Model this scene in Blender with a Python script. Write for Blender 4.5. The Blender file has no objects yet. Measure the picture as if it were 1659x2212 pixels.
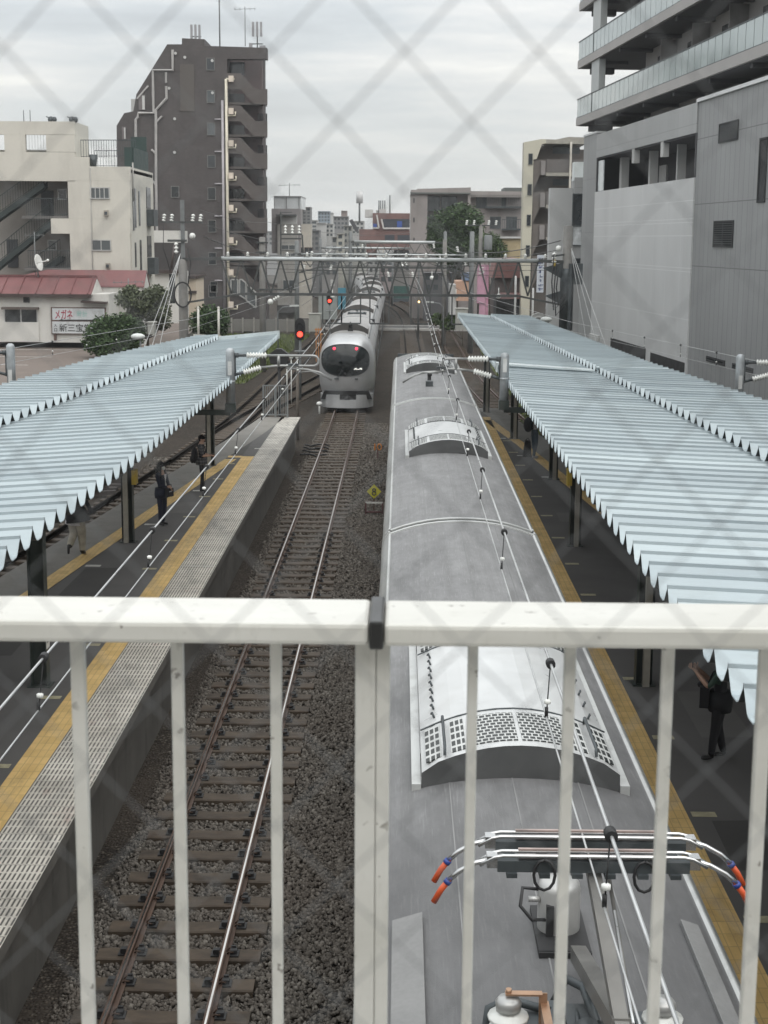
import bpy, bmesh, math, random
import numpy as np
from mathutils import Vector, Matrix
random.seed(7); rng = np.random.default_rng(7)
S = bpy.context.scene
COL = S.collection
R = math.radians
PI = math.pi

# ------------------------------------------------------------------ camera model (metres, rails along +y, rail top z=0)
CAMZ = 8.47
YAW, PITCH, ROLL = R(0.5686), R(10.2317), R(0.41)
FPX, PCX, PCY = 3266.2, 829.5, 1106.0          # focal length / centre of the 1659 x 2212 measuring grid
_f = Vector((-math.sin(YAW)*math.cos(PITCH), math.cos(YAW)*math.cos(PITCH), -math.sin(PITCH)))
_r0 = Vector((math.cos(YAW), math.sin(YAW), 0)); _u0 = _r0.cross(_f)
_r = _r0*math.cos(ROLL) + _u0*math.sin(ROLL); _u = _u0*math.cos(ROLL) - _r0*math.sin(ROLL)
CAMP = Vector((0, 0, CAMZ))
def _ray(a, b): return _f + _r*((a-PCX)/FPX) - _u*((b-PCY)/FPX)
def at(a, b, y):            # surveyed point at depth y
    d = _ray(a, b); return CAMP + d*(y/d.y)
def onz(a, b, z):           # surveyed point on a level z
    d = _ray(a, b); return CAMP + d*((z-CAMZ)/d.z)
def onpl(a, b, p0, ang):    # surveyed point on a vertical plane
    n = Vector((math.cos(R(ang)), math.sin(R(ang)), 0)); d = _ray(a, b)
    return CAMP + d*(n.dot(Vector((p0[0], p0[1], 0))-CAMP)/n.dot(d))

# ------------------------------------------------------------------ materials
def nt(name):
    m = bpy.data.materials.new(name); m.use_nodes = True
    N, L = m.node_tree.nodes, m.node_tree.links
    return m, N, L, N['Principled BSDF']
def nd(N, t, **k):
    n = N.new(t)
    for a, v in k.items(): setattr(n, a, v)
    return n
def math_n(N, L, op, a, b=None, c=None):
    n = N.new('ShaderNodeMath'); n.operation = op
    for i, v in enumerate((a, b, c)):
        if v is None: continue
        if isinstance(v, (int, float)): n.inputs[i].default_value = v
        else: L.new(v, n.inputs[i])
    return n.outputs[0]
def pos(N, L, scale=(1, 1, 1), rot=(0, 0, 0)):
    g = N.new('ShaderNodeNewGeometry'); mp = N.new('ShaderNodeMapping')
    mp.inputs['Scale'].default_value = scale; mp.inputs['Rotation'].default_value = rot
    L.new(g.outputs['Position'], mp.inputs['Vector']); return mp.outputs[0]
def noise(N, L, vec, scale, detail=4, rough=.55):
    n = N.new('ShaderNodeTexNoise'); n.inputs['Scale'].default_value = scale
    n.inputs['Detail'].default_value = detail; n.inputs['Roughness'].default_value = rough
    L.new(vec, n.inputs['Vector']); return n.outputs[0]
def ramp(N, L, fac, stops):
    r = N.new('ShaderNodeValToRGB'); L.new(fac, r.inputs[0]); e = r.color_ramp.elements
    while len(e) < len(stops): e.new(.5)
    for i, (p, c) in enumerate(stops):
        e[i].position = p; e[i].color = (c, c, c, 1) if isinstance(c, (int, float)) else (*c, 1)
    return r.outputs[0]
def mix(N, L, fac, a, b, mode='MIX'):
    n = N.new('ShaderNodeMix'); n.data_type = 'RGBA'; n.blend_type = mode
    for i, v in ((0, fac), (6, a), (7, b)):
        if isinstance(v, (int, float)): n.inputs[i].default_value = v
        elif isinstance(v, tuple): n.inputs[i].default_value = (*v[:3], 1)
        else: L.new(v, n.inputs[i])
    return n.outputs[2]
def bumpn(N, L, B, h, strength=.3, dist=.01):
    b = N.new('ShaderNodeBump'); b.inputs['Strength'].default_value = strength; b.inputs['Distance'].default_value = dist
    L.new(h, b.inputs['Height']); L.new(b.outputs[0], B.inputs['Normal'])
def sc(c, k): return tuple(min(1, x*k) for x in c)
_M = {}
def M(name, col=None, rough=.6, metal=0., var=.15, scale=2., bump=0., bscale=60., stretch=(1, 1, 1), fine=.0, spec=.5, stain=0., staincol=(.12, .1, .08)):
    """procedural painted / concrete / metal surface: two scales of colour variation, roughness variation, optional grain"""
    if name in _M: return _M[name]
    m, N, L, B = nt(name)
    v = pos(N, L, stretch)
    n1 = noise(N, L, v, scale, 5)
    c = mix(N, L, ramp(N, L, n1, [(.3, 0.), (.7, 1.)]), sc(col, 1-var), sc(col, 1+var))
    if fine:
        n2 = noise(N, L, v, scale*14, 3)
        c = mix(N, L, fine, c, mix(N, L, n2, sc(col, .55), sc(col, 1.5)))
    if stain:
        n3 = noise(N, L, pos(N, L, (1, 1, .25)), scale*1.7, 6, .65)
        c = mix(N, L, math_n(N, L, 'MULTIPLY', ramp(N, L, n3, [(.52, 0.), (.72, 1.)]), stain), c, staincol)
    L.new(c, B.inputs['Base Color'])
    rr = ramp(N, L, n1, [(.25, max(.04, rough-.1)), (.75, min(1, rough+.1))]); L.new(rr, B.inputs['Roughness'])
    B.inputs['Metallic'].default_value = metal
    B.inputs['Specular IOR Level'].default_value = spec
    if bump: bumpn(N, L, B, noise(N, L, v, bscale, 4), bump)
    _M[name] = m; return m
def emit(name, col, s):
    if name in _M: return _M[name]
    m, N, L, B = nt(name)
    B.inputs['Base Color'].default_value = (*sc(col, .5), 1); B.inputs['Emission Color'].default_value = (*col, 1)
    B.inputs['Emission Strength'].default_value = s; _M[name] = m; return m

# ------------------------------------------------------------------ mesh builder
class MB:
    def __init__(s): s.v = []; s.f = []; s.m = []; s.s = []
    def add(s, vs, fs, m=0, sm=False):
        o = len(s.v); s.v += [tuple(p) for p in vs]
        for f in fs: s.f.append([i+o for i in f]); s.m.append(m); s.s.append(sm)
        return s
    def box(s, x0, x1, y0, y1, z0, z1, m=0):
        if x0 > x1: x0, x1 = x1, x0
        if y0 > y1: y0, y1 = y1, y0
        if z0 > z1: z0, z1 = z1, z0
        v = [(x0,y0,z0),(x1,y0,z0),(x1,y1,z0),(x0,y1,z0),(x0,y0,z1),(x1,y0,z1),(x1,y1,z1),(x0,y1,z1)]
        return s.add(v, [(0,3,2,1),(4,5,6,7),(0,1,5,4),(1,2,6,5),(2,3,7,6),(3,0,4,7)], m)
    def quad(s, a, b, c, d, m=0): return s.add([a,b,c,d], [(0,1,2,3)], m)
    def poly(s, pts, m=0): return s.add(pts, [list(range(len(pts)))], m)
    def prism(s, pts, off, m=0, mside=None):
        n = len(pts); off = Vector(off); a = [Vector(p) for p in pts]; b = [p+off for p in a]
        nrm = Vector((0, 0, 0))
        for i in range(n): nrm += a[i].cross(a[(i+1) % n])
        fl = nrm.dot(off) > 0
        A = list(range(n)); Bk = list(range(n, 2*n))
        fs = [A[::-1], Bk] if fl else [A, Bk[::-1]]
        s.add(a+b, fs, m)
        sd = [((i), (i+1) % n, n+(i+1) % n, n+i) if fl else (i, n+i, n+(i+1) % n, (i+1) % n) for i in range(n)]
        o = len(s.v)-2*n
        for f in sd: s.f.append([k+o for k in f]); s.m.append(m if mside is None else mside); s.s.append(False)
        return s
    def bar(s, p, q, w=.05, h=None, m=0, up=(0, 0, 1)):
        h = w if h is None else h
        p, q = Vector(p), Vector(q); d = (q-p).normalized(); u = Vector(up)
        if abs(d.dot(u)) > .95: u = Vector((0, 1, 0))
        x = d.cross(u).normalized(); z = x.cross(d)
        a = [p+x*(w/2*i)+z*(h/2*j) for i, j in ((-1,-1),(1,-1),(1,1),(-1,1))]
        b = [t+(q-p) for t in a]
        return s.add(a+b, [(3,2,1,0),(4,5,6,7),(0,1,5,4),(1,2,6,5),(2,3,7,6),(3,0,4,7)], m)
    def tube(s, pts, r, n=8, m=0, caps=True, sm=True):
        pts = [Vector(p) for p in pts]; k = len(pts); rs = r if isinstance(r, (list, tuple)) else [r]*k
        o = len(s.v); prev = None
        for i, p in enumerate(pts):
            d = (pts[min(i+1, k-1)]-pts[max(i-1, 0)]).normalized()
            u = prev if prev is not None else (Vector((0, 0, 1)) if abs(d.z) < .9 else Vector((0, 1, 0)))
            x = (u - d*u.dot(d)); x = x.normalized() if x.length > 1e-6 else d.orthogonal().normalized()
            prev = x; y = d.cross(x)
            for j in range(n):
                a = 2*PI*j/n; s.v.append(tuple(p+(x*math.cos(a)+y*math.sin(a))*rs[i]))
        for i in range(k-1):
            for j in range(n):
                j2 = (j+1) % n
                s.f.append([o+i*n+j, o+i*n+j2, o+(i+1)*n+j2, o+(i+1)*n+j]); s.m.append(m); s.s.append(sm)
        if caps:
            s.f.append([o+j for j in range(n)][::-1]); s.m.append(m); s.s.append(False)
            s.f.append([o+(k-1)*n+j for j in range(n)]); s.m.append(m); s.s.append(False)
        return s
    def lathe(s, prof, base=(0, 0, 0), n=16, m=0, axis=(0, 0, 1), sm=True):
        base = Vector(base); A = Vector(axis).normalized(); X = A.orthogonal().normalized(); Y = A.cross(X)
        o = len(s.v); k = len(prof)
        for (r, z) in prof:
            for j in range(n):
                a = 2*PI*j/n; s.v.append(tuple(base+A*z+(X*math.cos(a)+Y*math.sin(a))*r))
        for i in range(k-1):
            for j in range(n):
                j2 = (j+1) % n
                s.f.append([o+i*n+j, o+i*n+j2, o+(i+1)*n+j2, o+(i+1)*n+j]); s.m.append(m); s.s.append(sm)
        if prof[0][0] > 1e-4: s.f.append([o+j for j in range(n)][::-1]); s.m.append(m); s.s.append(False)
        if prof[-1][0] > 1e-4: s.f.append([o+(k-1)*n+j for j in range(n)]); s.m.append(m); s.s.append(False)
        return s
    def sphere(s, c, r, n=12, m=0, sq=(1, 1, 1)):
        c = Vector(c); o = len(s.v); k = max(5, n//2+1)
        for i in range(k):
            t = PI*i/(k-1)
            for j in range(n):
                a = 2*PI*j/n
                s.v.append((c.x+r*sq[0]*math.sin(t)*math.cos(a), c.y+r*sq[1]*math.sin(t)*math.sin(a), c.z-r*sq[2]*math.cos(t)))
        for i in range(k-1):
            for j in range(n):
                j2 = (j+1) % n
                s.f.append([o+i*n+j, o+i*n+j2, o+(i+1)*n+j2, o+(i+1)*n+j]); s.m.append(m); s.s.append(True)
        return s
    def sweep(s, path, prof, ms=0, closed=True, caps=True, sm=False):
        """profile (x across, z up) swept along a plan path"""
        path = [Vector(p) for p in path]; k = len(path); n = len(prof); o = len(s.v)
        for i, p in enumerate(path):
            d = path[min(i+1, k-1)]-path[max(i-1, 0)]; d.z = 0; d.normalize(); x = Vector((d.y, -d.x, 0))
            for (a, b) in prof: s.v.append(tuple(p+x*a+Vector((0, 0, b))))
        e = n if closed else n-1
        for i in range(k-1):
            for j in range(e):
                j2 = (j+1) % n
                s.f.append([o+i*n+j, o+(i+1)*n+j, o+(i+1)*n+j2, o+i*n+j2]); s.m.append(ms[j] if isinstance(ms, (list, tuple)) else ms); s.s.append(sm)
        if caps and closed:
            s.f.append([o+j for j in range(n)]); s.m.append(ms[0] if isinstance(ms, (list, tuple)) else ms); s.s.append(False)
            s.f.append([o+(k-1)*n+j for j in range(n)][::-1]); s.m.append(ms[0] if isinstance(ms, (list, tuple)) else ms); s.s.append(False)
        return s
    def mesh(s, name, mats):
        me = bpy.data.meshes.new(name); me.from_pydata(s.v, [], s.f); me.update()
        for t in (mats if isinstance(mats, (list, tuple)) else [mats]): me.materials.append(t)
        me.polygons.foreach_set('material_index', s.m); me.polygons.foreach_set('use_smooth', s.s)
        return me
    def build(s, name, mats, parent=None, bev=0, fix=True):
        me = s.mesh(name, mats)
        if fix:
            b = bmesh.new(); b.from_mesh(me); bmesh.ops.recalc_face_normals(b, faces=b.faces); b.to_mesh(me); b.free()
        return link(name, me, parent, bev)
def link(name, me, parent=None, bev=0):
    o = bpy.data.objects.new(name, me); COL.objects.link(o)
    if parent is not None:
        o.parent = parent; o.matrix_parent_inverse = parent_inv(parent)
    if bev:
        b = o.modifiers.new('edge', 'BEVEL'); b.width = bev; b.segments = 2; b.limit_method = 'ANGLE'; b.angle_limit = R(40)
    return o
def parent_inv(p):           # children are modelled in world coordinates
    return world_of(p).inverted()
_W = {}
def world_of(o):
    m = Matrix.LocRotScale(o.location, o.rotation_euler, o.scale)
    if o.parent: m = world_of(o.parent) @ o.matrix_parent_inverse @ m
    return m
def tag(o, label=None, cat=None, group=None, kind=None):
    if label: o['label'] = label
    if cat: o['category'] = cat
    if group: o['group'] = group
    if kind: o['kind'] = kind
    return o
def thing(name, label, cat, loc=(0, 0, 0), rz=0, group=None):
    o = bpy.data.objects.new(name, None); COL.objects.link(o); o.location = loc; o.rotation_euler = (0, 0, rz)
    o.empty_display_size = .2
    return tag(o, label, cat, group)
def copy_tree(o, parent=None):
    c = o.copy(); COL.objects.link(c)
    if parent is not None:
        inv = o.matrix_parent_inverse.copy(); c.parent = parent; c.matrix_parent_inverse = inv
    for ch in [x for x in bpy.data.objects if x.parent == o]: copy_tree(ch, c)
    return c
def move_copy(o, loc, label=None, rz=None):
    c = copy_tree(o); c.location = loc
    if rz is not None: c.rotation_euler = (0, 0, rz)
    if label: c['label'] = label
    return c
def structure(o): o['kind'] = 'structure'; return o
def stuff(o, label=None, cat=None): o['kind'] = 'stuff'; return tag(o, label, cat)
# ------------------------------------------------------------------ shared materials
white_paint = M('white_paint', (.72, .70, .64), .32, var=.05, scale=6, stain=.25, staincol=(.35, .33, .28))
steel = M('galvanised_steel', (.38, .40, .41), .42, .7, var=.2, scale=5)
pole_grey = M('pole_grey', (.17, .18, .182), .6, .1, var=.18, scale=3)
dark_steel = M('dark_steel', (.07, .08, .085), .5, .4, var=.3, scale=4)
black = M('black_rubber', (.018, .018, .019), .6, var=.3, scale=8)
rust = M('rusty_steel', (.075, .047, .034), .65, .3, var=.3, scale=6, fine=.4)
porcelain = M('porcelain', (.72, .73, .70), .2, var=.06, scale=8)
concrete = M('concrete', (.27, .26, .24), .85, var=.2, scale=1.2, fine=.3, bump=.2, stain=.5)
concrete_pole = M('concrete_pole', (.20, .195, .185), .85, var=.22, scale=2.5, fine=.3, stain=.5)
wire_m = M('wire_aluminium', (.55, .56, .56), .35, .6, var=.1, scale=3)
wire_dark = M('wire_dark', (.06, .06, .06), .5, .3, var=.2)
glass_dark = M('dark_window_glass', (.022, .026, .030), .06, var=.35, scale=.35, spec=.8)
glass_mid = M('window_glass', (.07, .08, .085), .08, var=.45, scale=.5, spec=.8)
alu = M('aluminium_frame', (.45, .45, .44), .4, .5, var=.1)
red_glow = emit('red_lamp', (1, .06, .035), 2.6)
pink_glow = emit('tail_lamp', (1, .04, .08), 2.2)
amber_glow = emit('amber_lamp', (1, .62, .2), 5)
white_glow = emit('white_lamp', (1, .97, .9), 1.3)

def asphalt_mat(name, col, s=1.):
    m, N, L, B = nt(name)
    v = pos(N, L)
    c = mix(N, L, ramp(N, L, noise(N, L, v, .7*s, 6, .6), [(.3, 0.), (.7, 1.)]), sc(col, .75), sc(col, 1.25))
    c = mix(N, L, .45, c, mix(N, L, noise(N, L, v, 90*s, 2), sc(col, .4), sc(col, 1.9)))
    L.new(c, B.inputs['Base Color']); B.inputs['Roughness'].default_value = .82; B.inputs['Specular IOR Level'].default_value = .25
    bumpn(N, L, B, noise(N, L, v, 120*s, 2), .25, .004); return m
asphalt = asphalt_mat('platform_asphalt', (.105, .101, .098))
road_m = asphalt_mat('road_asphalt', (.09, .088, .085))
lot_m = asphalt_mat('parking_asphalt', (.14, .115, .10), .6)
soil = asphalt_mat('dark_soil', (.05, .044, .036), .5)

def tactile_mat():
    m, N, L, B = nt('tactile_yellow_tiles')
    g = N.new('ShaderNodeNewGeometry'); sx = N.new('ShaderNodeSeparateXYZ'); L.new(g.outputs['Position'], sx.inputs[0])
    x, y = sx.outputs[0], sx.outputs[1]
    fx = math_n(N, L, 'FRACT', math_n(N, L, 'DIVIDE', math_n(N, L, 'ADD', x, 100.), .105))
    fy = math_n(N, L, 'FRACT', math_n(N, L, 'DIVIDE', y, .30))
    l1 = math_n(N, L, 'LESS_THAN', fx, .13); l2 = math_n(N, L, 'LESS_THAN', fy, .06)
    line = math_n(N, L, 'MAXIMUM', l1, l2)
    v = pos(N, L)
    n = noise(N, L, v, 1.6, 6, .65)
    c = mix(N, L, ramp(N, L, n, [(.3, 0.), (.7, 1.)]), (.55, .37, .13), (.74, .51, .21))
    # each tile a slightly different shade
    wn = N.new('ShaderNodeTexWhiteNoise'); wn.noise_dimensions = '2D'
    cb = N.new('ShaderNodeCombineXYZ'); L.new(math_n(N, L, 'FLOOR', math_n(N, L, 'DIVIDE', x, .21)), cb.inputs[0]); L.new(math_n(N, L, 'FLOOR', math_n(N, L, 'DIVIDE', y, .30)), cb.inputs[1])
    L.new(cb.outputs[0], wn.inputs['Vector'])
    c = mix(N, L, .28, c, mix(N, L, wn.outputs[0], (.42, .27, .09), (.86, .62, .27)))
    dirt = ramp(N, L, noise(N, L, pos(N, L, (1, .3, 1)), 5, 6, .7), [(.52, 0.), (.8, .7)])
    c = mix(N, L, dirt, c, (.26, .19, .10))
    c = mix(N, L, math_n(N, L, 'MULTIPLY', line, .42), c, (.24, .17, .08))
    L.new(c, B.inputs['Base Color']); B.inputs['Roughness'].default_value = .7
    bumpn(N, L, B, math_n(N, L, 'SUBTRACT', 1., line), .4, .006); return m
tactile = tactile_mat()

def grating_mat():
    m, N, L, B = nt('slotted_edge_tiles')
    g = N.new('ShaderNodeNewGeometry'); sx = N.new('ShaderNodeSeparateXYZ'); L.new(g.outputs['Position'], sx.inputs[0])
    x, y = math_n(N, L, 'ADD', sx.outputs[0], 100.), sx.outputs[1]
    fx = math_n(N, L, 'FRACT', math_n(N, L, 'DIVIDE', x, .058)); fy = math_n(N, L, 'FRACT', math_n(N, L, 'DIVIDE', y, .235))
    s1 = math_n(N, L, 'LESS_THAN', fx, .42); s2 = math_n(N, L, 'GREATER_THAN', fy, .16)
    slot = math_n(N, L, 'MULTIPLY', s1, s2)
    seam = math_n(N, L, 'LESS_THAN', math_n(N, L, 'FRACT', math_n(N, L, 'DIVIDE', y, .94)), .018)
    v = pos(N, L)
    c = mix(N, L, ramp(N, L, noise(N, L, v, .9, 6, .65), [(.3, 0.), (.7, 1.)]), (.52, .485, .42), (.76, .72, .64))
    wn = N.new('ShaderNodeTexWhiteNoise'); wn.noise_dimensions = '1D'
    L.new(math_n(N, L, 'FLOOR', math_n(N, L, 'DIVIDE', y, .47)), wn.inputs['W'])
    c = mix(N, L, .3, c, mix(N, L, wn.outputs[0], (.26, .24, .22), (.72, .70, .65)))
    dirt = ramp(N, L, noise(N, L, pos(N, L, (2.5, .7, 1)), 1.3, 7, .7), [(.5, 0.), (.72, .75)])
    c = mix(N, L, dirt, c, (.16, .15, .13))
    red = ramp(N, L, noise(N, L, pos(N, L, (1, .5, 1)), 2.3, 5, .7), [(.6, 0.), (.72, .35)])
    c = mix(N, L, red, c, (.26, .10, .085))
    c = mix(N, L, math_n(N, L, 'MULTIPLY', slot, .86), c, (.03, .028, .025))
    c = mix(N, L, math_n(N, L, 'MULTIPLY', seam, .7), c, (.05, .045, .04))
    L.new(c, B.inputs['Base Color']); B.inputs['Roughness'].default_value = .6
    bumpn(N, L, B, math_n(N, L, 'SUBTRACT', 1., slot), .6, .01); return m
grating = grating_mat()

def ballast_mat(name, stone):
    m, N, L, B = nt(name)
    v = pos(N, L)
    big = ramp(N, L, noise(N, L, v, .35, 5, .6), [(.35, 0.), (.65, 1.)])
    if stone:
        g = N.new('ShaderNodeNewGeometry')
        base = ramp(N, L, g.outputs['Random Per Island'], [(0., (.055, .049, .043)), (.4, (.098, .088, .077)), (.75, (.145, .131, .114)), (1., (.24, .222, .195))])
        c = mix(N, L, math_n(N, L, 'MULTIPLY', big, .35), base, (.105, .082, .066))
        c = mix(N, L, .3, c, mix(N, L, noise(N, L, v, 60, 3), (.04, .035, .03), (.17, .155, .14)))
    else:
        vo = N.new('ShaderNodeTexVoronoi'); vo.inputs['Scale'].default_value = 19; L.new(v, vo.inputs['Vector'])
        sp = N.new('ShaderNodeSeparateColor'); L.new(vo.outputs['Color'], sp.inputs[0])
        base = ramp(N, L, sp.outputs[0], [(0., (.05, .042, .035)), (.5, (.105, .088, .074)), (.85, (.155, .132, .108)), (1., (.26, .23, .19))])
        edge = ramp(N, L, vo.outputs['Distance'], [(.0, 1.), (.55, .25)])
        c = mix(N, L, 1., base, edge, 'MULTIPLY')
        c = mix(N, L, math_n(N, L, 'MULTIPLY', big, .5), c, (.068, .055, .045))
        bumpn(N, L, B, ramp(N, L, vo.outputs['Distance'], [(0., 1.), (.6, 0.)]), .9, .04)
    L.new(c, B.inputs['Base Color']); B.inputs['Roughness'].default_value = .9; B.inputs['Specular IOR Level'].default_value = .12; return m
stone_m = ballast_mat('ballast_stone', True); ballast_m = ballast_mat('ballast_bed', False)

def roof_sheet_mat():
    m, N, L, B = nt('pale_blue_roof_sheet')
    v = pos(N, L)
    n = noise(N, L, pos(N, L, (.25, 1, 1)), 1.1, 6, .6)
    c = mix(N, L, ramp(N, L, n, [(.3, 0.), (.7, 1.)]), (.285, .335, .36), (.395, .455, .48))
    g = N.new('ShaderNodeNewGeometry'); sp = N.new('ShaderNodeSeparateXYZ'); L.new(g.outputs['Position'], sp.inputs[0])      # every rolled sheet has its own tone
    wn = N.new('ShaderNodeTexWhiteNoise'); wn.noise_dimensions = '1D'; L.new(math_n(N, L, 'FLOOR', math_n(N, L, 'DIVIDE', math_n(N, L, 'ADD', sp.outputs[1], .2), .6)), wn.inputs['W'])
    c = mix(N, L, .32, c, mix(N, L, wn.outputs[0], (.22, .26, .285), (.50, .565, .58)))
    n2 = ramp(N, L, noise(N, L, pos(N, L, (.5, 3, 3)), 2.2, 7, .7), [(.52, 0.), (.8, .5)])
    c = mix(N, L, n2, c, (.27, .295, .295))
    sp_ = ramp(N, L, noise(N, L, pos(N, L, (.35, 4, 4)), 5, 5, .7), [(.66, 0.), (.74, .35)]); c = mix(N, L, sp_, c, (.24, .21, .18))
    L.new(c, B.inputs['Base Color']); B.inputs['Roughness'].default_value = .42; B.inputs['Metallic'].default_value = .15
    bumpn(N, L, B, noise(N, L, v, 7, 3), .06, .01); return m
roof_sheet = roof_sheet_mat()

def brick_mat(name, c1, c2, mortar, sx, sz, bumpd=.008, var=.25):
    m, N, L, B = nt(name)
    g = N.new('ShaderNodeNewGeometry'); sp = N.new('ShaderNodeSeparateXYZ'); L.new(g.outputs['Position'], sp.inputs[0])
    cb = N.new('ShaderNodeCombineXYZ'); L.new(math_n(N, L, 'ADD', sp.outputs[0], sp.outputs[1]), cb.inputs[0]); L.new(sp.outputs[2], cb.inputs[1])
    b = N.new('ShaderNodeTexBrick'); L.new(cb.outputs[0], b.inputs['Vector'])
    b.inputs['Color1'].default_value = (*c1, 1); b.inputs['Color2'].default_value = (*c2, 1); b.inputs['Mortar'].default_value = (*mortar, 1)
    b.inputs['Scale'].default_value = 1.; b.inputs['Brick Width'].default_value = sx; b.inputs['Row Height'].default_value = sz
    b.inputs['Mortar Size'].default_value = min(sx, sz)*.06; b.inputs['Bias'].default_value = 0
    n = noise(N, L, pos(N, L), .5, 6, .65)
    c = mix(N, L, .55, b.outputs[0], mix(N, L, ramp(N, L, n, [(.3, 0.), (.7, 1.)]), sc(c1, 1-var), sc(c2, 1+var)))
    n2 = ramp(N, L, noise(N, L, pos(N, L, (3, 3, .4)), .9, 6, .7), [(.5, 0.), (.8, .35)])
    c = mix(N, L, n2, c, sc(c1, .5))
    L.new(c, B.inputs['Base Color']); B.inputs['Roughness'].default_value = .7
    bumpn(N, L, B, b.outputs[1], -.4, bumpd); return m

def panel_mat(name, col, pitch, ang=4.6, zs=(), rough=.45, seam=.55, metal=.1, spec=.5, linec=.3):
    """sheet cladding: vertical seams every pitch metres along a wall of plan direction ang, level joints at zs"""
    m, N, L, B = nt(name)
    g = N.new('ShaderNodeNewGeometry'); sp = N.new('ShaderNodeSeparateXYZ'); L.new(g.outputs['Position'], sp.inputs[0])
    a = R(ang)
    t = math_n(N, L, 'ADD', math_n(N, L, 'MULTIPLY', sp.outputs[0], -math.sin(a)), math_n(N, L, 'MULTIPLY', sp.outputs[1], math.cos(a)))
    ln = math_n(N, L, 'LESS_THAN', math_n(N, L, 'FRACT', math_n(N, L, 'DIVIDE', t, pitch)), .03/pitch)
    wn = N.new('ShaderNodeTexWhiteNoise'); wn.noise_dimensions = '1D'; L.new(math_n(N, L, 'FLOOR', math_n(N, L, 'DIVIDE', t, pitch)), wn.inputs['W'])
    for z in zs:
        ln = math_n(N, L, 'MAXIMUM', ln, math_n(N, L, 'LESS_THAN', math_n(N, L, 'ABSOLUTE', math_n(N, L, 'SUBTRACT', sp.outputs[2], z)), .018))
    n = noise(N, L, pos(N, L, (1, 1, .4)), .35, 5)
    c = mix(N, L, ramp(N, L, n, [(.3, 0.), (.7, 1.)]), sc(col, .88), sc(col, 1.1))
    c = mix(N, L, .12, c, mix(N, L, wn.outputs[0], sc(col, .7), sc(col, 1.3)))
    st = ramp(N, L, noise(N, L, pos(N, L, (6, 6, .12)), .8, 5, .7), [(.52, 0.), (.8, .22)])
    c = mix(N, L, st, c, sc(col, .5))
    c = mix(N, L, math_n(N, L, 'MULTIPLY', ln, seam), c, sc(col, linec))
    L.new(c, B.inputs['Base Color']); B.inputs['Roughness'].default_value = rough; B.inputs['Metallic'].default_value = metal
    B.inputs['Specular IOR Level'].default_value = spec
    bumpn(N, L, B, math_n(N, L, 'SUBTRACT', 1., ln), .3, .01); return m

def leaf_mat(name, a, b):
    m, N, L, B = nt(name)
    g = N.new('ShaderNodeNewGeometry')
    c = ramp(N, L, g.outputs['Random Per Island'], [(0., a), (.7, b), (1., sc(b, 1.7))])
    n = noise(N, L, pos(N, L), .8, 3)
    c = mix(N, L, .35, c, mix(N, L, n, sc(a, .7), sc(b, 1.2)))
    L.new(c, B.inputs['Base Color']); B.inputs['Roughness'].default_value = .6; B.inputs['Specular IOR Level'].default_value = .25
    B.inputs['Transmission Weight'].default_value = 0; return m
leaf_dark = leaf_mat('leaf_dark_green', (.018, .036, .014), (.055, .092, .034))
leaf_mid = leaf_mat('leaf_mid_green', (.032, .055, .022), (.075, .11, .042))
leaf_grey = leaf_mat('leaf_grey_green', (.05, .062, .038), (.11, .125, .075))
grass_m = leaf_mat('grass_blade', (.05, .07, .02), (.12, .15, .045))
bark = M('bark', (.075, .06, .045), .9, var=.3, scale=6, fine=.4)
# ------------------------------------------------------------------ track centre lines (plan)
def interp(tab, y):
    if y <= tab[0][0]: return tab[0][1]
    for (a, xa), (b, xb) in zip(tab, tab[1:]):
        if y <= b: return xa+(xb-xa)*(y-a)/(b-a)
    (a, xa), (b, xb) = tab[-2:]
    return xb+(xb-xa)*(y-b)/(b-a)
def smooth_tab(tab, step=4):
    ys = np.arange(tab[0][0], tab[-1][0]+.01, step); xs = np.interp(ys, [t[0] for t in tab], [t[1] for t in tab])
    k = np.ones(7)/7; p = np.pad(xs, 3, mode='reflect', reflect_type='odd'); xs = np.convolve(p, k, 'valid')
    return list(zip(ys.tolist(), xs.tolist()))
T3 = smooth_tab([(-10, 1.06), (100, 1.06), (135, .97), (150, .9), (164, .72), (177, .34), (188, -.25), (198, -1.0), (210, -2.2), (225, -4.2), (245, -7.6), (270, -12.5), (300, -19)])
T2 = smooth_tab([(-10, -2.64), (74, -2.64), (90, -2.80), (105, -2.88), (135, -2.92), (155, -2.95), (170, -3.12), (187, -3.6), (200, -4.55), (215, -6.1), (232, -8.6), (250, -11.8), (275, -17), (300, -23)])
T1 = smooth_tab([(-10, -15.2), (0, -14.0), (20, -11.7), (35, -10.25), (45, -9.3), (55, -8.5), (62, -8.05), (68, -7.75), (79, -7.4), (98, -7.4), (120, -7.0), (150, -6.6), (170, -6.9), (190, -7.6), (205, -9), (230, -12.6), (260, -18.5), (300, -28)])
T4 = smooth_tab([(-10, 11.6), (0, 11.1), (20, 9.9), (35, 8.9), (50, 7.6), (62, 6.3), (75, 5.2), (90, 4.4), (110, 4.2), (140, 4.2), (160, 4.1), (175, 3.7), (190, 2.9), (210, 1.2), (240, -3.2), (270, -9), (300, -16)])
XO = smooth_tab([(58, -8.3), (62, -8.05), (68, -7.72), (76, -6.95), (83, -6.1), (89, -5.3), (96, -4.55), (106, -3.6), (118, -3.0)], 2)   # crossover from track 1 to track 2

# ------------------------------------------------------------------ ground sheets
def sheet(name, poly, z, m):
    b = MB(); b.poly([(x, y, z) for x, y in poly], 0); return structure(b.build(name, m, fix=False))
g = MB(); nx, ny = 24, 40
b = MB(); b.poly([(-600, -200, -.55), (600, -200, -.55), (600, 1500, -.55), (-600, 1500, -.55)])
structure(b.build('ground', soil, fix=False))
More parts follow.
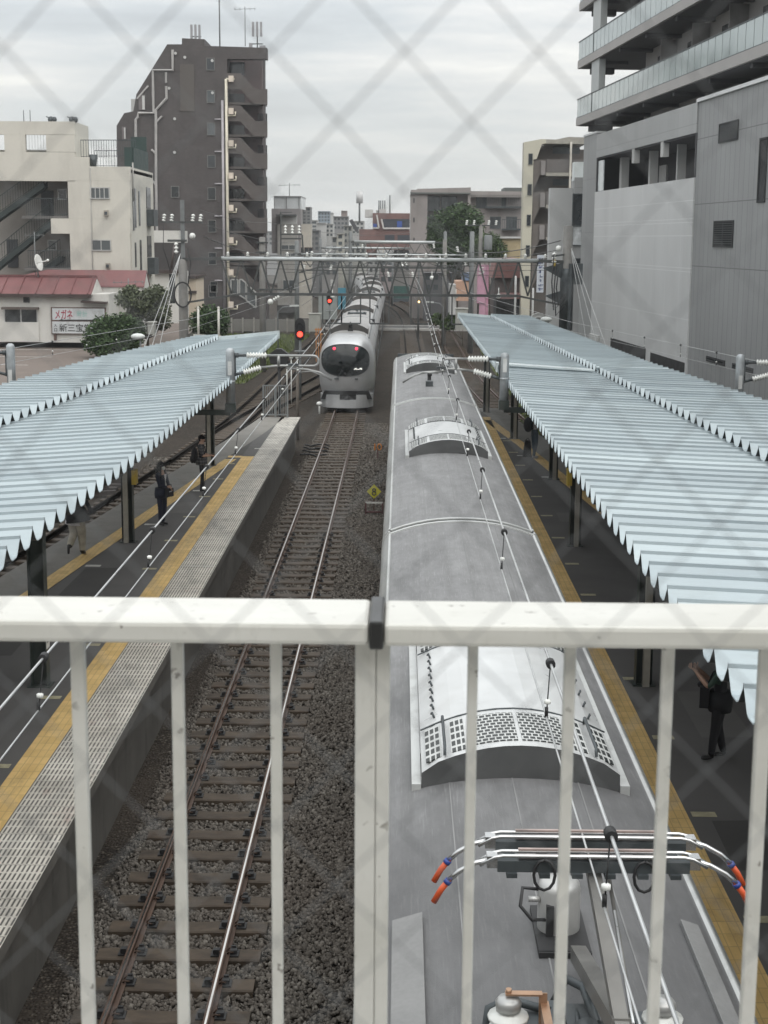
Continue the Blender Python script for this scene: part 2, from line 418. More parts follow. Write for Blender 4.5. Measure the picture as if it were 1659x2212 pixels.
# ballast bed: a wide sheet under all the tracks, slightly uneven, falling to the soil beside the platform walls
bb = MB(); ys = [-12+2*i for i in range(26)]+[40+4*i for i in range(66)]
xs = [-15.5, -12, -9, -7, -5.6, -4.35, -3.95, -3.7, -3.5, -2.9, -2.2, -1.6, -.9, -.2, .5, 1.2, 1.9, 2.45, 3.2, 5, 7, 9, 12]
for y in ys:
    for i, x in enumerate(xs):
        if y > 150: xx = x+interp(T3, y)-1.06
        else: xx = x
        z = -.225-(.03 if y < 74 and x < 0 else 0)
        if y < 63 and -4.4 < x < -3.6: z = -.225-.24*min(1, max(0, (-3.72-x)/.3))
        bb.v.append((xx, y, z+(random.uniform(-.012, .012))))
n = len(xs)
for j in range(len(ys)-1):
    for i in range(n-1): bb.f.append([j*n+i, j*n+i+1, (j+1)*n+i+1, (j+1)*n+i]); bb.m.append(0); bb.s.append(True)
stuff(bb.build('ballast_bed', ballast_m), 'brown grey crushed stone bed lying under all the railway tracks', 'ballast')

# individual stones on the near part of the open track
def stones():
    base = np.array([[1,0,0],[-1,0,0],[0,1,0],[0,-1,0],[0,0,1],[0,0,-1],[.62,.62,.55],[-.62,-.6,.5],[.6,-.62,-.5],[-.6,.62,-.52]], float)
    # hull faces of that point set
    bm = bmesh.new(); [bm.verts.new(p) for p in base]; bmesh.ops.convex_hull(bm, input=bm.verts); bm.verts.ensure_lookup_table()
    bmesh.ops.triangulate(bm, faces=bm.faces[:]); bm.verts.index_update()
    keep = [v.co[:] for v in bm.verts]; tri = np.array([[v.index for v in f.verts] for f in bm.faces]); base = np.array(keep); bm.free()
    P = []
    for (x0, x1, y0, y1, dens, smin, smax) in ((-3.98, -.30, 13.2, 22, 900, .018, .038), (-3.98, -.30, 22, 34, 640, .020, .041), (-3.98, -.30, 34, 50, 380, .024, .046), (-4.0, -.3, 50, 72, 170, .03, .055), (-9.8, -8.0, 36, 60, 110, .03, .055)):
        k = int((x1-x0)*(y1-y0)*dens); p = np.empty((k, 4)); p[:, 0] = rng.uniform(x0, x1, k); p[:, 1] = rng.uniform(y0, y1, k); p[:, 3] = rng.uniform(smin, smax, k)*rng.choice([.7, 1, 1, 1.25], k)
        p[:, 2] = -.225-.24*np.clip((-3.72-p[:, 0])/.3, 0, 1)*(p[:, 0] > -5)
        # thin out towards the platform wall
        keep = ~((p[:, 0] < -3.80+.10*np.sin(p[:, 1]*1.7)+.08*np.sin(p[:, 1]*4.1)) & (p[:, 0] > -5) & (rng.random(k) < .35))
        p = p[keep]; P.append(p)
    p = np.vstack(P); k = len(p)
    # no stones on top of the sleepers
    fy = (p[:, 1]-SL0) % SLP; ons = (np.abs(p[:, 0]+2.64) < 1.02) & ((fy < .168) | (fy > SLP-.168)) & (p[:, 0] > -5)
    p = p[~ons]; k = len(p)
    a = rng.uniform(0, 2*PI, (k, 3)); ca, sa = np.cos(a), np.sin(a)
    Rm = np.zeros((k, 3, 3))
    Rm[:, 0, 0] = ca[:, 1]*ca[:, 2]; Rm[:, 0, 1] = sa[:, 0]*sa[:, 1]*ca[:, 2]-ca[:, 0]*sa[:, 2]; Rm[:, 0, 2] = ca[:, 0]*sa[:, 1]*ca[:, 2]+sa[:, 0]*sa[:, 2]
    Rm[:, 1, 0] = ca[:, 1]*sa[:, 2]; Rm[:, 1, 1] = sa[:, 0]*sa[:, 1]*sa[:, 2]+ca[:, 0]*ca[:, 2]; Rm[:, 1, 2] = ca[:, 0]*sa[:, 1]*sa[:, 2]-sa[:, 0]*ca[:, 2]
    Rm[:, 2, 0] = -sa[:, 1]; Rm[:, 2, 1] = sa[:, 0]*ca[:, 1]; Rm[:, 2, 2] = ca[:, 0]*ca[:, 1]
    sh = base[None]*(p[:, 3][:, None, None])*rng.uniform(.6, 1.25, (k, 1, 3))*(1+rng.uniform(-.22, .22, (k, len(base), 1)))
    V = np.einsum('kij,knj->kni', Rm, sh)+np.stack([p[:, 0], p[:, 1], p[:, 2]+rng.uniform(-.014, .02, k)], 1)[:, None, :]
    F = (tri[None]+(np.arange(k)*len(base))[:, None, None]).reshape(-1, 3)
    me = bpy.data.meshes.new('ballast_stones'); V = V.reshape(-1, 3)
    me.vertices.add(len(V)); me.vertices.foreach_set('co', V.ravel()); me.loops.add(F.size); me.loops.foreach_set('vertex_index', F.ravel().astype(np.int32))
    me.polygons.add(len(F)); me.polygons.foreach_set('loop_start', (np.arange(len(F))*3).astype(np.int32)); me.update(calc_edges=True)
    me.materials.append(stone_m); o = link('ballast_stones', me)
    stuff(o, 'loose grey brown ballast stones round the sleepers of the open track', 'ballast')
SLP = .758; SL0 = 14.2

# ------------------------------------------------------------------ tracks
rail_side = M('rail_side', (.088, .052, .036), .6, .3, var=.25, scale=4)
rail_dark = M('rail_dark', (.022, .019, .017), .95, 0, var=.2, spec=.05)
rail_top = M('rail_top', (.66, .64, .61), .18, 1., var=.12, scale=.6, stretch=(1, .2, 1))
def sleeper_mat():
    m, N, L, B = nt('sleeper_concrete')
    v = pos(N, L)
    oi = N.new('ShaderNodeObjectInfo')
    c = mix(N, L, oi.outputs['Random'], (.034, .0262, .0195), (.072, .0555, .041))
    c = mix(N, L, .7, c, mix(N, L, ramp(N, L, noise(N, L, pos(N, L, (1, 2.2, 1)), 2.2, 6, .7), [(.32, 0.), (.68, 1.)]), (.030, .0235, .018), (.11, .084, .061)))
    rs = ramp(N, L, noise(N, L, v, 3.5, 5, .7), [(.56, 0.), (.7, .55)])
    c = mix(N, L, math_n(N, L, 'MULTIPLY', rs, .6), c, (.08, .046, .03))
    L.new(c, B.inputs['Base Color']); B.inputs['Roughness'].default_value = .6; B.inputs['Specular IOR Level'].default_value = .22
    bumpn(N, L, B, noise(N, L, v, 60, 4), .3, .004); return m
sleeper_m = sleeper_mat()
RAIL = [(-.0325, -.003), (-.0325, -.03), (-.008, -.042), (-.008, -.125), (-.06, -.138), (-.06, -.150), (.06, -.150), (.06, -.138), (.008, -.125), (.008, -.042), (.0325, -.03), (.0325, -.003), (.014, 0), (-.009, 0)]
RM = [1]*12+[0, 1]
def sleeper_mesh(wid=.30):
    b = MB(); w = wid/2
    sec = [(-w, -.34), (-w, -.175), (-w+.018, -.158), (w-.018, -.158), (w, -.175), (w, -.34)]
    xs_ = [(-1.0, .0), (-.95, 0), (-.3, 0), (0, -.008), (.3, 0), (.95, 0), (1.0, 0)]
    o = 0
    for x, dz in xs_:
        for (yy, z) in sec: b.v.append((x, yy, z+(dz if z > -.2 else 0)))
    k = len(sec)
    for i in range(len(xs_)-1):
        for j in range(k):
            j2 = (j+1) % k; b.f.append([i*k+j, i*k+j2, (i+1)*k+j2, (i+1)*k+j]); b.m.append(0); b.s.append(False)
    b.f.append(list(range(k))); b.m.append(0); b.s.append(False); b.f.append([(len(xs_)-1)*k+j for j in range(k)][::-1]); b.m.append(0); b.s.append(False)
    return b
sl_me = None
def track(name, tab, y0, y1, label, sl_y0, pitch, fast=False, shiny=True, nparts=100, step=3.):
    global sl_me, fast_me
    t = thing(name, label, 'railway track', (interp(tab, y0), y0, 0))
    ys_ = list(np.arange(y0, y1, step))+[y1]
    for sx in (-1, 1):
        b = MB(); path = []
        for y in ys_:
            dx = interp(tab, y+.5)-interp(tab, y-.5); nv = Vector((1, -dx, 0)).normalized()
            path.append((interp(tab, y)+nv.x*sx*.566, y+nv.y*sx*.566, 0))
        b.sweep(path, RAIL, RM); b.build('rail', [rail_top, rail_side] if shiny else [rail_dark, rail_dark], t)
    if sl_me is None:
        o = sleeper_mesh().build('sleeper', sleeper_m); sl_me = o.data; bpy.data.objects.remove(o)
        f = MB()
        f.box(-.07, .07, -.085, .085, -.16, -.138, 0)
        f.box(-.035, .045, -.04, .04, -.145, -.09, 0); f.box(-.03, .03, .042, .072, -.145, -.07, 0)
        f.tube([(-.07, -.045, -.135), (-.045, -.06, -.098), (.0, -.052, -.112), (.0, .04, -.112), (-.045, .055, -.098), (-.075, .03, -.13)], .011, 6, 1)
        o = f.build('rail_clip', [black, rust]); fast_me = o.data; bpy.data.objects.remove(o)
    y = sl_y0; i = 0; rest = MB()
    while y < y1:
        x = interp(tab, y); a = -math.atan(interp(tab, y+.5)-interp(tab, y-.5))*1.
        if i < nparts:
            s = bpy.data.objects.new('sleeper', sl_me); COL.objects.link(s); s.parent = t; s.matrix_parent_inverse = world_of(t).inverted()
            s.location = (x+random.uniform(-.015, .015), y, 0); s.rotation_euler = (0, 0, a)
            if fast and i < 40:
                for (px, rz) in ((-.566-.1, PI), (-.566+.1, 0), (.566-.1, PI), (.566+.1, 0)):
                    c = bpy.data.objects.new('rail_clip', fast_me); COL.objects.link(c); c.parent = s; c.location = (px, 0, 0); c.rotation_euler = (0, 0, rz)
        else:
            rest.box(x-1, x+1, y-.115, y+.115, -.34, -.158)
        y += pitch; i += 1
    if rest.v: stuff(rest.build('sleepers', sleeper_m, t))
    return t
track('railway_track', T2, 6, 300, 'straight open track with bright rail heads leading under the silver rounded train', SL0, SLP, True)
track('railway_track', T3, 2, 300, 'track under the grey roofed commuter train, curving left beyond it', 66, .758, shiny=False)
track('railway_track', T1, -8, 300, 'track along the far side of the left platform', 30, .758, shiny=False)
track('railway_track', T4, -8, 300, 'track along the far side of the right platform', 30, .758, shiny=True)
track('railway_track', XO, 58, 116, 'rusty crossover track slanting across behind the left platform end', 66, .758, shiny=False, step=2)
stones()

# ------------------------------------------------------------------ platforms
def lp_left(y):   # left edge of the left platform
    return interp([(-8, -13.2), (0, -12.3), (20, -9.9), (32.2, -8.75), (45, -7.5), (50.8, -6.9), (57, -6.25), (63, -5.8)], y)
def rp_right(y):  # right edge of the right platform
    return interp([(-8, 9.8), (0, 9.4), (20, 8.3), (36, 7.35), (49, 6.2), (55.3, 5.65), (59.4, 5.2), (64, 4.75), (67, 4.4)], y)
PZ = 1.1
def platform(name, xl, xr, y0, y1, label):
    b = MB(); ys_ = list(np.arange(y0, y1, 3.))+[y1]; o = 0
    for y in ys_:
        for (x, z) in ((xl(y)+.22, -.5), (xl(y)+.22, PZ-.16), (xl(y), PZ-.16), (xl(y), PZ), (xr(y), PZ), (xr(y), PZ-.16), (xr(y)-.22, PZ-.16), (xr(y)-.22, -.5)): b.v.append((x, y, z))
    for i in range(len(ys_)-1):
        for j in range(7):
            b.f.append([i*8+j, (i+1)*8+j, (i+1)*8+j+1, i*8+j+1]); b.m.append(1 if j == 3 else 0); b.s.append(False)
    b.f.append(list(range(8))); b.m.append(0); b.s.append(False)
    b.f.append([(len(ys_)-1)*8+j for j in range(8)][::-1]); b.m.append(0); b.s.append(False)
    o = b.build(name, [M('platform_wall', (.10, .093, .082), .85, var=.3, scale=1.2, fine=.3, stain=.6, staincol=(.03, .027, .024)), asphalt]); structure(o); return o
platform('platform', lp_left, lambda y: -4.15, -8, 63, '')
platform('platform', lambda y: 2.62, rp_right, -8, 67, '')
def strip(name, xa, xb, y0, y1, z, m, step=3.):
    b = MB(); ys_ = list(np.arange(y0, y1, step))+[y1]
    for y in ys_: b.v += [(xa(y), y, z), (xb(y), y, z)]
    for i in range(len(ys_)-1): b.f.append([i*2, i*2+1, i*2+3, i*2+2]); b.m.append(0); b.s.append(False)
    return structure(b.build(name, m, fix=False))
k = lambda c: (lambda y: c)
strip('platform_edge_tiles', k(-4.96), k(-4.15), -8, 63, PZ+.005, grating)
strip('tactile_paving', k(-5.385), k(-4.972), -8, 51.3, PZ+.009, tactile)
strip('tactile_paving', lambda y: lp_left(y)+1.02, lambda y: lp_left(y)+1.42, -8, 50.6, PZ+.009, tactile)
strip('tactile_paving', lambda y: lp_left(51)+1.02, k(-5.39), 51.0, 51.42, PZ+.007, tactile, 1)
pale_edge = M('platform_edge_concrete', (.20, .19, .172), .85, var=.25, scale=1.5, fine=.4, stain=.4)
strip('platform_edge_concrete', lambda y: lp_left(y), lambda y: lp_left(y)+1.01, -8, 63, PZ+.005, pale_edge)
strip('platform_edge_tiles', k(2.62), k(3.40), -8, 67, PZ+.005, grating)
strip('tactile_paving', k(3.48), k(3.80), -8, 63.6, PZ+.009, tactile)
strip('tactile_paving', lambda y: rp_right(y)-1.40, lambda y: rp_right(y)-1.02, -8, 62.5, PZ+.009, tactile)
strip('tactile_paving', k(3.80), lambda y: rp_right(63)-1.02, 63.1, 63.5, PZ+.007, tactile, 1)
strip('platform_edge_concrete', lambda y: rp_right(y)-1.01, lambda y: rp_right(y), -8, 67, PZ+.005, pale_edge)
# a paler worn patch past the last column, white boarding dashes, small yellow floor stickers
sheet('paved_patch', [(-6.2, 51.5), (-5.4, 51.5), (-5.4, 62.9), (-5.7, 62.9)], PZ+.0025, asphalt_mat('worn_asphalt', (.075, .072, .068)))
dash = M('dull_yellow_paint', (.36, .33, .22), .7, var=.25, scale=9, stain=.4); wpaint = M('worn_white_paint', (.5, .49, .46), .7, var=.2, scale=6, stain=.4)
mk = MB()
for yy in np.arange(17.0, 50, 3.25): mk.box(-5.78, -5.46, yy, yy+.16, PZ+.003, PZ+.006)
for yy in np.arange(15.6, 62, 3.1): mk.box(3.86, 4.18, yy, yy+.17, PZ+.003, PZ+.006)
structure(mk.build('floor_marking', dash))
mk = MB()
for yy in (33.5, 38.6, 44, 53.2): mk.box(lp_left(yy)+1.5, lp_left(yy)+1.85, yy, yy+.18, PZ+.003, PZ+.006)
for yy in (47.2, 52, 56.6, 60.1): mk.box(rp_right(yy)-1.85, rp_right(yy)-1.5, yy, yy+.18, PZ+.003, PZ+.006)
for yy in (33.6, 44.4, 57.5): mk.box(-4.95, -4.2, yy, yy+.07, PZ+.006, PZ+.010)
structure(mk.build('floor_marking', wpaint))
pm = [asphalt_mat('asphalt_patch_dark', (.066, .063, .061)), asphalt_mat('asphalt_patch_pale', (.128, .123, .118))]
for q, (x0_, x1_, y0_, y1_) in enumerate(((-7.1, -6.3, 30.2, 33.4), (-6.9, -5.5, 40.4, 42.1), (-7.8, -6.9, 26, 28.2), (-6.6, -5.6, 46.3, 47.2), (4.0, 5.1, 27.5, 30.4), (4.3, 5.6, 39.6, 41), (4.05, 4.7, 17, 18.6), (4.6, 5.4, 21.9, 24.3))):
    sheet('asphalt_patch', [(x0_, y0_), (x1_, y0_+.05), (x1_-.04, y1_), (x0_+.03, y1_-.03)], PZ+.0018, pm[q % 2])
# rubber hoses and cable trough on the ballast by the platform end
hose = MB()
for q in range(4):
    yy = 60.5+q*.9; pts = [(-4.0+i*.13, yy+.25*math.sin(i*.9+q)+.1*q, -.13+.02*math.sin(i*2.1)) for i in range(9)]
    hose.tube(pts, .035, 6)
tag(hose.build('cable_bundle', black), 'black rubber cables looped from the platform end to the open track', 'cables')
# grass verges at the far platform ends
def grass(name, poly, z, n, h, label, m=None):
    xs_ = [p[0] for p in poly]; ys_ = [p[1] for p in poly]; b = MB(); b.poly([(x, y, z) for x, y in poly], 1)
    def inside(x, y):
        c = False
        for (x1, y1), (x2, y2) in zip(poly, poly[1:]+poly[:1]):
            if (y1 > y) != (y2 > y) and x < (x2-x1)*(y-y1)/(y2-y1)+x1: c = not c
        return c
    k_ = 0
    while k_ < n:
        x, y = random.uniform(min(xs_), max(xs_)), random.uniform(min(ys_), max(ys_))
        if not inside(x, y): continue
        k_ += 1; a = random.uniform(0, PI); w = random.uniform(.03, .09); hh = h*random.uniform(.4, 1.3); lx, ly = random.uniform(-.1, .1), random.uniform(-.1, .1)
        b.add([(x-w*math.cos(a), y-w*math.sin(a), z), (x+w*math.cos(a), y+w*math.sin(a), z), (x+lx, y+ly, z+hh)], [(0, 1, 2)], 0)
    return stuff(b.build(name, [m or grass_m, M('grass_soil', (.065, .075, .03), .9, var=.35, scale=.8, fine=.4)], fix=False), label, 'grass')
grass('grass', [(-14, 92), (-9.4, 91), (-8.6, 110), (-8.2, 138), (-17, 138)], -.18, 8000, .26, 'rough green grass behind the left platform end, below the dark brick tower')
grass('grass', [(-5.9, 112), (-5.0, 108), (-4.9, 136), (-5.7, 138)], -.19, 900, .2, 'narrow weedy grass strip between two tracks behind the red signal')
grass('grass', [(2.6, 70), (4.0, 72), (3.0, 100), (2.5, 116), (2.4, 90)], -.19, 3200, .26, 'yellow green weeds along the track behind the grey roofed train')
grass('grass', [(5.6, 66), (9.4, 62), (11.5, 80), (9, 120), (6.3, 120), (6.2, 80)], -.19, 3500, .3, 'tall weeds beyond the right platform end under the poles')
t = thing('timber_pile', 'pile of dark old timbers lying beside the far track left of the columns', 'timber', (-10.6, 52, -.2))
for q in range(9):
    b = MB(); x, y = -10.4+random.uniform(-.5, .5), 50.5+q*.55; b.bar((x-.9, y+random.uniform(-.3, .3), -.12+.14*(q % 3 == 1)), (x+.9, y+random.uniform(-.3, .3), -.1+.14*(q % 3 == 1)), .2, .14); b.build('timber', M('old_timber', (.05, .04, .036), .85, var=.5, scale=2, fine=.4), t)
# level crossing and street
xw = M('crossing_concrete', (.42, .41, .39), .7, var=.15, scale=1.5, stain=.3)
mb = MB()
for y in (146.3, 151.5): mb.box(-16, 13, y, y+.5, -.2, .03, 0)
mb.box(-16, 13, 146.8, 151.5, -.2, -.01, 1)
structure(mb.build('level_crossing', [xw, road_m]))
b = MB(); b.poly([(13, 142, -.01), (60, 142, -.01), (60, 156, -.01), (13, 156, -.01)]); b.poly([(-60, 142, -.01), (-16, 142, -.01), (-16, 156, -.01), (-60, 156, -.01)])
structure(b.build('road', road_m, fix=False))
# raised street level on the left: parking lot on a ribbed retaining wall
LZ = 1.8
rib = panel_mat('ribbed_wall', (.11, .098, .088), .3, 0, seam=.8)
b = MB(); b.prism([(-13.4, 66, -.5), (-13.4, 86, -.5), (-17, 137, -.5), (-70, 137, -.5), (-70, 60, -.5), (-19, 60, -.5)], (0, 0, LZ+.5), 1)
o = b.build('retaining_wall', [lot_m, rib]); tag(o, 'low ribbed brown retaining wall holding up the parking lot on the left', 'wall')
sheet('parking_lot', [(-13.45, 66.1), (-13.45, 86), (-17.05, 136.9), (-69.9, 136.9), (-69.9, 60.1), (-18.9, 60.1)], LZ+.004, lot_m)
mk = MB()
for yy in (74, 79.5, 85, 90.5): mk.box(-30, -19.6, yy, yy+.14, LZ+.006, LZ+.009)
structure(mk.build('parking_line', wpaint))
def zd(reg, a, b, w=1659.):      # survey grid point from an enlargement of the survey (x0,y0,x1,_ in 1920 px units)
    s = (reg[2]-reg[0])/w; K = 1659/1920.
    return ((reg[0]+s*a)*K, (reg[1]+s*b)*K)
# ------------------------------------------------------------------ platform canopies
WAVE = [(0, .012), (.06, 0), (.34, 0), (.41, .02), (.60, .155), (.645, .182), (.65, .22), (.70, .22), (.705, .182), (.75, .15), (.93, .03)]
PITCH_C = .6
def roof_sheets(name, A, B, y0, y1, parent, drop=0.):
    """A(y), B(y) -> (x, z) of the two ends of every corrugation"""
    if A(40)[0] > B(40)[0]: A, B = B, A
    b = MB(); pts = []; y = y0
    while y < y1:
        for u, h in WAVE:
            if y+u*PITCH_C <= y1: pts.append((y+u*PITCH_C, h))
        y += PITCH_C
    for (yy, h) in pts:
        (xa, za), (xb, zb) = A(yy), B(yy)
        for t in (0, .33, .66, 1): b.v.append((xa+(xb-xa)*t, yy, za+(zb-za)*t+h+drop-.012*math.sin(PI*t)))
    for i in range(len(pts)-1):
        for j in range(3): b.f.append([i*4+j, i*4+j+1, (i+1)*4+j+1, (i+1)*4+j]); b.m.append(0); b.s.append(False)
    o = b.build(name, [roof_sheet, M('sheet_underside', (.06, .065, .065), .7)], parent, fix=False)
    s = o.modifiers.new('sheet', 'SOLIDIFY'); s.thickness = .012; s.offset = -1; s.material_offset = 1
    return o
col_green = M('column_green_paint', (.035, .046, .042), .45, .1, var=.25, scale=2.5, stain=.3)
col_beige = M('beige_duct', (.30, .285, .245), .55, var=.15, scale=3, stain=.4)
under = M('canopy_beam_paint', (.06, .068, .066), .6, .1, var=.2)
flash_m = M('white_flashing', (.60, .66, .67), .35, .2, var=.08, scale=3)
def canopy(label, LE, VA, RE, y0, y1, cols, side, ends):
    t = thing('platform_canopy', label, 'canopy', (VA(40)[0], 40, PZ))
    far, near = (LE, RE) if side < 0 else (RE, LE)
    roof_sheets('roof_sheet', VA, far, y0, y1, t, .13)
    vn = lambda y: (VA(y)[0]-side*(-.10), VA(y)[1])
    roof_sheets('roof_sheet', vn, near, y0, y1, t, -.07)
    g = MB(); ys_ = list(np.arange(y0, y1, 4.))+[y1]
    g.sweep([(VA(y)[0], y, VA(y)[1]-.16) for y in ys_], [(-.22, .1), (-.22, -.1), (.22, -.1), (.22, .1), (.20, .1), (.20, -.08), (-.20, -.08), (-.20, .1)], 0)
    g.build('gutter', under, t)
    e = MB()   # purlins along both eaves
    for E_, s in ((LE, 1), (RE, -1)): e.sweep([(E_(y)[0]+s*.28, y, E_(y)[1]-.09) for y in ys_], [(-.04, -.06), (.04, -.06), (.04, .05), (-.04, .05)], 0)
    for E_ in (LE, RE): e.sweep([((E_(y)[0]+VA(y)[0])/2, y, (E_(y)[1]+VA(y)[1])/2-.09) for y in ys_], [(-.04, -.06), (.04, -.06), (.04, .05), (-.04, .05)], 0)
    e.build('purlin', under, t)
    f = MB()
    (xa, za), (xv, zv), (xb, zb) = LE(ends), VA(ends), RE(ends)
    f.prism([(xa-.05, ends, za-.05), (xv, ends, zv-.05), (xv, ends, zv+.26), (xa-.05, ends, za+.24)], (0, .06, 0))
    f.prism([(xb+.05, ends, zb-.05), (xv, ends, zv-.05), (xv, ends, zv+.26), (xb+.05, ends, zb+.24)], (0, .06, 0))
    f.build('end_flashing', flash_m, t)
    for (cx, cy, trunk) in cols:
        c = MB(); w = .135
        zt = VA(cy)[1]-.2
        c.box(cx-w, cx-w+.016, cy-.12, cy+.12, PZ, zt); c.box(cx+w-.016, cx+w, cy-.12, cy+.12, PZ, zt); c.box(cx-w+.016, cx+w-.016, cy-.008, cy+.008, PZ, zt)
        c.box(cx-.19, cx+.19, cy-.17, cy+.17, PZ, PZ+.02)
        co = c.build('column', col_green, t)
        if trunk:
            d = MB(); d.box(cx+trunk*.02-.055, cx+trunk*.02+.055, cy-.24, cy-.125, PZ+.01, zt-.2); d.box(cx+trunk*.02-.06, cx+trunk*.02+.06, cy-.246, cy-.12, PZ+1.05, PZ+1.09)
            d.build('cable_duct', col_beige, co)
        r = MB()   # tapered cantilever rafters to both eaves
        for E_ in (LE, RE):
            ex, ez = E_(cy); s = 1 if ex > cx else -1
            r.prism([(cx, cy-.06, zt+.14), (cx, cy-.06, zt-.36), (ex-s*.15, cy-.06, ez-.22), (ex-s*.15, cy-.06, ez-.1)], (0, .12, 0))
        r.build('rafter', under, t)
    return t
def fn(tab, z): return lambda y: (interp(tab, y), z)
canL = canopy('pale blue corrugated butterfly canopy over the left platform, open on its far end', fn([(5, -12.4), (20, -11.2), (37, -9.84), (45.8, -9.2), (57, -7.55)], 4.56), fn([(5, -9.3), (20, -8.5), (29.8, -7.94), (34.7, -7.68), (43.1, -7.35), (57.5, -6.72)], 4.6),
       fn([(5, -4.5), (18, -4.45), (25.5, -4.33), (40, -4.33), (56, -4.53)], 4.86), 2, 56.4, [(-5.9, 12, 0), (-5.95, 24.27, 0), (-6.64, 36.4, -1), (-6.21, 49.2, -1)], -1, 56.38)
canR = canopy('pale blue corrugated butterfly canopy over the right platform, beside the grey building', fn([(5, 2.85), (40, 2.83), (73, 2.82)], 4.75), fn([(5, 7.0), (25.8, 6.33), (31.3, 6.13), (43.6, 5.67), (76, 4.28)], 4.6),
       fn([(5, 10.2), (35, 8.5), (46, 7.55), (72, 6.3)], 4.54), 2, 74, [(4.15, 13, 1), (4.15, 24.7, 1), (4.32, 36.45, 1), (4.83, 46.9, 1), (4.31, 56.6, 1), (3.76, 65.5, 1)], 1, 73.98)
# level change strip across the right canopy
b = MB(); y = 43.6
(xa, za), (xv, zv), (xb, zb) = (2.80, 4.75), (5.67, 4.6), (7.75, 4.56)
b.prism([(xa, y, za+.19), (xv-.1, y, zv+.16), (xv-.1, y, zv+.20), (xa, y, za+.23)], (0, .5, 0)); b.prism([(xv+.0, y, zv+.26), (xb, y, zb+.26), (xb, y, zb+.30), (xv, y, zv+.30)], (0, .5, 0))
b.box(xa-.02, xa+.01, y, y+.5, za-.03, za+.23)
b.build('joint_flashing', flash_m, canR)
# things fixed to the columns
def col_box(name, label, cat, x0, x1, y0, y1, z0, z1, m):
    b = MB(); b.box(x0, x1, y0, y1, z0, z1); b.box(x0+.02, x1-.02, y0-.008, y0-.001, z0+.03, z1-.03)
    return tag(b.build(name, m, bev=.008), label, cat)
yel = M('yellow_paint', (.50, .36, .06), .5, var=.15)
col_box('emergency_box', 'yellow emergency call box on the dark column nearest under the right canopy edge', 'call box', 4.08, 4.19, 36.2, 36.5, 2.62, 3.05, yel)
col_box('emergency_box', 'small yellow emergency box on the left platform column by the masked woman', 'call box', -6.5, -6.39, 36.2, 36.5, 2.55, 2.9, yel)
b = MB(); b.box(-5.815, -5.80, 24.16, 24.36, 1.75, 2.55, 0); b.box(-5.80, -5.797, 24.18, 24.34, 2.2, 2.5, 1); b.box(-5.80, -5.797, 24.18, 24.34, 1.85, 1.93, 2); b.box(-5.80, -5.797, 24.22, 24.30, 2.0, 2.12, 2)
tag(b.build('column_sign', [M('sign_white', (.62, .62, .6), .5), M('sign_red_pale', (.5, .2, .17), .5), M('sign_black', (.04, .04, .04), .5)]), 'narrow white notice strip on the near left column', 'sign')

# ------------------------------------------------------------------ commuter train (near)
def train_roof_mat():
    m, N, L, B = nt('train_roof_grey')
    v = pos(N, L)
    n1 = noise(N, L, pos(N, L, (1, .35, 1)), 1.0, 7, .62)
    c = mix(N, L, ramp(N, L, n1, [(.3, 0.), (.7, 1.)]), (.115, .115, .118), (.275, .275, .277))
    n2 = noise(N, L, pos(N, L, (5, 60, 5)), 1.6, 3, .6)
    c = mix(N, L, .30, c, mix(N, L, n2, (.07, .07, .072), (.29, .29, .295)))
    fine = noise(N, L, v, 70, 3)
    c = mix(N, L, .2, c, mix(N, L, fine, (.06, .06, .06), (.30, .30, .30)))
    st = ramp(N, L, noise(N, L, pos(N, L, (1, .5, 1)), 1.6, 6, .7), [(.56, 0.), (.76, .5)])
    c = mix(N, L, st, c, (.085, .084, .082))
    b2 = ramp(N, L, noise(N, L, pos(N, L, (1.6, .8, 1)), 2.6, 8, .72), [(.38, 0.), (.66, 1.)]); c = mix(N, L, .22, c, mix(N, L, b2, (.08, .08, .081), (.34, .34, .345)))
    stk = ramp(N, L, noise(N, L, pos(N, L, (7, .10, 1)), 1.1, 5, .65), [(.44, 0.), (.7, .42)]); c = mix(N, L, stk, c, (.095, .094, .092))
    scr = ramp(N, L, noise(N, L, pos(N, L, (60, 2.2, 5)), 1.2, 3, .6), [(.56, 0.), (.7, .4)]); c = mix(N, L, scr, c, (.34, .34, .34))
    gp = N.new('ShaderNodeNewGeometry'); sy = N.new('ShaderNodeSeparateXYZ'); L.new(gp.outputs['Position'], sy.inputs[0])   # carbon dust round the pantograph
    soot = ramp(N, L, math_n(N, L, 'ADD', math_n(N, L, 'DIVIDE', sy.outputs[1], 26.), math_n(N, L, 'MULTIPLY', math_n(N, L, 'SUBTRACT', n1, .5), .5)), [(.38, .62), (.72, 0.)]); c = mix(N, L, soot, c, (.062, .062, .064))
    L.new(c, B.inputs['Base Color']); B.inputs['Roughness'].default_value = .62
    bumpn(N, L, B, fine, .35, .006); return m
troof = train_roof_mat()
tside = M('stainless_body', (.52, .53, .53), .30, .75, var=.08, scale=1.2, stretch=(1, .1, 3))
tedge = M('cantrail_grey', (.50, .51, .50), .36, .3, var=.1, scale=1.4, stretch=(1, .3, 1), stain=.3)
acw = M('ac_cover_white', (.56, .57, .57), .34, .25, var=.08, scale=1.6, stain=.25, staincol=(.35, .34, .32))
acg = M('ac_end_grey', (.085, .087, .088), .5, .2, var=.25, scale=2)
TX = 1.095
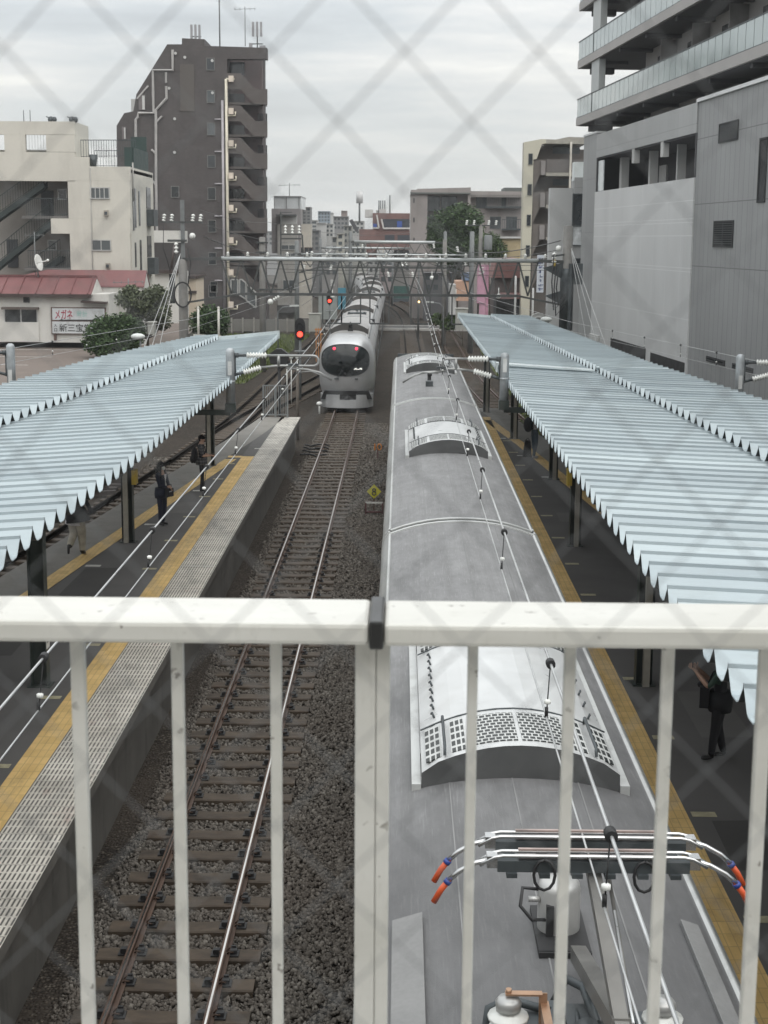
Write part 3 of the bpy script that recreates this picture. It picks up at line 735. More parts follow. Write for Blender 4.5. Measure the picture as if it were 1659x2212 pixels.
def holes_mat(name, cx, cy, fx, fy, off):
    m, N, L, B = nt(name)
    g = N.new('ShaderNodeNewGeometry'); sp = N.new('ShaderNodeSeparateXYZ'); L.new(g.outputs['Position'], sp.inputs[0])
    iy = math_n(N, L, 'DIVIDE', sp.outputs[1], cy)
    ix = math_n(N, L, 'ADD', math_n(N, L, 'DIVIDE', math_n(N, L, 'ADD', sp.outputs[0], 50.), cx), math_n(N, L, 'MULTIPLY', math_n(N, L, 'MODULO', math_n(N, L, 'FLOOR', iy), 2.), off))
    h = math_n(N, L, 'MULTIPLY', math_n(N, L, 'GREATER_THAN', math_n(N, L, 'FRACT', ix), fx), math_n(N, L, 'GREATER_THAN', math_n(N, L, 'FRACT', iy), fy))
    c = mix(N, L, h, (.5, .51, .5), (.018, .022, .022)); L.new(c, B.inputs['Base Color']); B.inputs['Roughness'].default_value = .45
    bumpn(N, L, B, math_n(N, L, 'SUBTRACT', 1., h), .8, .015); return m
gr1 = holes_mat('fan_grille', .062, .085, .22, .24, .5); gr2 = holes_mat('intake_grille', .048, .19, .3, .3, 0)
def car_section():
    pts = [(-1.365, .95), (-1.39, 1.2), (-1.39, 2.9), (-1.385, 3.1), (-1.365, 3.25), (-1.325, 3.36), (-1.27, 3.43)]
    pts += [(-1.262, 3.455), (-1.235, 3.455), (-1.225, 3.435)]
    n = len(pts)
    top = [(x, 3.66-.225*(abs(x)/1.225)**2.2) for x in np.linspace(-1.2, 1.2, 13)]
    L_ = pts+top; return L_+[(-x, z) for x, z in pts[::-1]]
def near_car(t, y0, y1, ac):
    sec = car_section(); n = len(sec); b = MB()
    ys_ = [y0, y0+.12, (y0+y1)/2, y1-.12, y1]
    for y in ys_: b.v += [(TX+x, y, z) for x, z in sec]
    for i in range(len(ys_)-1):
        for j in range(n-1):
            mid = (sec[j][0]+sec[j+1][0])/2; z = (sec[j][1]+sec[j+1][1])/2
            m = 0 if abs(mid) < 1.225 else (2 if z > 3.05 else 1)
            b.f.append([i*n+j, i*n+j+1, (i+1)*n+j+1, (i+1)*n+j]); b.m.append(m); b.s.append(m != 1)
    b.f.append(list(range(n))); b.m.append(1); b.s.append(False); b.f.append([(len(ys_)-1)*n+j for j in range(n)][::-1]); b.m.append(1); b.s.append(False)
    # underframe
    b.box(TX-1.3, TX+1.3, y0+.2, y1-.2, .35, .95, 3)
    car = b.build('car_body', [troof, tside, tedge, dark_steel], t)
    # end hoop
    e = MB(); ring = [(x*1.006, z+.022) for x, z in sec[2:-2]]; inn = [(x*.99, z-.03) for x, z in sec[2:-2]]
    for yy in (y0, y1-.11):
        o = len(e.v); k_ = len(ring)
        for y in (yy, yy+.11): e.v += [(TX+x, y, z) for x, z in ring]+[(TX+x, y, z) for x, z in inn]
        for j in range(k_-1):
            for q in ([o+j, o+j+1, o+2*k_+j+1, o+2*k_+j], [o+j, o+k_+j, o+k_+j+1, o+j+1], [o+2*k_+j, o+2*k_+j+1, o+3*k_+j+1, o+3*k_+j]): e.f.append(q); e.m.append(0); e.s.append(False)
    e.build('end_hoop', tedge, car)
    # roof cloth seams and side windows
    s = MB()
    for x in (-.62, -.05, .55): s.box(TX+x, TX+x+.012, y0+.15, y1-.15, 3.66-.225*(abs(x)/1.225)**2.2-.012, 3.664-.225*(abs(x)/1.225)**2.2)
    s.build('roof_seam', M('roof_seam_grey', (.19, .19, .19), .7), car)
    for sx in (-1, 1):
        q = MB(); y = y0+1.2
        while y < y1-1.6: q.box(TX+sx*1.383, TX+sx*1.396, y, y+1.25, 1.95, 2.75); y += 2.2
        q.build('window', glass_dark, car)
    if ac:
        y_, yl = ac; cx = TX+.035; a = MB(); W = .90
        arc = [(x, 3.735+.235*(1-(x/W)**2)) for x in np.linspace(-W, W, 13)]
        cover = [(-W-.005, 3.40), (-W, 3.70)]+arc[1:-1]+[(W, 3.70), (W+.005, 3.40)]
        for y in (y_, y_+yl): a.v += [(cx+x, y, z) for x, z in cover]
        k_ = len(cover)
        for j in range(k_-1): a.f.append([j, j+1, k_+j+1, k_+j]); a.m.append(0); a.s.append(False)
        a.f.append(list(range(k_))[::-1]); a.m.append(1); a.s.append(False); a.f.append([k_+j for j in range(k_)]); a.m.append(1); a.s.append(False)
        # skirt flange
        a.box(cx-W-.09, cx-W-.005, y_-.02, y_+yl+.02, 3.44, 3.60, 2); a.box(cx+W+.005, cx+W+.09, y_-.02, y_+yl+.02, 3.44, 3.60, 2)
        a.box(cx-W, cx+W, y_-.03, y_, 3.38, 3.44, 2)
        ao = a.build('air_conditioner', [acw, acg, tedge], car)
        def plate(name, xa, xb, ya, yb, m, h=.008):
            p = MB(); xs_ = np.linspace(xa, xb, 7)
            for y in (ya, yb): p.v += [(cx+x, y, 3.735+.235*(1-(x/W)**2)+h) for x in xs_]
            for j in range(6): p.f.append([j, j+1, 7+j+1, 7+j]); p.m.append(0); p.s.append(False)
            o = p.build(name, m, ao, fix=False); sm = o.modifiers.new('t', 'SOLIDIFY'); sm.thickness = .012; sm.offset = -1
        for (ya, yb) in ((y_+.10, y_+1.02), (y_+yl-1.02, y_+yl-.10)):
            for xa, xb in ((-.43, -.02), (.02, .43)): plate('fan_grille', xa, xb, ya+.04, yb-.06, gr1)
            for xa, xb in ((-.86, -.72), (-.63, -.50), (.50, .63), (.72, .86)): plate('intake_grille', xa, xb, ya, yb, gr2)
            for xx in (-.69, .69):
                r_ = MB(); z = 3.735+.235*(1-(xx/W)**2)
                r_.tube([(cx+xx, ya-.02, z+.01), (cx+xx, ya+.02, z+.08), (cx+xx, yb-.02, z+.08), (cx+xx, yb+.02, z+.01)], .016, 6)
                r_.build('guard_bar', dark_steel, ao)
        ln = MB()
        for ya in (y_+1.09, y_+yl-1.09):
            for xa, xb in zip(np.linspace(-W, W, 11)[:-1], np.linspace(-W, W, 11)[1:]):
                ln.bar((cx+xa, ya, 3.74+.235*(1-(xa/W)**2)), (cx+xb, ya, 3.74+.235*(1-(xb/W)**2)), .02, .012)
        ln.build('cover_joint', dark_steel, ao)
        for sx in (-1, 1):
            h = MB(); xx = sx*.76; z = 3.735+.235*(1-(xx/W)**2); y = y_+1.3
            while y < y_+yl-1.25: h.tube([(cx+xx, y, z), (cx+xx+sx*.02, y+.02, z+.045), (cx+xx+sx*.03, y+.09, z+.01)], .012, 5); y += .27 if sx < 0 else .4
            h.build('cover_latch', dark_steel, ao)
        sl = MB()
        for yy in list(np.arange(y_+.12, y_+.62, .075))+list(np.arange(y_+yl-.6, y_+yl-.12, .075)):
            for sx in (-1, 1): sl.box(cx+sx*(W-.001), cx+sx*(W+.006), yy, yy+.05, 3.62, 3.67)
        sl.build('side_slot', black, ao)
    return car
ct = thing('commuter_train', 'grey roofed commuter train standing at the right platform with its pantograph up', 'train', (TX, 35, 0))
near_car(ct, 5.6, 25.80, (13.1, 4.9)); c2 = near_car(ct, 25.98, 46.25, (34.3, 4.7)); c3 = near_car(ct, 46.43, 65.2, (56.3, 4.7))
b = MB()
for y in (25.78, 46.23): b.box(TX-1.22, TX+1.22, y, y+.22, 1.0, 3.42)
b.build('gangway_bellows', M('bellows_grey', (.16, .16, .16), .8), ct)
b = MB(); b.tube([(.98, 52.2, 3.6), (.98, 52.2, 3.95)], .03); b.lathe([(.09, 0), (.09, .05), (.05, .07), (.05, .22), (.08, .24), (.08, .33), (0, .34)], (1.02, 52.0, 3.62)); b.build('roof_antenna', black, c3)
b = MB(); b.box(.86, 1.1, 50.2, 50.5, 3.62, 3.83); b.build('roof_box', dark_steel, c3)
b = MB(); b.bar((-.2, 65.26, 2.95), (2.3, 65.26, 2.95), .12, .06); b.box(TX-1.2, TX+1.2, 65.18, 65.3, 3.3, 3.62); b.build('end_visor', dark_steel, c3)
# pantograph and roof gear, from the survey at contact height
r5 = (1080, 1950, 1920, 2560); r7 = (900, 1450, 1920, 2560)
pg = MB(); 
pant = thing('pantograph', None, None, (1.15, 8.8, 3.6)); pant.parent = ct; pant.matrix_parent_inverse = world_of(ct).inverted()
chrome = M('carbon_strip_metal', (.60, .60, .60), .22, .9, var=.15, scale=6); copper = M('copper_strap', (.42, .27, .18), .4, .7, var=.2, scale=6)
orange = M('orange_horn_tip', (.60, .095, .03), .45, var=.08); blue_tape = M('blue_tape', (.03, .06, .25), .4)
def strip5(pts, y): return [at(*zd(r5, a, b), y) for a, b in pts]
for yy, dyp, dxp in ((8.06, 0, 0), (8.37, -95, -10)):
    s = MB()
    lo = at(*zd(r5, 322+dxp, 386+dyp), yy); hi = at(*zd(r5, 1268+dxp*2, 386+dyp), yy)
    z0 = (lo.z+hi.z)/2
    for off in (-.035, .035):
        s.tube([(lo.x-.10, yy+off, z0-.035), (lo.x-.02, yy+off, z0+.012), (lo.x+.03, yy+off, z0+.022), (hi.x-.03, yy+off, z0+.022), (hi.x+.02, yy+off, z0+.012), (hi.x+.10, yy+off, z0-.035)], .0115, 8, 0)
    s.bar((lo.x+.12, yy-.012, z0+.012), (hi.x-.12, yy-.012, z0+.012), .02, .02, 3); s.bar((lo.x+.12, yy+.035, z0+.034), (hi.x-.12, yy+.035, z0+.034), .02, .012, 3)
    s.box(lo.x+.0, hi.x, yy-.045, yy+.045, z0-.07, z0-.005, 1)
    for xx in np.linspace(lo.x+.08, hi.x-.08, 6): s.box(xx-.03, xx+.03, yy-.07, yy+.05, z0-.095, z0-.07, 1)
    s.build('contact_strip', [chrome, dark_steel, copper, M('worn_contact', (.45, .36, .33), .35, .7, var=.25, scale=5)], pant)
    for sx, x in ((-1, lo.x), (1, hi.x)):
        h = MB(); p = [(x+sx*.02, yy, z0-.01), (x+sx*.12, yy, z0-.035), (x+sx*.21, yy, z0-.085), (x+sx*.27, yy, z0-.14)]
        h.tube(p, .0155, 8, 0); h.box(x+sx*.0, x+sx*.06, yy-.04, yy+.04, z0-.05, z0+.02, 0)
        q = [p[-1], (x+sx*.315, yy, z0-.20), (x+sx*.355, yy, z0-.275)]; h.tube(q, .018, 8, 1); h.tube([p[-1], (x+sx*.285, yy, z0-.16)], .023, 8, 2)
        h.build('horn', [chrome, orange, blue_tape], pant)
b = MB()   # loops of shunt cable under the head
for cx_, cy_ in ((555, 470), (1050, 480)):
    c = at(*zd(r5, cx_, cy_), 8.0); b.tube([(c.x+.06*math.sin(a), c.y, c.z+.09*math.cos(a)) for a in np.linspace(0, 2*PI, 13)], .009, 6)
b.build('shunt_cable', black, pant)
armg = M('pantograph_arm_grey', (.16, .155, .145), .45, .4, var=.2, scale=3)
hd = at(*zd(r5, 790, 420), 8.15); lo = at(*zd(r5, 938, 1230), 7.1)
b = MB(); b.bar(hd, lo, .075, .06); b.bar((hd.x-.35, hd.y+.1, hd.z-.03), (hd.x+.45, hd.y+.1, hd.z-.03), .05); b.bar(lo, (1.22, 9.4, 3.80), .10, .10); b.tube([lo+Vector((.06, .05, .03)), (hd.x+.1, hd.y, hd.z-.08)], .012, 6)
b.build('arm', armg, pant)
b = MB(); b.box(.62, 1.72, 8.0, 8.12, 3.72, 3.80); b.box(.62, 1.72, 6.6, 6.72, 3.72, 3.80); b.box(.78, .88, 6.6, 8.6, 3.74, 3.82); b.box(1.46, 1.56, 6.6, 8.6, 3.74, 3.82)
b.box(1.02, 1.2, 8.1, 8.5, 3.72, 3.92); b.lathe([(.0, 0), (.085, .0), (.085, .22), (.05, .26), (0, .26)], (1.13, 8.0, 3.9), axis=(0, 1, 0), n=12)
b.tube([(1.0, 8.75, 3.8), (1.06, 8.72, 3.97), (1.15, 8.55, 4.0), (1.2, 8.3, 3.9)], .03, 8); b.tube([(.55, 8.55, 3.62), (.58, 8.6, 3.83), (.7, 8.62, 3.88), (.95, 8.55, 3.84)], .028, 8)
b.box(.93, 1.0, 8.1, 8.65, 3.8, 3.86); b.box(1.25, 1.4, 8.2, 8.45, 3.75, 3.86); b.tube([(1.32, 8.35, 3.85), (1.42, 8.4, 3.85)], .06, 10)
for xx in (.98, 1.08, 1.3): b.tube([(xx, 8.15, 3.93), (xx+.02, 8.5, 3.9)], .018, 6)
b.build('base_frame', dark_steel, pant)
cop = MB(); cop.bar((.66, 8.36, 4.055), (.88, 8.36, 4.055), .05, .012); cop.bar((.885, 8.36, 4.06), (.885, 8.33, 3.80), .05, .012); cop.tube([(.68, 8.36, 4.05), (.68, 8.36, 4.085)], .018, 8); cop.box(.87, .92, 8.05, 8.38, 3.72, 4.0)
cop.build('copper_strap', copper, pant)
def insulator(b, p, r=.10, n=3, h=.075, m=0, axis=(0, 0, 1)):
    prof = [(r*.5, 0)]
    for i in range(n): prof += [(r*.55, i*h), (r, i*h+h*.35), (r*.98, i*h+h*.55), (r*.5, i*h+h*.8)]
    prof += [(r*.45, n*h)]
    b.lathe(prof, p, 14, m, axis)
for (x, y) in ((.68, 8.36), (1.60, 8.36), (.68, 6.7), (1.6, 6.7)):
    b = MB(); insulator(b, (x, y, 3.70), .125, 3, .085, 0); b.lathe([(.075, 0), (.08, .05), (.06, .08), (0, .085)], (x, y, 3.95), 12, 1); b.box(x-.16, x+.16, y-.14, y+.14, 3.56, 3.70, 2)
    b.build('post_insulator', [porcelain, alu, dark_steel], pant)
b = MB(); c = at(*zd(r5, 630, 490), 10.0)
b.lathe([(.135, 0), (.15, .03), (.15, .56), (.14, .60), (.11, .62), (0, .63)], (c.x, 10.0, c.z-.62), 22, 0)
b.box(c.x-.17, c.x+.19, 9.62, 10.35, 3.64, 3.70, 1); b.box(c.x-.17, c.x+.19, 9.60, 9.63, 3.58, 3.70, 1)
b.tube([(c.x-.13, 10.0, 3.98), (c.x-.26, 9.98, 4.0), (c.x-.28, 9.9, 3.9), (c.x-.2, 9.85, 3.82), (c.x-.1, 9.9, 3.8)], .014, 6, 1); b.tube([(c.x-.14, 9.95, 3.93), (c.x-.22, 9.95, 3.93)], .022, 8, 2)
b.box(c.x-.1, c.x-.05, 9.84, 9.9, 3.7, 3.92, 1)
b.build('surge_arrester', [M('arrester_grey', (.42, .42, .41), .35, .3, var=.08, scale=3), black, alu], pant)
b = MB()
for xa, xb in ((TX-1.12, .20), (2.10, TX+1.14)):
    for ya, yb in ((5.9, 10.45),):
        z = lambda x: 3.672-.225*(abs(x-TX)/1.225)**2.2
        b.prism([(xa, ya, z(xa)-.02), (xb, ya, z(xb)-.02), (xb, ya, z(xb)+.035), (xa, ya, z(xa)+.035)], (0, yb-ya, 0))
b.build('roof_walkway', M('walkway_grey', (.20, .20, .198), .7, var=.15, scale=2, fine=.3), ct, bev=.006)

# ------------------------------------------------------------------ silver limited express train
silver = M('silver_paint', (.48, .485, .49), .36, .55, var=.07, scale=.6, stain=.12, staincol=(.25, .24, .23))
sroof = M('express_roof_grey', (.34, .33, .32), .5, .2, var=.15, scale=1, stain=.3)
LXH, LZC, LZH = 1.42, 1.92, 1.74
def sup(n=44, e=3.1):
    o = []
    for i in range(n):
        a = 2*PI*i/n-PI/2; c, s = math.cos(a), math.sin(a)
        o.append((LXH*math.copysign(abs(c)**(2/e), c), LZH*math.copysign(abs(s)**(2/e), s)))
    return o
SEC = sup(); NOSE = 1.3
def capy(x, z):   # depth of the nose surface behind its tip
    t = ((abs(x)/LXH)**3.1+(abs(z-LZC)/LZH)**3.1)**(1/3.1); t = min(t, .9999)
    return NOSE*(1-(1-t**2.9)**.5)
YN = 75.9
ex = thing('express_train', 'silver rounded express train with oval black rear window and red tail lights', 'train', (-2.8, 76, 0))
def lofted(y0, y1, nose, name='car_body'):
    b = MB(); rings = []
    if nose:
        for t in (.02, .18, .36, .52, .66, .78, .87, .93, .97, .99): rings.append((YN+NOSE*(1-(1-t**2.9)**.5), t))
        rings.append((YN+NOSE, 1))
        ys_ = list(np.arange(YN+NOSE+1.5, y1-.3, 2.2))+[y1]
    else: ys_ = [y0]+list(np.arange(y0+.4, y1-.3, 2.2))+[y1]
    rings += [(y, 1) for y in ys_]
    n = len(SEC)
    for (y, t) in rings:
        cx = interp(T2, y); dx = interp(T2, y+.5)-interp(T2, y-.5)
        for (x, z) in SEC: b.v.append((cx+x*t, y-dx*x*t, max(.42, LZC+z*t)))
    for i in range(len(rings)-1):
        for j in range(n):
            j2 = (j+1) % n; b.f.append([i*n+j, i*n+j2, (i+1)*n+j2, (i+1)*n+j]); b.m.append(0); b.s.append(True)
    b.f.append(list(range(n))); b.m.append(0); b.s.append(False); b.f.append([(len(rings)-1)*n+j for j in range(n)][::-1]); b.m.append(0); b.s.append(False)
    return b.build(name, silver, ex)
def path_box(b, y0, y1, xa, xb, zf, zt, m=0, step=2.5):
    ys_ = list(np.arange(y0, y1-.01, step))+[y1]; n = 4
    o = len(b.v)
    for y in ys_:
        c = interp(T2, y); dx = interp(T2, y+.5)-interp(T2, y-.5)
        for (x, z) in ((xa, zf), (xb, zf), (xb, zt), (xa, zt)): b.v.append((c+x, y-dx*x, z))
    for i in range(len(ys_)-1):
        for j in range(4):
            j2 = (j+1) % 4; b.f.append([o+i*4+j, o+i*4+j2, o+(i+1)*4+j2, o+(i+1)*4+j]); b.m.append(m); b.s.append(False)
    b.f.append([o, o+1, o+2, o+3][::-1]); b.m.append(m); b.s.append(False); k_ = o+(len(ys_)-1)*4; b.f.append([k_, k_+1, k_+2, k_+3]); b.m.append(m); b.s.append(False)
def zs(x): return LZC+LZH*(1-(abs(x)/LXH)**3.1)**(1/3.1)
for i in range(8):
    y0, y1 = YN+i*20+(.35 if i else 0), YN+(i+1)*20-.1
    car = lofted(y0, y1, i == 0)
    rf = MB(); ya, yb = (y0+3.0 if i == 0 else y0+.3), y1-.3
    ys_ = list(np.arange(ya, yb-.5, 2.2))+[yb]; xs_ = np.linspace(-1.05, 1.05, 9)
    for y in ys_:
        c = interp(T2, y)
        rf.v += [(c+x, y, zs(x)+.012) for x in xs_]
    for a in range(len(ys_)-1):
        for j in range(8): rf.f.append([a*9+j, a*9+j+1, (a+1)*9+j+1, (a+1)*9+j]); rf.m.append(0); rf.s.append(True)
    ro = rf.build('roof_panel', sroof, car, fix=False)
    e = MB()
    for s in (-1, 1): path_box(e, ya, yb, s*1.07-.025, s*1.07+.025, zs(1.07)-.02, zs(1.07)+.045)
    e.build('roof_gutter', dark_steel, car)
    for s in (-1, 1):
        w = MB(); y = y0+(4.3 if i == 0 else 1.5)
        while y < y1-2.6: path_box(w, y, y+1.9, s*(LXH-.006), s*(LXH+.006), 1.35, 2.75); y += 2.5
        w.build('window', glass_dark, car)
    for ay in ((y0+5.2,) if i == 0 else (y0+8,)):
        a = MB(); c = interp(T2, ay); W = 1.0; arc = [(x, 3.72+.33*(1-(x/W)**2)) for x in np.linspace(-W, W, 11)]
        sec = [(-W, 3.45)]+arc+[(W, 3.45)]; k_ = len(sec); L_ = 3.4
        for y in (ay, ay+L_):
            cc = interp(T2, y); a.v += [(cc+x, y, z) for x, z in sec]
        for j in range(k_-1): a.f.append([j, j+1, k_+j+1, k_+j]); a.m.append(0); a.s.append(False)
        a.f.append(list(range(k_))[::-1]); a.m.append(1); a.s.append(False); a.f.append([k_+j for j in range(k_)]); a.m.append(1); a.s.append(False)
        a.build('air_conditioner', [sroof, M('express_ac_end', (.085, .08, .076), .6)], car)
    if i in (1, 3, 5):
        p = MB(); yy = y0+2.6; c = interp(T2, yy)
        p.box(c-.6, c+.6, yy, yy+1.6, 3.62, 3.74); p.bar((c-.9, yy+.2, 3.92), (c+.9, yy+.2, 3.92), .06); p.bar((c-.9, yy+.6, 3.92), (c+.9, yy+.6, 3.92), .06); p.bar((c, yy+1.6, 3.8), (c, yy+.3, 3.92), .09)
        for xx in (-.5, .5): p.tube([(c+xx, yy+.1, 3.6), (c+xx, yy+.1, 3.8)], .07, 8)
        p.build('folded_pantograph', dark_steel, car)
    if i == 0:
        e = MB(); cx = interp(T2, 77); OX, OZ = -.07, 2.47
        # oval rear window laid on the nose surface
        rings = 8; n = 40; hw, hh = 1.21, .785
        def on(x, z, off): return (cx+x, YN+capy(x, z)-off, z)
        e.v.append(on(OX, OZ, .02))
        for r_ in range(1, rings+1):
            for j in range(n):
                a = 2*PI*j/n; c_, s_ = math.cos(a), math.sin(a)
                x = OX+hw*r_/rings*math.copysign(abs(c_)**.78, c_); z = OZ+hh*r_/rings*math.copysign(abs(s_)**.78, s_)
                e.v.append(on(x, z, .02))
        for j in range(n): e.f.append([0, 1+j, 1+(j+1) % n]); e.m.append(0); e.s.append(True)
        for r_ in range(rings-1):
            for j in range(n): e.f.append([1+r_*n+j, 1+(r_+1)*n+j, 1+(r_+1)*n+(j+1) % n, 1+r_*n+(j+1) % n]); e.m.append(0); e.s.append(True)
        win = e.build('rear_window', M('rear_glass', (.012, .016, .017), .12, var=.4, scale=.8, spec=.4), car)
        f = MB(); o0 = 1+(rings-1)*n
        f.tube([Vector(e.v[o0+j % n])+Vector((0, -.005, 0)) for j in range(n+1)], .02, 6, 0, caps=False); f.build('window_seal', black, win)
        mbar = MB(); mbar.bar(on(-.05, 1.76, .03), on(-.05, 3.19, .03), .09, .02, 0, (0, 1, 0)); mbar.build('mullion', M('mullion_black', (.012, .012, .014), .5), win)
        for x in (-.62, .50):
            l = MB(); l.sphere(on(x, 3.05, .05), .072, 12, 0, (1, .5, 1)); l.build('tail_light', pink_glow, car)
        d = MB()
        for k_, w in enumerate((.10, .05, .05, .10)): pass
        d.bar(on(.38, 2.03, .04), on(.78, 2.03, .04), .02, .05, 0, (0, 1, 0)); d.bar(on(.42, 2.08, .04), on(.52, 2.08, .04), .02, .10, 0, (0, 1, 0)); d.bar(on(.66, 2.08, .04), on(.76, 2.08, .04), .02, .10, 0, (0, 1, 0))
        d.build('destination_lights', white_glow, win)
        w = MB(); w.bar(on(-.5, 1.58, .06), on(-.22, 2.0, .06), .02); w.bar(on(-.44, 1.58, .06), on(-.16, 2.0, .06), .02); w.box(cx-.6, cx-.38, YN+capy(-.5, 1.56)-.08, YN+capy(-.5, 1.56), 1.52, 1.58); w.box(cx+.42, cx+.58, YN+capy(.5, 1.56)-.08, YN+capy(.5, 1.56), 1.52, 1.58)
        w.build('wiper', dark_steel, win)
        # skirt with coupler recess, dark mouth above it
        s = MB(); m_ = 17; xs_ = np.linspace(-1.33, 1.33, m_)
        fy = lambda x, k_: YN-.28+k_+1.35*(1-(1-(abs(x)/1.36)**2.6)**.5)
        for j in range(m_-1):
            xa, xb = xs_[j], xs_[j+1]; top = .50 if abs((xa+xb)/2-.02) < .42 else .74
            s.prism([(cx+xa, fy(xa, 0), .10), (cx+xb, fy(xb, 0), .10), (cx+xb, fy(xb, .02), top), (cx+xa, fy(xa, .02), top)], (0, .5, 0))
        s.build('skirt', silver, car)
        mm = MB(); mm.prism([(cx-1.30, YN+.16, .5), (cx+1.30, YN+.16, .5), (cx+1.12, YN+.04, .93), (cx-1.12, YN+.04, .93)], (0, .5, 0)); mm.box(cx-.42, cx+.46, YN+.0, YN+.6, .42, .66); mm.lathe([(.14, 0), (.14, .35), (.1, .4), (0, .4)], (cx+.05, YN+.2, .55), 10, 0, (0, -1, 0))
        mm.build('coupler_recess', black, car)
        ap = MB(); ac_ = cx+.05; ap.prism([(ac_-.16, YN+4.3, 3.63), (ac_+.16, YN+4.3, 3.63), (ac_+.07, YN+4.4, 3.98), (ac_-.07, YN+4.4, 3.98)], (0, .12, 0)); ap.lathe([(.11, 0), (.09, .12), (.02, .26), (0, .27)], (ac_, YN+4.4, 3.9), 8)
        ap.build('roof_antenna', black, car)
gb = MB()
for i in range(1, 8):
    y = YN+i*20-.1; c = interp(T2, y); gb.box(c-1.2, c+1.2, y-.05, y+.5, .6, 3.5)
gb.build('gangway', black, ex)
bg = MB()
for i in range(8):
    y0 = YN+i*20; path_box(bg, y0+1.5, y0+19.5, -1.3, 1.3, .1, .6)
bg.build('underframe', dark_steel, ex)
# ------------------------------------------------------------------ overhead line equipment
r3 = (0, 600, 700, 1300); rC = (940, 860, 1540, 1500); rU = (540, 840, 840, 1090)
ZC, ZM = 5.05, 5.45
def wire(b, p, q, r, sag=0, n=2, m=0):
    p, q = Vector(p), Vector(q); k_ = max(2, n)
    b.tube([p+(q-p)*(i/(k_-1))-Vector((0, 0, 4*sag*(i/(k_-1))*(1-i/(k_-1)))) for i in range(k_)], r, 5, m, caps=False)
def line_set(label, mess, cont, hang, rm=.0095, rc=.0065, xoff=None):
    t = thing('overhead_line', label, 'overhead wire', mess[0], 0, 'overhead contact lines over the tracks')
    b = MB(); b.tube(mess, rm, 6, 0, caps=False); b.build('messenger_wire', wire_m, t)
    b = MB(); b.tube(cont, rc, 6, 0, caps=False); b.build('contact_wire', wire_m, t)
    def on(path, y):
        for p, q in zip(path, path[1:]):
            if p[1] <= y <= q[1]: return Vector(p)+(Vector(q)-Vector(p))*((y-p[1])/(q[1]-p[1]))
        return Vector(path[-1])
    for y in hang:
        a, c = on(mess, y), on(cont, y); d = MB()
        d.tube([a+Vector((0, -.04, 0)), a+Vector((0, .04, 0))], .034, 10, 0); d.tube([a, c], .005, 5, 0)
        s = a+(c-a)*.72; d.lathe([(.008, -.02), (.026, -.012), (.026, .012), (.008, .02)], s, 10, 1); d.tube([c+Vector((0, 0, .07)), c], .014, 6, 0)
        d.build('dropper', [black, porcelain], t)
    return t
far2 = [(interp(T2, y)-.2, y, ZM) for y in (80, 110, 150, 180, 200, 220)]
hL = [onz(*zd(r3, a, b), ZM).y for a, b in ((925, 1720), (1240, 1345), (1415, 1125), (1560, 945))]; hL = [hL[0]-9.6, hL[0]-4.9]+hL+[hL[-1]+5*i for i in range(1, 6)]
line_set('pair of white overhead wires with black hangers slanting over the open track and left platform', [(-2.58, 2, ZM), (-2.58, 46, ZM)]+far2, [(-2.63, 2, ZC), (-2.63, 46, ZC)]+[(x, y, ZC) for x, y, z in far2], hL)
hR = [onz(*zd(rC, a, b), ZM).y for a, b in ((885, 1300), (735, 870), (648, 605), (577, 385))]; hR = [onz(*zd((900, 1450, 1920, 2560), 1055, 1035), ZM).y]+[hR[0]-5]+hR+[hR[-1]+5*i for i in range(1, 9)]
far3 = [(interp(T3, y)+.2, y, ZM) for y in (80, 110, 150, 180, 200, 220)]
line_set('thick white overhead rope and contact wire above the grey roofed train', [(1.11, 2, ZM), (1.11, 46, ZM)]+far3, [(1.09, 2, ZC), (1.09, 46, ZC)]+[(x-.05, y, ZC) for x, y, z in far3], hR, .0105, .0068)
b = MB(); b.tube([onz(*zd(r7, 1035, 1345), ZC), at(*zd(r7, 1075, 1600), 6.9), at(*zd(r7, 1112, 1805), 6.2)], .007, 6); tag(b.build('earth_wire', wire_m), 'white wire branching off the contact wire in front of the pantograph', 'wire')
rH = (0, 640, 480, 900)
pa, pb = onz(*zd(rH, 85, 800), 5.2), onz(*zd(rH, 1640, 545), 5.0); ca, cb = onz(*zd(rH, 390, 865), 4.75), onz(*zd(rH, 1440, 660), 4.6)
d1 = pb-pa
m1 = [tuple(pa-d1*.8), tuple(pa), tuple(pb), (interp(T1, 128)-.2, 128, 4.9)]
c1 = [(p[0], p[1], p[2]-.42) for p in m1]
line_set('overhead wires crossing in front of the white shop and bushes on the left', m1, c1, [onz(*zd(rH, a, b), 5.1).y for a, b in ((380, 757), (775, 700), (1095, 650))]+[pb.y, pb.y+9], .009, .006)
rG = (1200, 640, 1920, 1500)
pa, pb = onz(*zd(rG, 1500, 585), 5.1), onz(*zd(rG, 520, 380), 4.9)
m4 = [tuple(pa-(pb-pa)*.6), tuple(pa), tuple(pb), (interp(T4, 110)+.1, 110, 4.9)]
line_set('thin overhead wires in front of the lower wall of the grey building', m4, [(p[0], p[1], p[2]-.40) for p in m4], [onz(*zd(rG, a, b), 5.05).y for a, b in ((675, 418), (858, 462), (1078, 512), (1338, 562))], .009, .006)

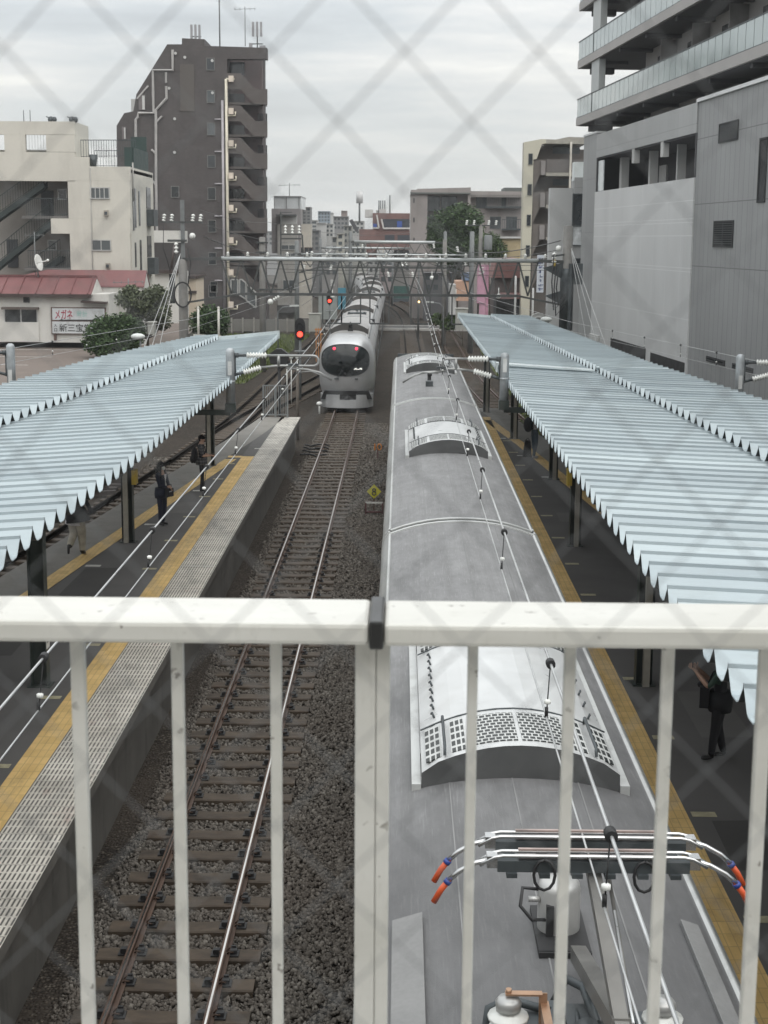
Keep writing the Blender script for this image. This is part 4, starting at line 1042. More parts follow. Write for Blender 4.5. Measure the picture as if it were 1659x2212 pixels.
# posts with insulated brackets (on the canopies)
pole_paint = M('post_blue_grey', (.36, .385, .40), .5, .3, var=.2, scale=4, stain=.3)
tube_g = M('bracket_tube', (.34, .345, .34), .42, .5, var=.15, scale=5)
def ribbed(b, p, q, r=.085, n=7, m=0):
    p, q = Vector(p), Vector(q); L_ = (q-p).length; prof = [(.03, 0)]
    for i in range(n): u = L_*i/n; w = L_/n; prof += [(.035, u), (r, u+w*.4), (r*.95, u+w*.55), (.035, u+w*.9)]
    prof += [(.03, L_)]; b.lathe(prof, p, 12, m, axis=(q-p))
def bracket(label, px, py, ztop, zbot, s, reach, zt, zb, arm=True, up=.0):
    t = thing('bracket_post', label, 'catenary post', (px, py, zbot))
    b = MB(); b.lathe([(.115, 0), (.115, ztop-zbot-.1), (.10, ztop-zbot-.04), (.05, ztop-zbot), (0, ztop-zbot)], (px, py, zbot), 16); b.lathe([(.13, 0), (.13, .05)], (px, py, zbot+.55), 16); b.build('post', pole_paint, t)
    b = MB(); b.box(px-.05, px+.05, py-.135, py-.118, zbot+.75, zbot+1.1); b.build('number_plate', M('plate_white', (.55, .56, .55), .5), t)
    i = MB(); ribbed(i, (px+s*.42, py, zt), (px+s*.95, py, zt)); ribbed(i, (px+s*.34, py, zb-.18), (px+s*.80, py, zb-.05)); i.build('insulator', porcelain, t)
    a = MB(); r_ = .032
    a.tube([(px+s*.1, py, zt), (px+s*.42, py, zt)], .04, 8, 1); a.tube([(px+s*.1, py, zb-.24), (px+s*.34, py, zb-.18)], .04, 8, 1)
    a.tube([(px+s*.16, py, zt-.06), (px+s*.16, py, zt+.06)], .06, 8, 1)
    R_ = (zt-zb)/2; loop = [(px+s*.93, py, zt), (px+s*(reach-.15), py, zt)]+[(px+s*(reach-.15+R_*math.sin(a_)), py, (zt+zb)/2+R_*math.cos(a_)) for a_ in np.linspace(.3, PI-.3, 7)]+[(px+s*(reach-.15), py, zb), (px+s*1.25, py, zb), (px+s*.80, py, zb-.05)]
    a.tube(loop, r_, 8, 0); a.tube([(px+s*1.25, py, zt), (px+s*1.25, py, zb)], .04, 8, 0)
    if arm:   # registration arm dropping to the contact wire
        a.tube([(px+s*(1.45), py, zb-.06), (px+s*2.0, py, zb-.09), (px+s*2.3, py, zb-.16), (px+s*2.62, py, zb-.36)], .028, 8, 0)
        a.tube([(px+s*2.60, py, zb-.34), (px+s*2.1, py-.05, ZC+.06), (px+s*1.7, py-.05, ZC+.02)], .014, 6, 0)
    a.tube([(px+s*.13, py, zt+.05), (px+s*.13, py, zb-.28)], .022, 6, 1); a.tube([(px+s*.36, py, zb-.19), (px+s*.82, py, zb-.045)], .02, 6, 1); a.tube([(px+s*.40, py, zt), (px+s*.95, py, zt)], .02, 6, 1)
    a.box(px+s*1.5, px+s*1.75, py-.06, py+.06, zb+.01, zb+.06, 1)
    a.build('bracket_arm', [tube_g, dark_steel], t)
    g = MB(); g.box(px-.13, px+.13, py-.13, py+.13, zbot-.22, zbot+.02); g.box(px, px-s*1.5, py-.05, py+.05, zbot-.30, zbot-.16)
    g.build('base_beam', col_green, t)
    return t
bracket('blue grey post with looped bracket over the left platform, beside the express train', -4.38, 39, at(497, 752, 39).z, at(500, 872, 39).z, 1, 2.30, at(590, 768, 39).z, at(590, 790, 39).z)
bracket('blue grey post with looped bracket arm reaching over the grey train roof', 2.69, 39, at(1090, 762, 39).z, at(1090, 866, 39).z, -1, 1.62, at(1000, 775, 39).z, at(1000, 797, 39).z)
bracket('blue grey post with white insulators at the far left edge above the canopy', at(22, 742, 40).x, 40, at(22, 742, 40).z, 3.9, -1, 2.3, at(22, 762, 40).z, at(22, 790, 40).z, False)
bracket('blue grey post with white insulators on the right canopy against the grey wall', at(1600, 765, 40).x, 40, at(1600, 765, 40).z, 3.9, 1, 2.3, at(1630, 783, 40).z, at(1630, 805, 40).z, False)

# lattice gantry spanning the throat
gal_bright = M('gantry_pipe_bright', (.48, .505, .505), .35, .3, var=.1, scale=2)
gal_dark = M('gantry_lattice', (.06, .064, .063), .55, .1, var=.25, scale=2)
def gantry(label, y, xa, xb, zt, zb, pitch, xl, xr, full=True, pr=.11):
    t = thing('catenary_gantry', label, 'gantry', ((xa+xb)/2, y, 0))
    b = MB(); b.tube([(xa, y, zt), (xb, y, zt)], pr, 10); b.build('top_chord', gal_bright, t)
    b = MB(); n = int(round((xb-xa)/pitch)); w = (xb-xa)/n
    b.bar((xa+w, y, zb), (xb-w, y, zb), .16, .14)
    for i in range(n):
        b.bar((xa+i*w, y, zt), (xa+(i+.5)*w, y, zb), .085, .07); b.bar((xa+(i+.5)*w, y, zb), (xa+(i+1)*w, y, zt), .085, .07)
    b.bar((xl, y, zb-.5), (xa+w, y, zb), .14, .10); b.bar((xr, y, zb-.5), (xb-w, y, zb), .14, .10)
    b.bar((xl, y, zt-.05), (xa, y, zt), .3, .16); b.bar((xr, y, zt-.05), (xb, y, zt), .3, .16)
    b.build('lattice', gal_dark, t)
    if full:
        p = MB()
        for i in range(0, n+1, 2): p.tube([(xa+i*w+.2, y, zt-.14), (xa+i*w+.2, y, zt+.14)], .05, 6)
        p.build('chord_clamp', gal_dark, t)
        for x in (xa+.32*(xb-xa), xa+.38*(xb-xa), xa+.47*(xb-xa), xa+.60*(xb-xa), xa+.73*(xb-xa)):   # hanging frames
            p = MB(); p.bar((x, y, zb), (x, y, zb-1.5), .07); p.bar((x+1.0, y, zb), (x+1.0, y, zb-1.5), .07); p.bar((x, y, zb-1.5), (x+1.0, y, zb-1.5), .08); p.build('hanger_frame', gal_dark, t)
        p = MB()
        ins = MB()
        for i in range(0, n+1): ins.lathe([(.03, 0), (.10, .04), (.05, .12), (.09, .16), (.02, .24)], (xa+i*w*1.0+.35, y, zt+.12), 8)
        ins.build('pin_insulator', porcelain, t)
    return t
pL, pR = at(397, 700, 80), at(1222, 700, 80)
A0, A1 = at(478, 555, 80), at(1163, 567, 80); B0 = at(820, 637, 80)
gt = gantry('long lattice gantry with a bright top pipe spanning all tracks behind the canopies', 80, A0.x, A1.x, (A0.z+A1.z)/2, B0.z, 1.03, pL.x, pR.x)
def cpole(name, label, x, y, zt, zb, r0, r1, m=None, cat='pole', group=None):
    t = thing(name, label, cat, (x, y, zb), 0, group)
    b = MB(); b.lathe([(r0, 0), (r1, zt-zb-.05), (r1*.7, zt-zb), (0, zt-zb)], (x, y, zb), 14); b.build('shaft', m or concrete_pole, t); return t
def ins_group(t, x, y, z, xs, r=.12):
    b = MB(); b.bar((x+min(xs)-.15, y-.1, z), (x+max(xs)+.15, y-.1, z), .09); b.build('crossarm', gal_dark, t)
    i = MB()
    for dx in xs: ribbed(i, (x+dx, y-.1, z+.03), (x+dx+.06, y-.1, z+.42), r, 3)
    i.build('insulator', porcelain, t)
t = cpole('gantry_pole', 'big concrete gantry pole left of the brown tower with insulators and a coiled black cable', pL.x, 80, at(397, 560, 80).z, -.2, .27, .23)
zp = at(397, 432, 80).z; b = MB(); b.bar((pL.x+.02, 80, at(397, 560, 80).z-.4), (pL.x+.02, 80, zp), .2, .2); b.build('top_post', pole_grey, t)
ins_group(t, pL.x, 80, at(397, 480, 80).z, (-.95, -.55, .55, .95), .11)
b = MB(); b.bar((pL.x-.75, 79.85, at(397, 520, 80).z), (pL.x+.25, 79.85, at(397, 520, 80).z), .12); ribbed(b, (pL.x-.3, 79.8, at(0, 545, 80).z), (pL.x-.3, 79.8, at(0, 520, 80).z), .12, 3, 1); b.sphere((pL.x+.55, 79.8, at(414, 510, 80).z), .17, 10, 1); b.build('bracket', [gal_dark, porcelain], t)
b = MB(); cz = at(395, 636, 80).z
for q in range(3): b.tube([(pL.x+.02+(.42+.02*q)*math.sin(a), 79.66-.03*q, cz+(.62+.02*q)*math.cos(a)) for a in np.linspace(0, 2*PI, 25)], .022, 6)
b.tube([(pL.x+.3, 79.7, cz+.5), (pL.x+.45, 79.7, cz+1.6), (pL.x+.3, 79.7, cz+2.4)], .03, 6); b.tube([(pL.x-.9, 79.6, cz+3.6), (pL.x-.95, 79.6, cz+2.4), (pL.x-.6, 79.6, cz+1.2)], .02, 6); b.build('cable_coil', black, t)
t = cpole('gantry_pole', 'dark steel jacketed gantry pole in front of the grey building with cables', pR.x, 80, at(1222, 487, 80).z, -.2, .30, .25)
b = MB(); b.lathe([(.36, 0), (.36, 2.9), (.30, 3.2)], (pR.x, 80, at(0, 625, 80).z-1.9), 12); b.bar((pR.x+.12, 79.7, -.2), (pR.x+.12, 79.7, at(0, 560, 80).z), .16); b.prism([(pR.x-1.15, 79.9, at(0, 630, 80).z), (pR.x, 79.9, at(0, 615, 80).z), (pR.x, 79.9, at(0, 655, 80).z)], (0, .15, 0)); b.prism([(pR.x-1.3, 79.9, at(0, 570, 80).z), (pR.x, 79.9, at(0, 556, 80).z), (pR.x, 79.9, at(0, 600, 80).z)], (0, .15, 0)); b.box(pR.x+.1, pR.x+.8, 79.9, 80.3, at(0, 605, 80).z, at(0, 560, 80).z); b.build('steel_jacket', dark_steel, t)
b = MB()
for dx, z0_, z1_ in ((-.75, 540, 660), (-.62, 560, 672), (-.5, 575, 650)): b.tube([(pR.x+dx, 79.6, at(0, z0_, 80).z), (pR.x+dx-.08, 79.6, at(0, (z0_+z1_)/2, 80).z), (pR.x+dx+.05, 79.6, at(0, z1_, 80).z), (pR.x-.1, 79.7, at(0, z1_-25, 80).z)], .035, 6)
b.build('hanging_cables', black, t)
b = MB(); ribbed(b, (pR.x-.72, 79.75, at(0, 560, 80).z), (pR.x-.72, 79.75, at(0, 536, 80).z), .13, 3); b.sphere((pR.x-.5, 79.75, at(0, 528, 80).z), .16, 10); b.build('insulator', porcelain, t)
b = MB(); b.bar((pR.x-.85, 79.75, at(0, 545, 80).z), (pR.x, 79.9, at(0, 540, 80).z), .09); b.bar((pR.x-.7, 79.75, at(0, 566, 80).z), (pR.x-.72, 79.75, at(0, 552, 80).z), .14, .14, 1); b.build('bracket', [gal_dark, yel], t)
# guy wires of the right pole, stay wires of the left pole
b = MB()
for dx, dy in ((2.2, -3), (1.5, -2), (2.8, -4)): wire(b, (pR.x+.1, 79.9, at(0, 520, 80).z), (pR.x+dx, 80+dy, .2), .016)
for dx in (-1.5, -2.1, -2.7): wire(b, (pL.x-.1, 79.9, at(0, 545, 80).z), (pL.x+dx, 77, .3), .018)
tag(b.build('guy_wires', wire_m), 'thin steel stay wires running down from both gantry poles', 'stay wires')
# far gantries
gantry('second gantry seen behind the express train roof, with two bright pipes', 150, at(765, 522, 150).x, at(940, 524, 150).x, at(850, 523, 150).z, at(850, 548, 150).z, 1.3, at(755, 522, 150).x, at(960, 524, 150).x, False, .14)
gantry('third gantry with a green grey pipe far down the line', 178, at(700, 535, 178).x, at(930, 537, 178).x, at(800, 536, 178).z, at(800, 560, 178).z, 1.5, at(690, 535, 178).x, at(950, 537, 178).x, False, .12)
gantry('low gantry just behind the lattice gantry above the curving track', 118, at(650, 549, 118).x, at(1010, 553, 118).x, at(830, 550, 118).z, at(830, 578, 118).z, 1.4, at(640, 549, 118).x, at(1020, 553, 118).x, False, .06)
for px, y, top, bot, r, lab in ((757, 150, 500, 0, .2, 'green grey steel pole left of the far express train cars'), (962, 150, 500, 0, .2, 'grey catenary pole carrying the right end of the second gantry'), (692, 178, 515, 0, .2, 'slim catenary pole at the left end of the third gantry'), (950, 178, 520, 0, .2, 'slim catenary pole by the curving track in front of the green fence'), (641, 118, 520, 0, .2, 'green grey catenary pole in front of the pale stepped building'), (1020, 118, 500, 0, .22, 'grey catenary pole in front of the leafy tree'), (905, 132, 560, 0, .1, 'dark signal pole with an amber light beside the curving track'), (848, 200, 560, 0, .15, 'thin post at the tail of the express train')):
    P = at(px, top, y); cpole('catenary_pole', lab, P.x, y, P.z, -.2, r, r*.8, pole_grey, 'pole')
P = at(905, 652, 131.7); b = MB(); b.sphere(P, .08, 10); tag(b.build('signal_lamp', amber_glow), 'small amber lamp on the dark signal pole beside the curving track', 'lamp')
# cross-span and feeder wires over the throat
b = MB()
def pw(a, b_, ya, c, d, yb, r=.018, sag=.3): wire(b, at(a, b_, ya), at(c, d, yb), r, sag, 12)
pw(432, 453, 80, 580, 480, 139, .012, .25); pw(580, 480, 139, 900, 500, 190, .02, .8); pw(440, 511, 80, 640, 546, 118, .022, .5); pw(640, 546, 118, 760, 520, 150, .022, .6)
pw(400, 470, 80, 640, 525, 118, .014, .3); pw(1210, 520, 80, 1020, 545, 118, .03, .25); pw(1020, 545, 118, 962, 528, 150, .03, .3); pw(1205, 540, 80, 1020, 556, 118, .02, .2)
for px in (520, 570, 610, 700, 760, 860, 905, 960, 1010, 1060, 1110): pw(px, 553+(px-480)*.0175, 80, 700+(px-480)*.42, 528, 165, .016, .35)
for x in (-8, -5.2, -2.8, 1.0, 4.6): wire(b, (x, 80, B0.z-.6), (x*.6-1, 150, 6.8), .014, .3, 8)
for y_, z_ in ((118, 5.9), (150, 6.6), (165, 6.2)): wire(b, (-9, y_, z_), (8, y_, z_-.1), .02, .1, 6)
for y_, z_ in ((100, 6.6), (101, 6.9), (102, 7.3)): wire(b, at(300, 0, y_)*0+Vector((-12, y_, z_)), (9.5, y_, z_-.05), .02, .15, 8)
tag(b.build('feeder_wires', wire_dark), 'tangle of dark feeder and span wires over the tracks behind the lattice gantry', 'wires')

# ------------------------------------------------------------------ signals, markers, lineside kit
def signal_post(label, px, y, top, lamp, r, red, base=-.2, white=None):
    P = at(px, lamp, y); t = thing('railway_signal', label, 'signal', (P.x, y, base))
    zt = at(px, top, y).z; hw = r*1.55; zc = (zt+P.z-r*1.6)/2; hh = (zt-(P.z-r*1.9))/2
    b = MB(); ring = []
    n = 28
    for i in range(n):
        a = 2*PI*i/n; c, s = math.cos(a), math.sin(a); ring.append((P.x+hw*math.copysign(abs(c)**.8, c), y, zc+hh*math.copysign(abs(s)**.8, s)))
    b.prism(ring, (0, .06, 0)); b.build('backboard', black, t)
    b = MB()
    for k_ in range(3):
        z = P.z+k_*r*2.1
        if z > zt-r: break
        b.tube([(P.x, y-.01, z), (P.x, y-.16, z)], r*1.05, 12, 0, caps=False)
    b.build('hood', black, t)
    b = MB(); b.sphere((P.x, y-.04, P.z), r*.82, 12, 0, (1, .4, 1)); b.build('red_lamp', red_glow if red else amber_glow, t)
    b = MB(); b.tube([(P.x, y+.12, base), (P.x, y+.12, zt-.2)], .07, 8); b.box(P.x-.3, P.x+.3, y-.1, y+.5, P.z-r*5, P.z-r*5+.05); b.build('post', pole_grey, t)
    return t
signal_post('black oval signal showing a red light on the grass beside the express train', 648, 82, 688, 722, .19, True)
signal_post('smaller distant black signal with a red light in front of the blue hoarding', 712, 118, 628, 650, .16, True)
b = MB(); c = at(602, 770, 66); x, z = c.x, c.z
b.prism([(x-.52, 66, z+.02), (x+.52, 66, z+.02), (x+.12, 66, z+.32), (x-.12, 66, z+.32)], (0, .5, 0)); b.prism([(x-.36, 66.05, z-.34), (x+.36, 66.05, z-.34), (x+.44, 66.05, z+.02), (x-.44, 66.05, z+.02)], (0, .4, 0)); b.tube([(x, 66.3, -.2), (x, 66.3, z)], .06, 8)
tag(b.build('track_indicator', black), 'black lantern shaped indicator on a post between the left platform end and track', 'indicator')
def speed_sign():
    P = at(808, 1062, 48); t = thing('marker_sign', "yellow diamond marker with a black 8 on a dark stake in the ballast", 'sign', (P.x, 48, -.2))
    b = MB(); h = .235; b.prism([(P.x, 48, P.z-h), (P.x+h, 48, P.z), (P.x, 48, P.z+h), (P.x-h, 48, P.z)], (0, .02, 0)); b.build('diamond_plate', M('sign_yellow', (.50, .46, .05), .5, var=.06), t)
    f = MB()
    for cz, r_ in ((P.z+.055, .048), (P.z-.052, .058)): f.tube([(P.x+r_*math.sin(a), 47.985, cz+r_*math.cos(a)) for a in np.linspace(0, 2*PI, 15)], .017, 5, caps=False)
    f.build('numeral', M('sign_black', (.04, .04, .04), .5), t)
    b = MB(); b.bar((P.x, 48.03, -.25), (P.x, 48.03, P.z-.1), .045); b.build('stake', rust, t)
speed_sign()
dred = M('dark_red_frame', (.10, .045, .045), .6, var=.2)
P = at(790, 1086, 47.6); Q = at(826, 1117, 47.6); b = MB()
b.bar((P.x, 47.6, P.z), (Q.x, 47.6, P.z), .05, .05, 1); b.bar((P.x, 47.6, P.z), (P.x, 47.6, -.25), .05); b.bar((Q.x, 47.6, P.z), (Q.x, 47.6, -.25), .05); b.bar((P.x, 47.6, -.12), (Q.x, 47.6, -.12), .05)
tag(b.build('trackside_hoop', [dred, wpaint]), 'small dark red rectangular frame in the ballast at the foot of the 8 marker', 'frame')
P = at(816, 966, 60); t = thing('marker_sign', 'small faded orange marker reading 10 on a stake farther up the ballast', 'sign', (P.x, 60, -.2))
og = M('orange_paint', (.50, .18, .03), .5, var=.15); b = MB()
b.bar((P.x-.12, 60, P.z-.12), (P.x-.12, 60, P.z+.14), .05); b.tube([(P.x+.07+.08*math.sin(a), 60, P.z+.01+.12*math.cos(a)) for a in np.linspace(0, 2*PI, 13)], .026, 5); b.build('numeral', og, t)
b = MB(); b.bar((P.x, 60.02, -.25), (P.x, 60.02, P.z-.1), .05); b.build('stake', dred, t)
# fence at the platform end, post beside it
t = thing('platform_end_fence', 'small grey barred gate fence closing the end of the left platform', 'fence', (-5.2, 62.8, PZ))
P, Q = at(569, 895, 62.8), at(621, 895, 62.8); zt = at(595, 833, 62.8).z; b = MB()
for x in (P.x, (P.x+Q.x)/2, Q.x): b.bar((x, 62.8, PZ), (x, 62.8, zt), .07)
b.bar((P.x, 62.8, zt), (Q.x, 62.8, zt), .05); b.bar((P.x, 62.8, PZ+.12), (Q.x, 62.8, PZ+.12), .05); b.build('frame', pole_grey, t)
b = MB()
for x in np.linspace(P.x, Q.x, 12)[1:-1]: b.bar((x, 62.8, PZ+.1), (x, 62.8, zt), .028)
b.build('bars', pole_grey, t)
P = at(643, 896, 65.5); cpole('lineside_post', 'plain rusty brown post between the platform end fence and the express train', P.x, 65.5, at(643, 800, 65.5).z, -.2, .075, .07, M('post_brown', (.16, .14, .12), .7, var=.2))
def white_ball(name, lab, px, py, y):
    P = at(px, py, y); b = MB(); b.sphere((P.x, y, P.z), .16, 10, 0, (1, 1, .7)); b.tube([(P.x, y, -.3), (P.x, y, P.z)], .05, 6); tag(b.build(name, porcelain), lab, 'marker')
white_ball('fouling_marker', 'white domed marker on the ballast left of the express train nose', 690, 872, 76)
P = at(634, 771, 80); b = MB()
for dx in (-.35, -.12, .2): b.sphere((P.x+dx, 80, P.z), .12, 8); b.tube([(P.x+dx, 80, -.2), (P.x+dx, 80, P.z)], .03, 6)
tag(b.build('lineside_lamps', porcelain), 'cluster of white bell shaped lineside fittings left of the express train nose', 'fittings')
# cabinet, orange barrier, junction boxes, lamps
def cabinet(lab, px0, px1, py0, py1, y, m, g=None):
    a, c = at(px0, py1, y), at(px1, py0, y); t = thing('equipment_cabinet', lab, 'cabinet', ((a.x+c.x)/2, y, a.z), 0, g)
    b = MB(); b.box(a.x, c.x, y, y+.7, a.z, c.z); b.box(a.x-.06, c.x+.06, y-.06, y+.76, c.z, c.z+.07); b.build('housing', m, t)
    b = MB(); xm = (a.x+c.x)/2; b.box(a.x+.06, xm-.015, y-.02, y-.002, a.z+.1, c.z-.08); b.box(xm+.015, c.x-.06, y-.02, y-.002, a.z+.1, c.z-.08); b.build('door', m, t)
cab_m = M('cabinet_beige', (.36, .36, .33), .5, var=.1, stain=.3)
cabinet('pale grey equipment cabinet between the red signal and the catenary pole', 667, 692, 679, 716, 118, cab_m)
cabinet('pale grey equipment cabinet by the right canopy far end', 984, 1010, 668, 712, 110, cab_m)
cabinet('small grey cabinet on a stand beside the green hedge', 319, 333, 698, 722, 84, cab_m)
b = MB(); P = at(690, 735, 108)
for px in (683, 688, 693): q = at(px, 742, 108); b.bar((q.x, 108, -.2), (q.x, 108, at(px, 708, 108).z), .07)
for py in (712, 722): b.bar(at(680, py, 108), at(697, py, 108), .06, .1)
tag(b.build('barrier', M('orange_barrier', (.45, .20, .07), .6)), 'small orange barrier beside the pale cabinet left of the train', 'barrier')
def lamp_post(lab, px, y, top, head):
    P = at(px, top, y); Q = at(px+head, top-3, y); t = thing('street_lamp', lab, 'street lamp', (P.x, y, 0))
    b = MB(); b.tube([(P.x, y, -.2), (P.x, y, P.z-.3), (P.x+(Q.x-P.x)*.3, y, P.z), (Q.x, y, Q.z)], .045, 8); b.build('pole', pole_grey, t)
    b = MB(); b.bar((Q.x-.25*math.copysign(1, head), y, Q.z), (Q.x+.35*math.copysign(1, head), y, Q.z+.03), .2, .1); b.build('lamp_head', M('lamp_white', (.6, .62, .6), .4), t)
lamp_post('curved white street lamp in front of the pale stepped building', 600, 100, 664, 34)
lamp_post('curved street lamp left of the pink sign', 958, 120, 656, -28)
for px, py, y, lab in ((298, 727, 62, 'white hooded platform lamp peeping over the left canopy near the hedge'), (178, 803, 50, 'white hooded lamp peeping over the left canopy edge by the parking lot'), (1180, 690, 75, 'white hooded lamp behind the far end of the right canopy')):
    P = at(px, py, y); t = thing('platform_lamp', lab, 'lamp', (P.x, y, P.z-.6)); b = MB(); b.sphere((P.x, y, P.z), .3, 12, 0, (1, .8, .45)); b.build('hood', M('lamp_white', (.6, .62, .6), .4), t); b = MB(); b.tube([(P.x+.1, y, P.z-1.2), (P.x+.1, y, P.z)], .04, 6); b.build('stem', pole_grey, t)
# white pipe guard rail behind the left canopy
t = thing('guard_rail', 'white pipe guard rail rising behind the left canopy in front of the gantry pole', 'railing', (-10.5, 82, 0))
for px in (428, 472):
    b = MB(); P = at(px, 665, 82); b.tube([(P.x, 82, at(px, 745, 82).z), (P.x, 82, P.z)], .06, 8); b.sphere((P.x, 82, P.z), .075, 8); b.build('post', white_paint, t)
b = MB(); P, Q = at(418, 724, 82), at(478, 727, 82); b.bar(P, Q, .1); 
for px in np.linspace(424, 470, 6): b.bar(at(px, 725, 82), at(px, 745, 82), .05)
b.build('rail', white_paint, t)
# overhead hardware on the far poles: brackets with white insulators
for px, y, py, s, lab in ((757, 150, 560, 1, 'bracket arm with white insulators on the green grey steel pole'), (962, 150, 560, -1, 'bracket arm with white insulators on the pole under the second gantry'), (641, 118, 585, 1, 'bracket arm with white insulators on the pole before the pale stepped building'), (1020, 118, 575, -1, 'bracket arm with white insulators on the pole before the leafy tree'), (905, 132, 600, -1, 'short insulated bracket on the dark signal pole'), (692, 178, 565, 1, 'insulated bracket on the slim third gantry pole')):
    P = at(px, py, y); t = thing('wire_bracket', lab, 'bracket', (P.x, y, P.z), 0, 'insulated brackets over the distant tracks')
    b = MB(); b.bar((P.x, y-.1, P.z), (P.x+s*2.9, y-.1, P.z+.05), .08); b.bar((P.x, y-.1, P.z-1.0), (P.x+s*2.5, y-.1, P.z), .07); b.bar((P.x, y-.1, P.z+1.0), (P.x+s*1.2, y-.1, P.z+1.0), .08); b.build('arm', gal_dark, t)
    for dx, dz in ((2.6, 0), (.5, 0), (1.1, 1.0)):
        b = MB(); ribbed(b, (P.x+s*dx, y-.15, P.z+dz+.05), (P.x+s*(dx+.1), y-.15, P.z+dz+.5), .13, 3); b.build('insulator', porcelain, t)
for px, py, y, lab in ((718, 640, 118, 'small white round wire tensioner by the distant red signal'), (868, 575, 120, 'white glinting insulator ball above the curving track'), (1077, 640, 100, 'grey ball weight on the wire end right of the pink sign'), (985, 640, 118, 'white glinting insulator left of the pink sign'), (933, 600, 118, 'hanging black and white insulator above the express train track')):
    P = at(px, py, y); b = MB(); b.sphere(P, .17, 10); b.tube([P, P+Vector((0, 0, .55))], .03, 5); tag(b.build('line_insulator', porcelain), lab, 'insulator')
# ------------------------------------------------------------------ buildings
wall_cream = M('cream_stucco', (.55, .53, .475), .85, var=.07, scale=.5, fine=.12, stain=.22, staincol=(.28, .26, .23))
wall_white = M('white_stucco', (.56, .55, .52), .85, var=.06, scale=.6, fine=.15, stain=.3, staincol=(.3, .29, .27))
wall_grey = M('grey_render', (.24, .24, .235), .8, var=.1, scale=.4, fine=.15, stain=.3)
wall_taupe = M('taupe_render', (.27, .245, .235), .8, var=.1, scale=.4, fine=.15, stain=.3)
wall_pale = M('pale_grey_render', (.46, .46, .45), .75, var=.08, scale=.35, fine=.1, stain=.25)
red_roof = M('red_metal_roof', (.165, .068, .068), .45, .1, var=.15, scale=1, stain=.25)
dark_green = M('dark_green_steel', (.025, .035, .034), .5, .2, var=.2)
interior = M('interior_dark', (.05, .05, .05), .9, var=.2)
def Xp(a, y): return at(a, 1106, y).x
def rect(b, a0, b0, a1, b1, y, d0, d1, m=0):
    """box whose camera-facing side spans two surveyed corners at depth y; d0..d1 = depth range"""
    p, q = at(a0, b0, y), at(a1, b1, y); l, r_ = at(a0, (b0+b1)/2, y), at(a1, (b0+b1)/2, y)
    t_, bt = at((a0+a1)/2, b0, y), at((a0+a1)/2, b1, y)
    return b.box(l.x, r_.x, y+d0, y+d1, bt.z, t_.z, m)
def window(parent, a0, b0, a1, b1, y, frame=None, pane=None, mull=0, name='window', fw=.06):
    p, q = at(a0, (b0+b1)/2, y), at(a1, (b0+b1)/2, y); t_, bt = at((a0+a1)/2, b0, y).z, at((a0+a1)/2, b1, y).z
    b = MB(); b.box(p.x-fw, q.x+fw, y-.05, y-.004, t_, t_+fw); b.box(p.x-fw, q.x+fw, y-.09, y-.004, bt-fw, bt); b.box(p.x-fw, p.x, y-.05, y-.004, bt, t_); b.box(q.x, q.x+fw, y-.05, y-.004, bt, t_)
    for i in range(mull): x = p.x+(q.x-p.x)*(i+1)/(mull+1); b.box(x-fw/2, x+fw/2, y-.045, y-.004, bt, t_)
    f = b.build(name, frame or alu, parent)
    g = MB(); g.box(p.x, q.x, y-.02, y-.006, bt, t_); g.build('pane', pane or glass_dark, f)
    return f
def pxpoly(pts, y, off, b, m=0, depth=.2):
    v = [at(p[0], p[1], y) for p in pts]; b.prism([(p.x, y+off, p.z) for p in v], (0, depth, 0), m)
def railing(b, x0, y0, z0, x1, y1, z1, h=1.1, step=.14, r=.03, m=0):
    p, q = Vector((x0, y0, z0)), Vector((x1, y1, z1)); n = max(2, int((q-p).length/step)); up = Vector((0, 0, h))
    b.bar(p+up, q+up, r*2, r*1.5, m); b.bar(p+up*.08, q+up*.08, r*1.4, r, m)
    for i in range(n+1): c = p+(q-p)*(i/n); b.bar(c, c+up, r*.8, r*.8, m)
# ---- cream apartment block with open stairs (far left)
rA = (0, 270, 400, 870)
def za(a, b): return zd(rA, a, b, 1475.)
YA = 97
ap = thing('apartment_block', 'cream apartment block with open dark green stairs and railed roof terrace', 'building', (-22, 100, LZ))
def rA_(b, a0, b0, a1, b1, d0, d1, m=0): p, q = za(a0, b0), za(a1, b1); return rect(b, p[0], p[1], q[0], q[1], YA, d0, d1, m)
w = MB()
rA_(w, -300, 122, 690, 245, 0, .3); rA_(w, 40, 245, 235, 405, 0, .3); rA_(w, 425, 245, 690, 405, 0, .3); rA_(w, -300, 245, -60, 405, 0, .3); rA_(w, -300, 405, 690, 672, 0, .3)
rA_(w, 690, 452, 822, 672, 0, .3); rA_(w, 822, 540, 1200, 672, 0, .3)
rA_(w, 628, 672, 1200, 1020, 0, .3); rA_(w, 470, 1020, 1200, 1160, 0, .3); rA_(w, 648, 1160, 1200, 1500, 0, .3); rA_(w, 482, 1500, 1200, 1900, 0, .3)
x1 = at(*za(1200, 1000), YA).x; xl = at(*za(-300, 1000), YA).x; zr = at(*za(1000, 540), YA).z; zt = at(*za(300, 122), YA).z; xs_ = at(*za(690, 300), YA).x; z45 = at(*za(700, 452), YA).z
w.box(x1-.3, x1, YA+.3, YA+9.2, LZ-.5, zr)                 # side wall facing the line
w.box(xl, x1-.3, YA+9, YA+9.2, LZ-.5, zr); w.box(xs_-.3, xs_, YA+.3, YA+4.3, zr-.2, zt); w.box(xl, xs_, YA+4.1, YA+4.3, zr-.2, zr+1.2); 
w.box(xl, x1, YA+.3, YA+9, zr-.35, zr-.15)   # roof terrace slab
w.box(xl, xs_-.3, YA+.3, YA+4.1, zt-.25, zt-.05)
ap_w = w.build('wall', wall_cream, ap)
w = MB(); xb = at(*za(640, 1000), YA).x
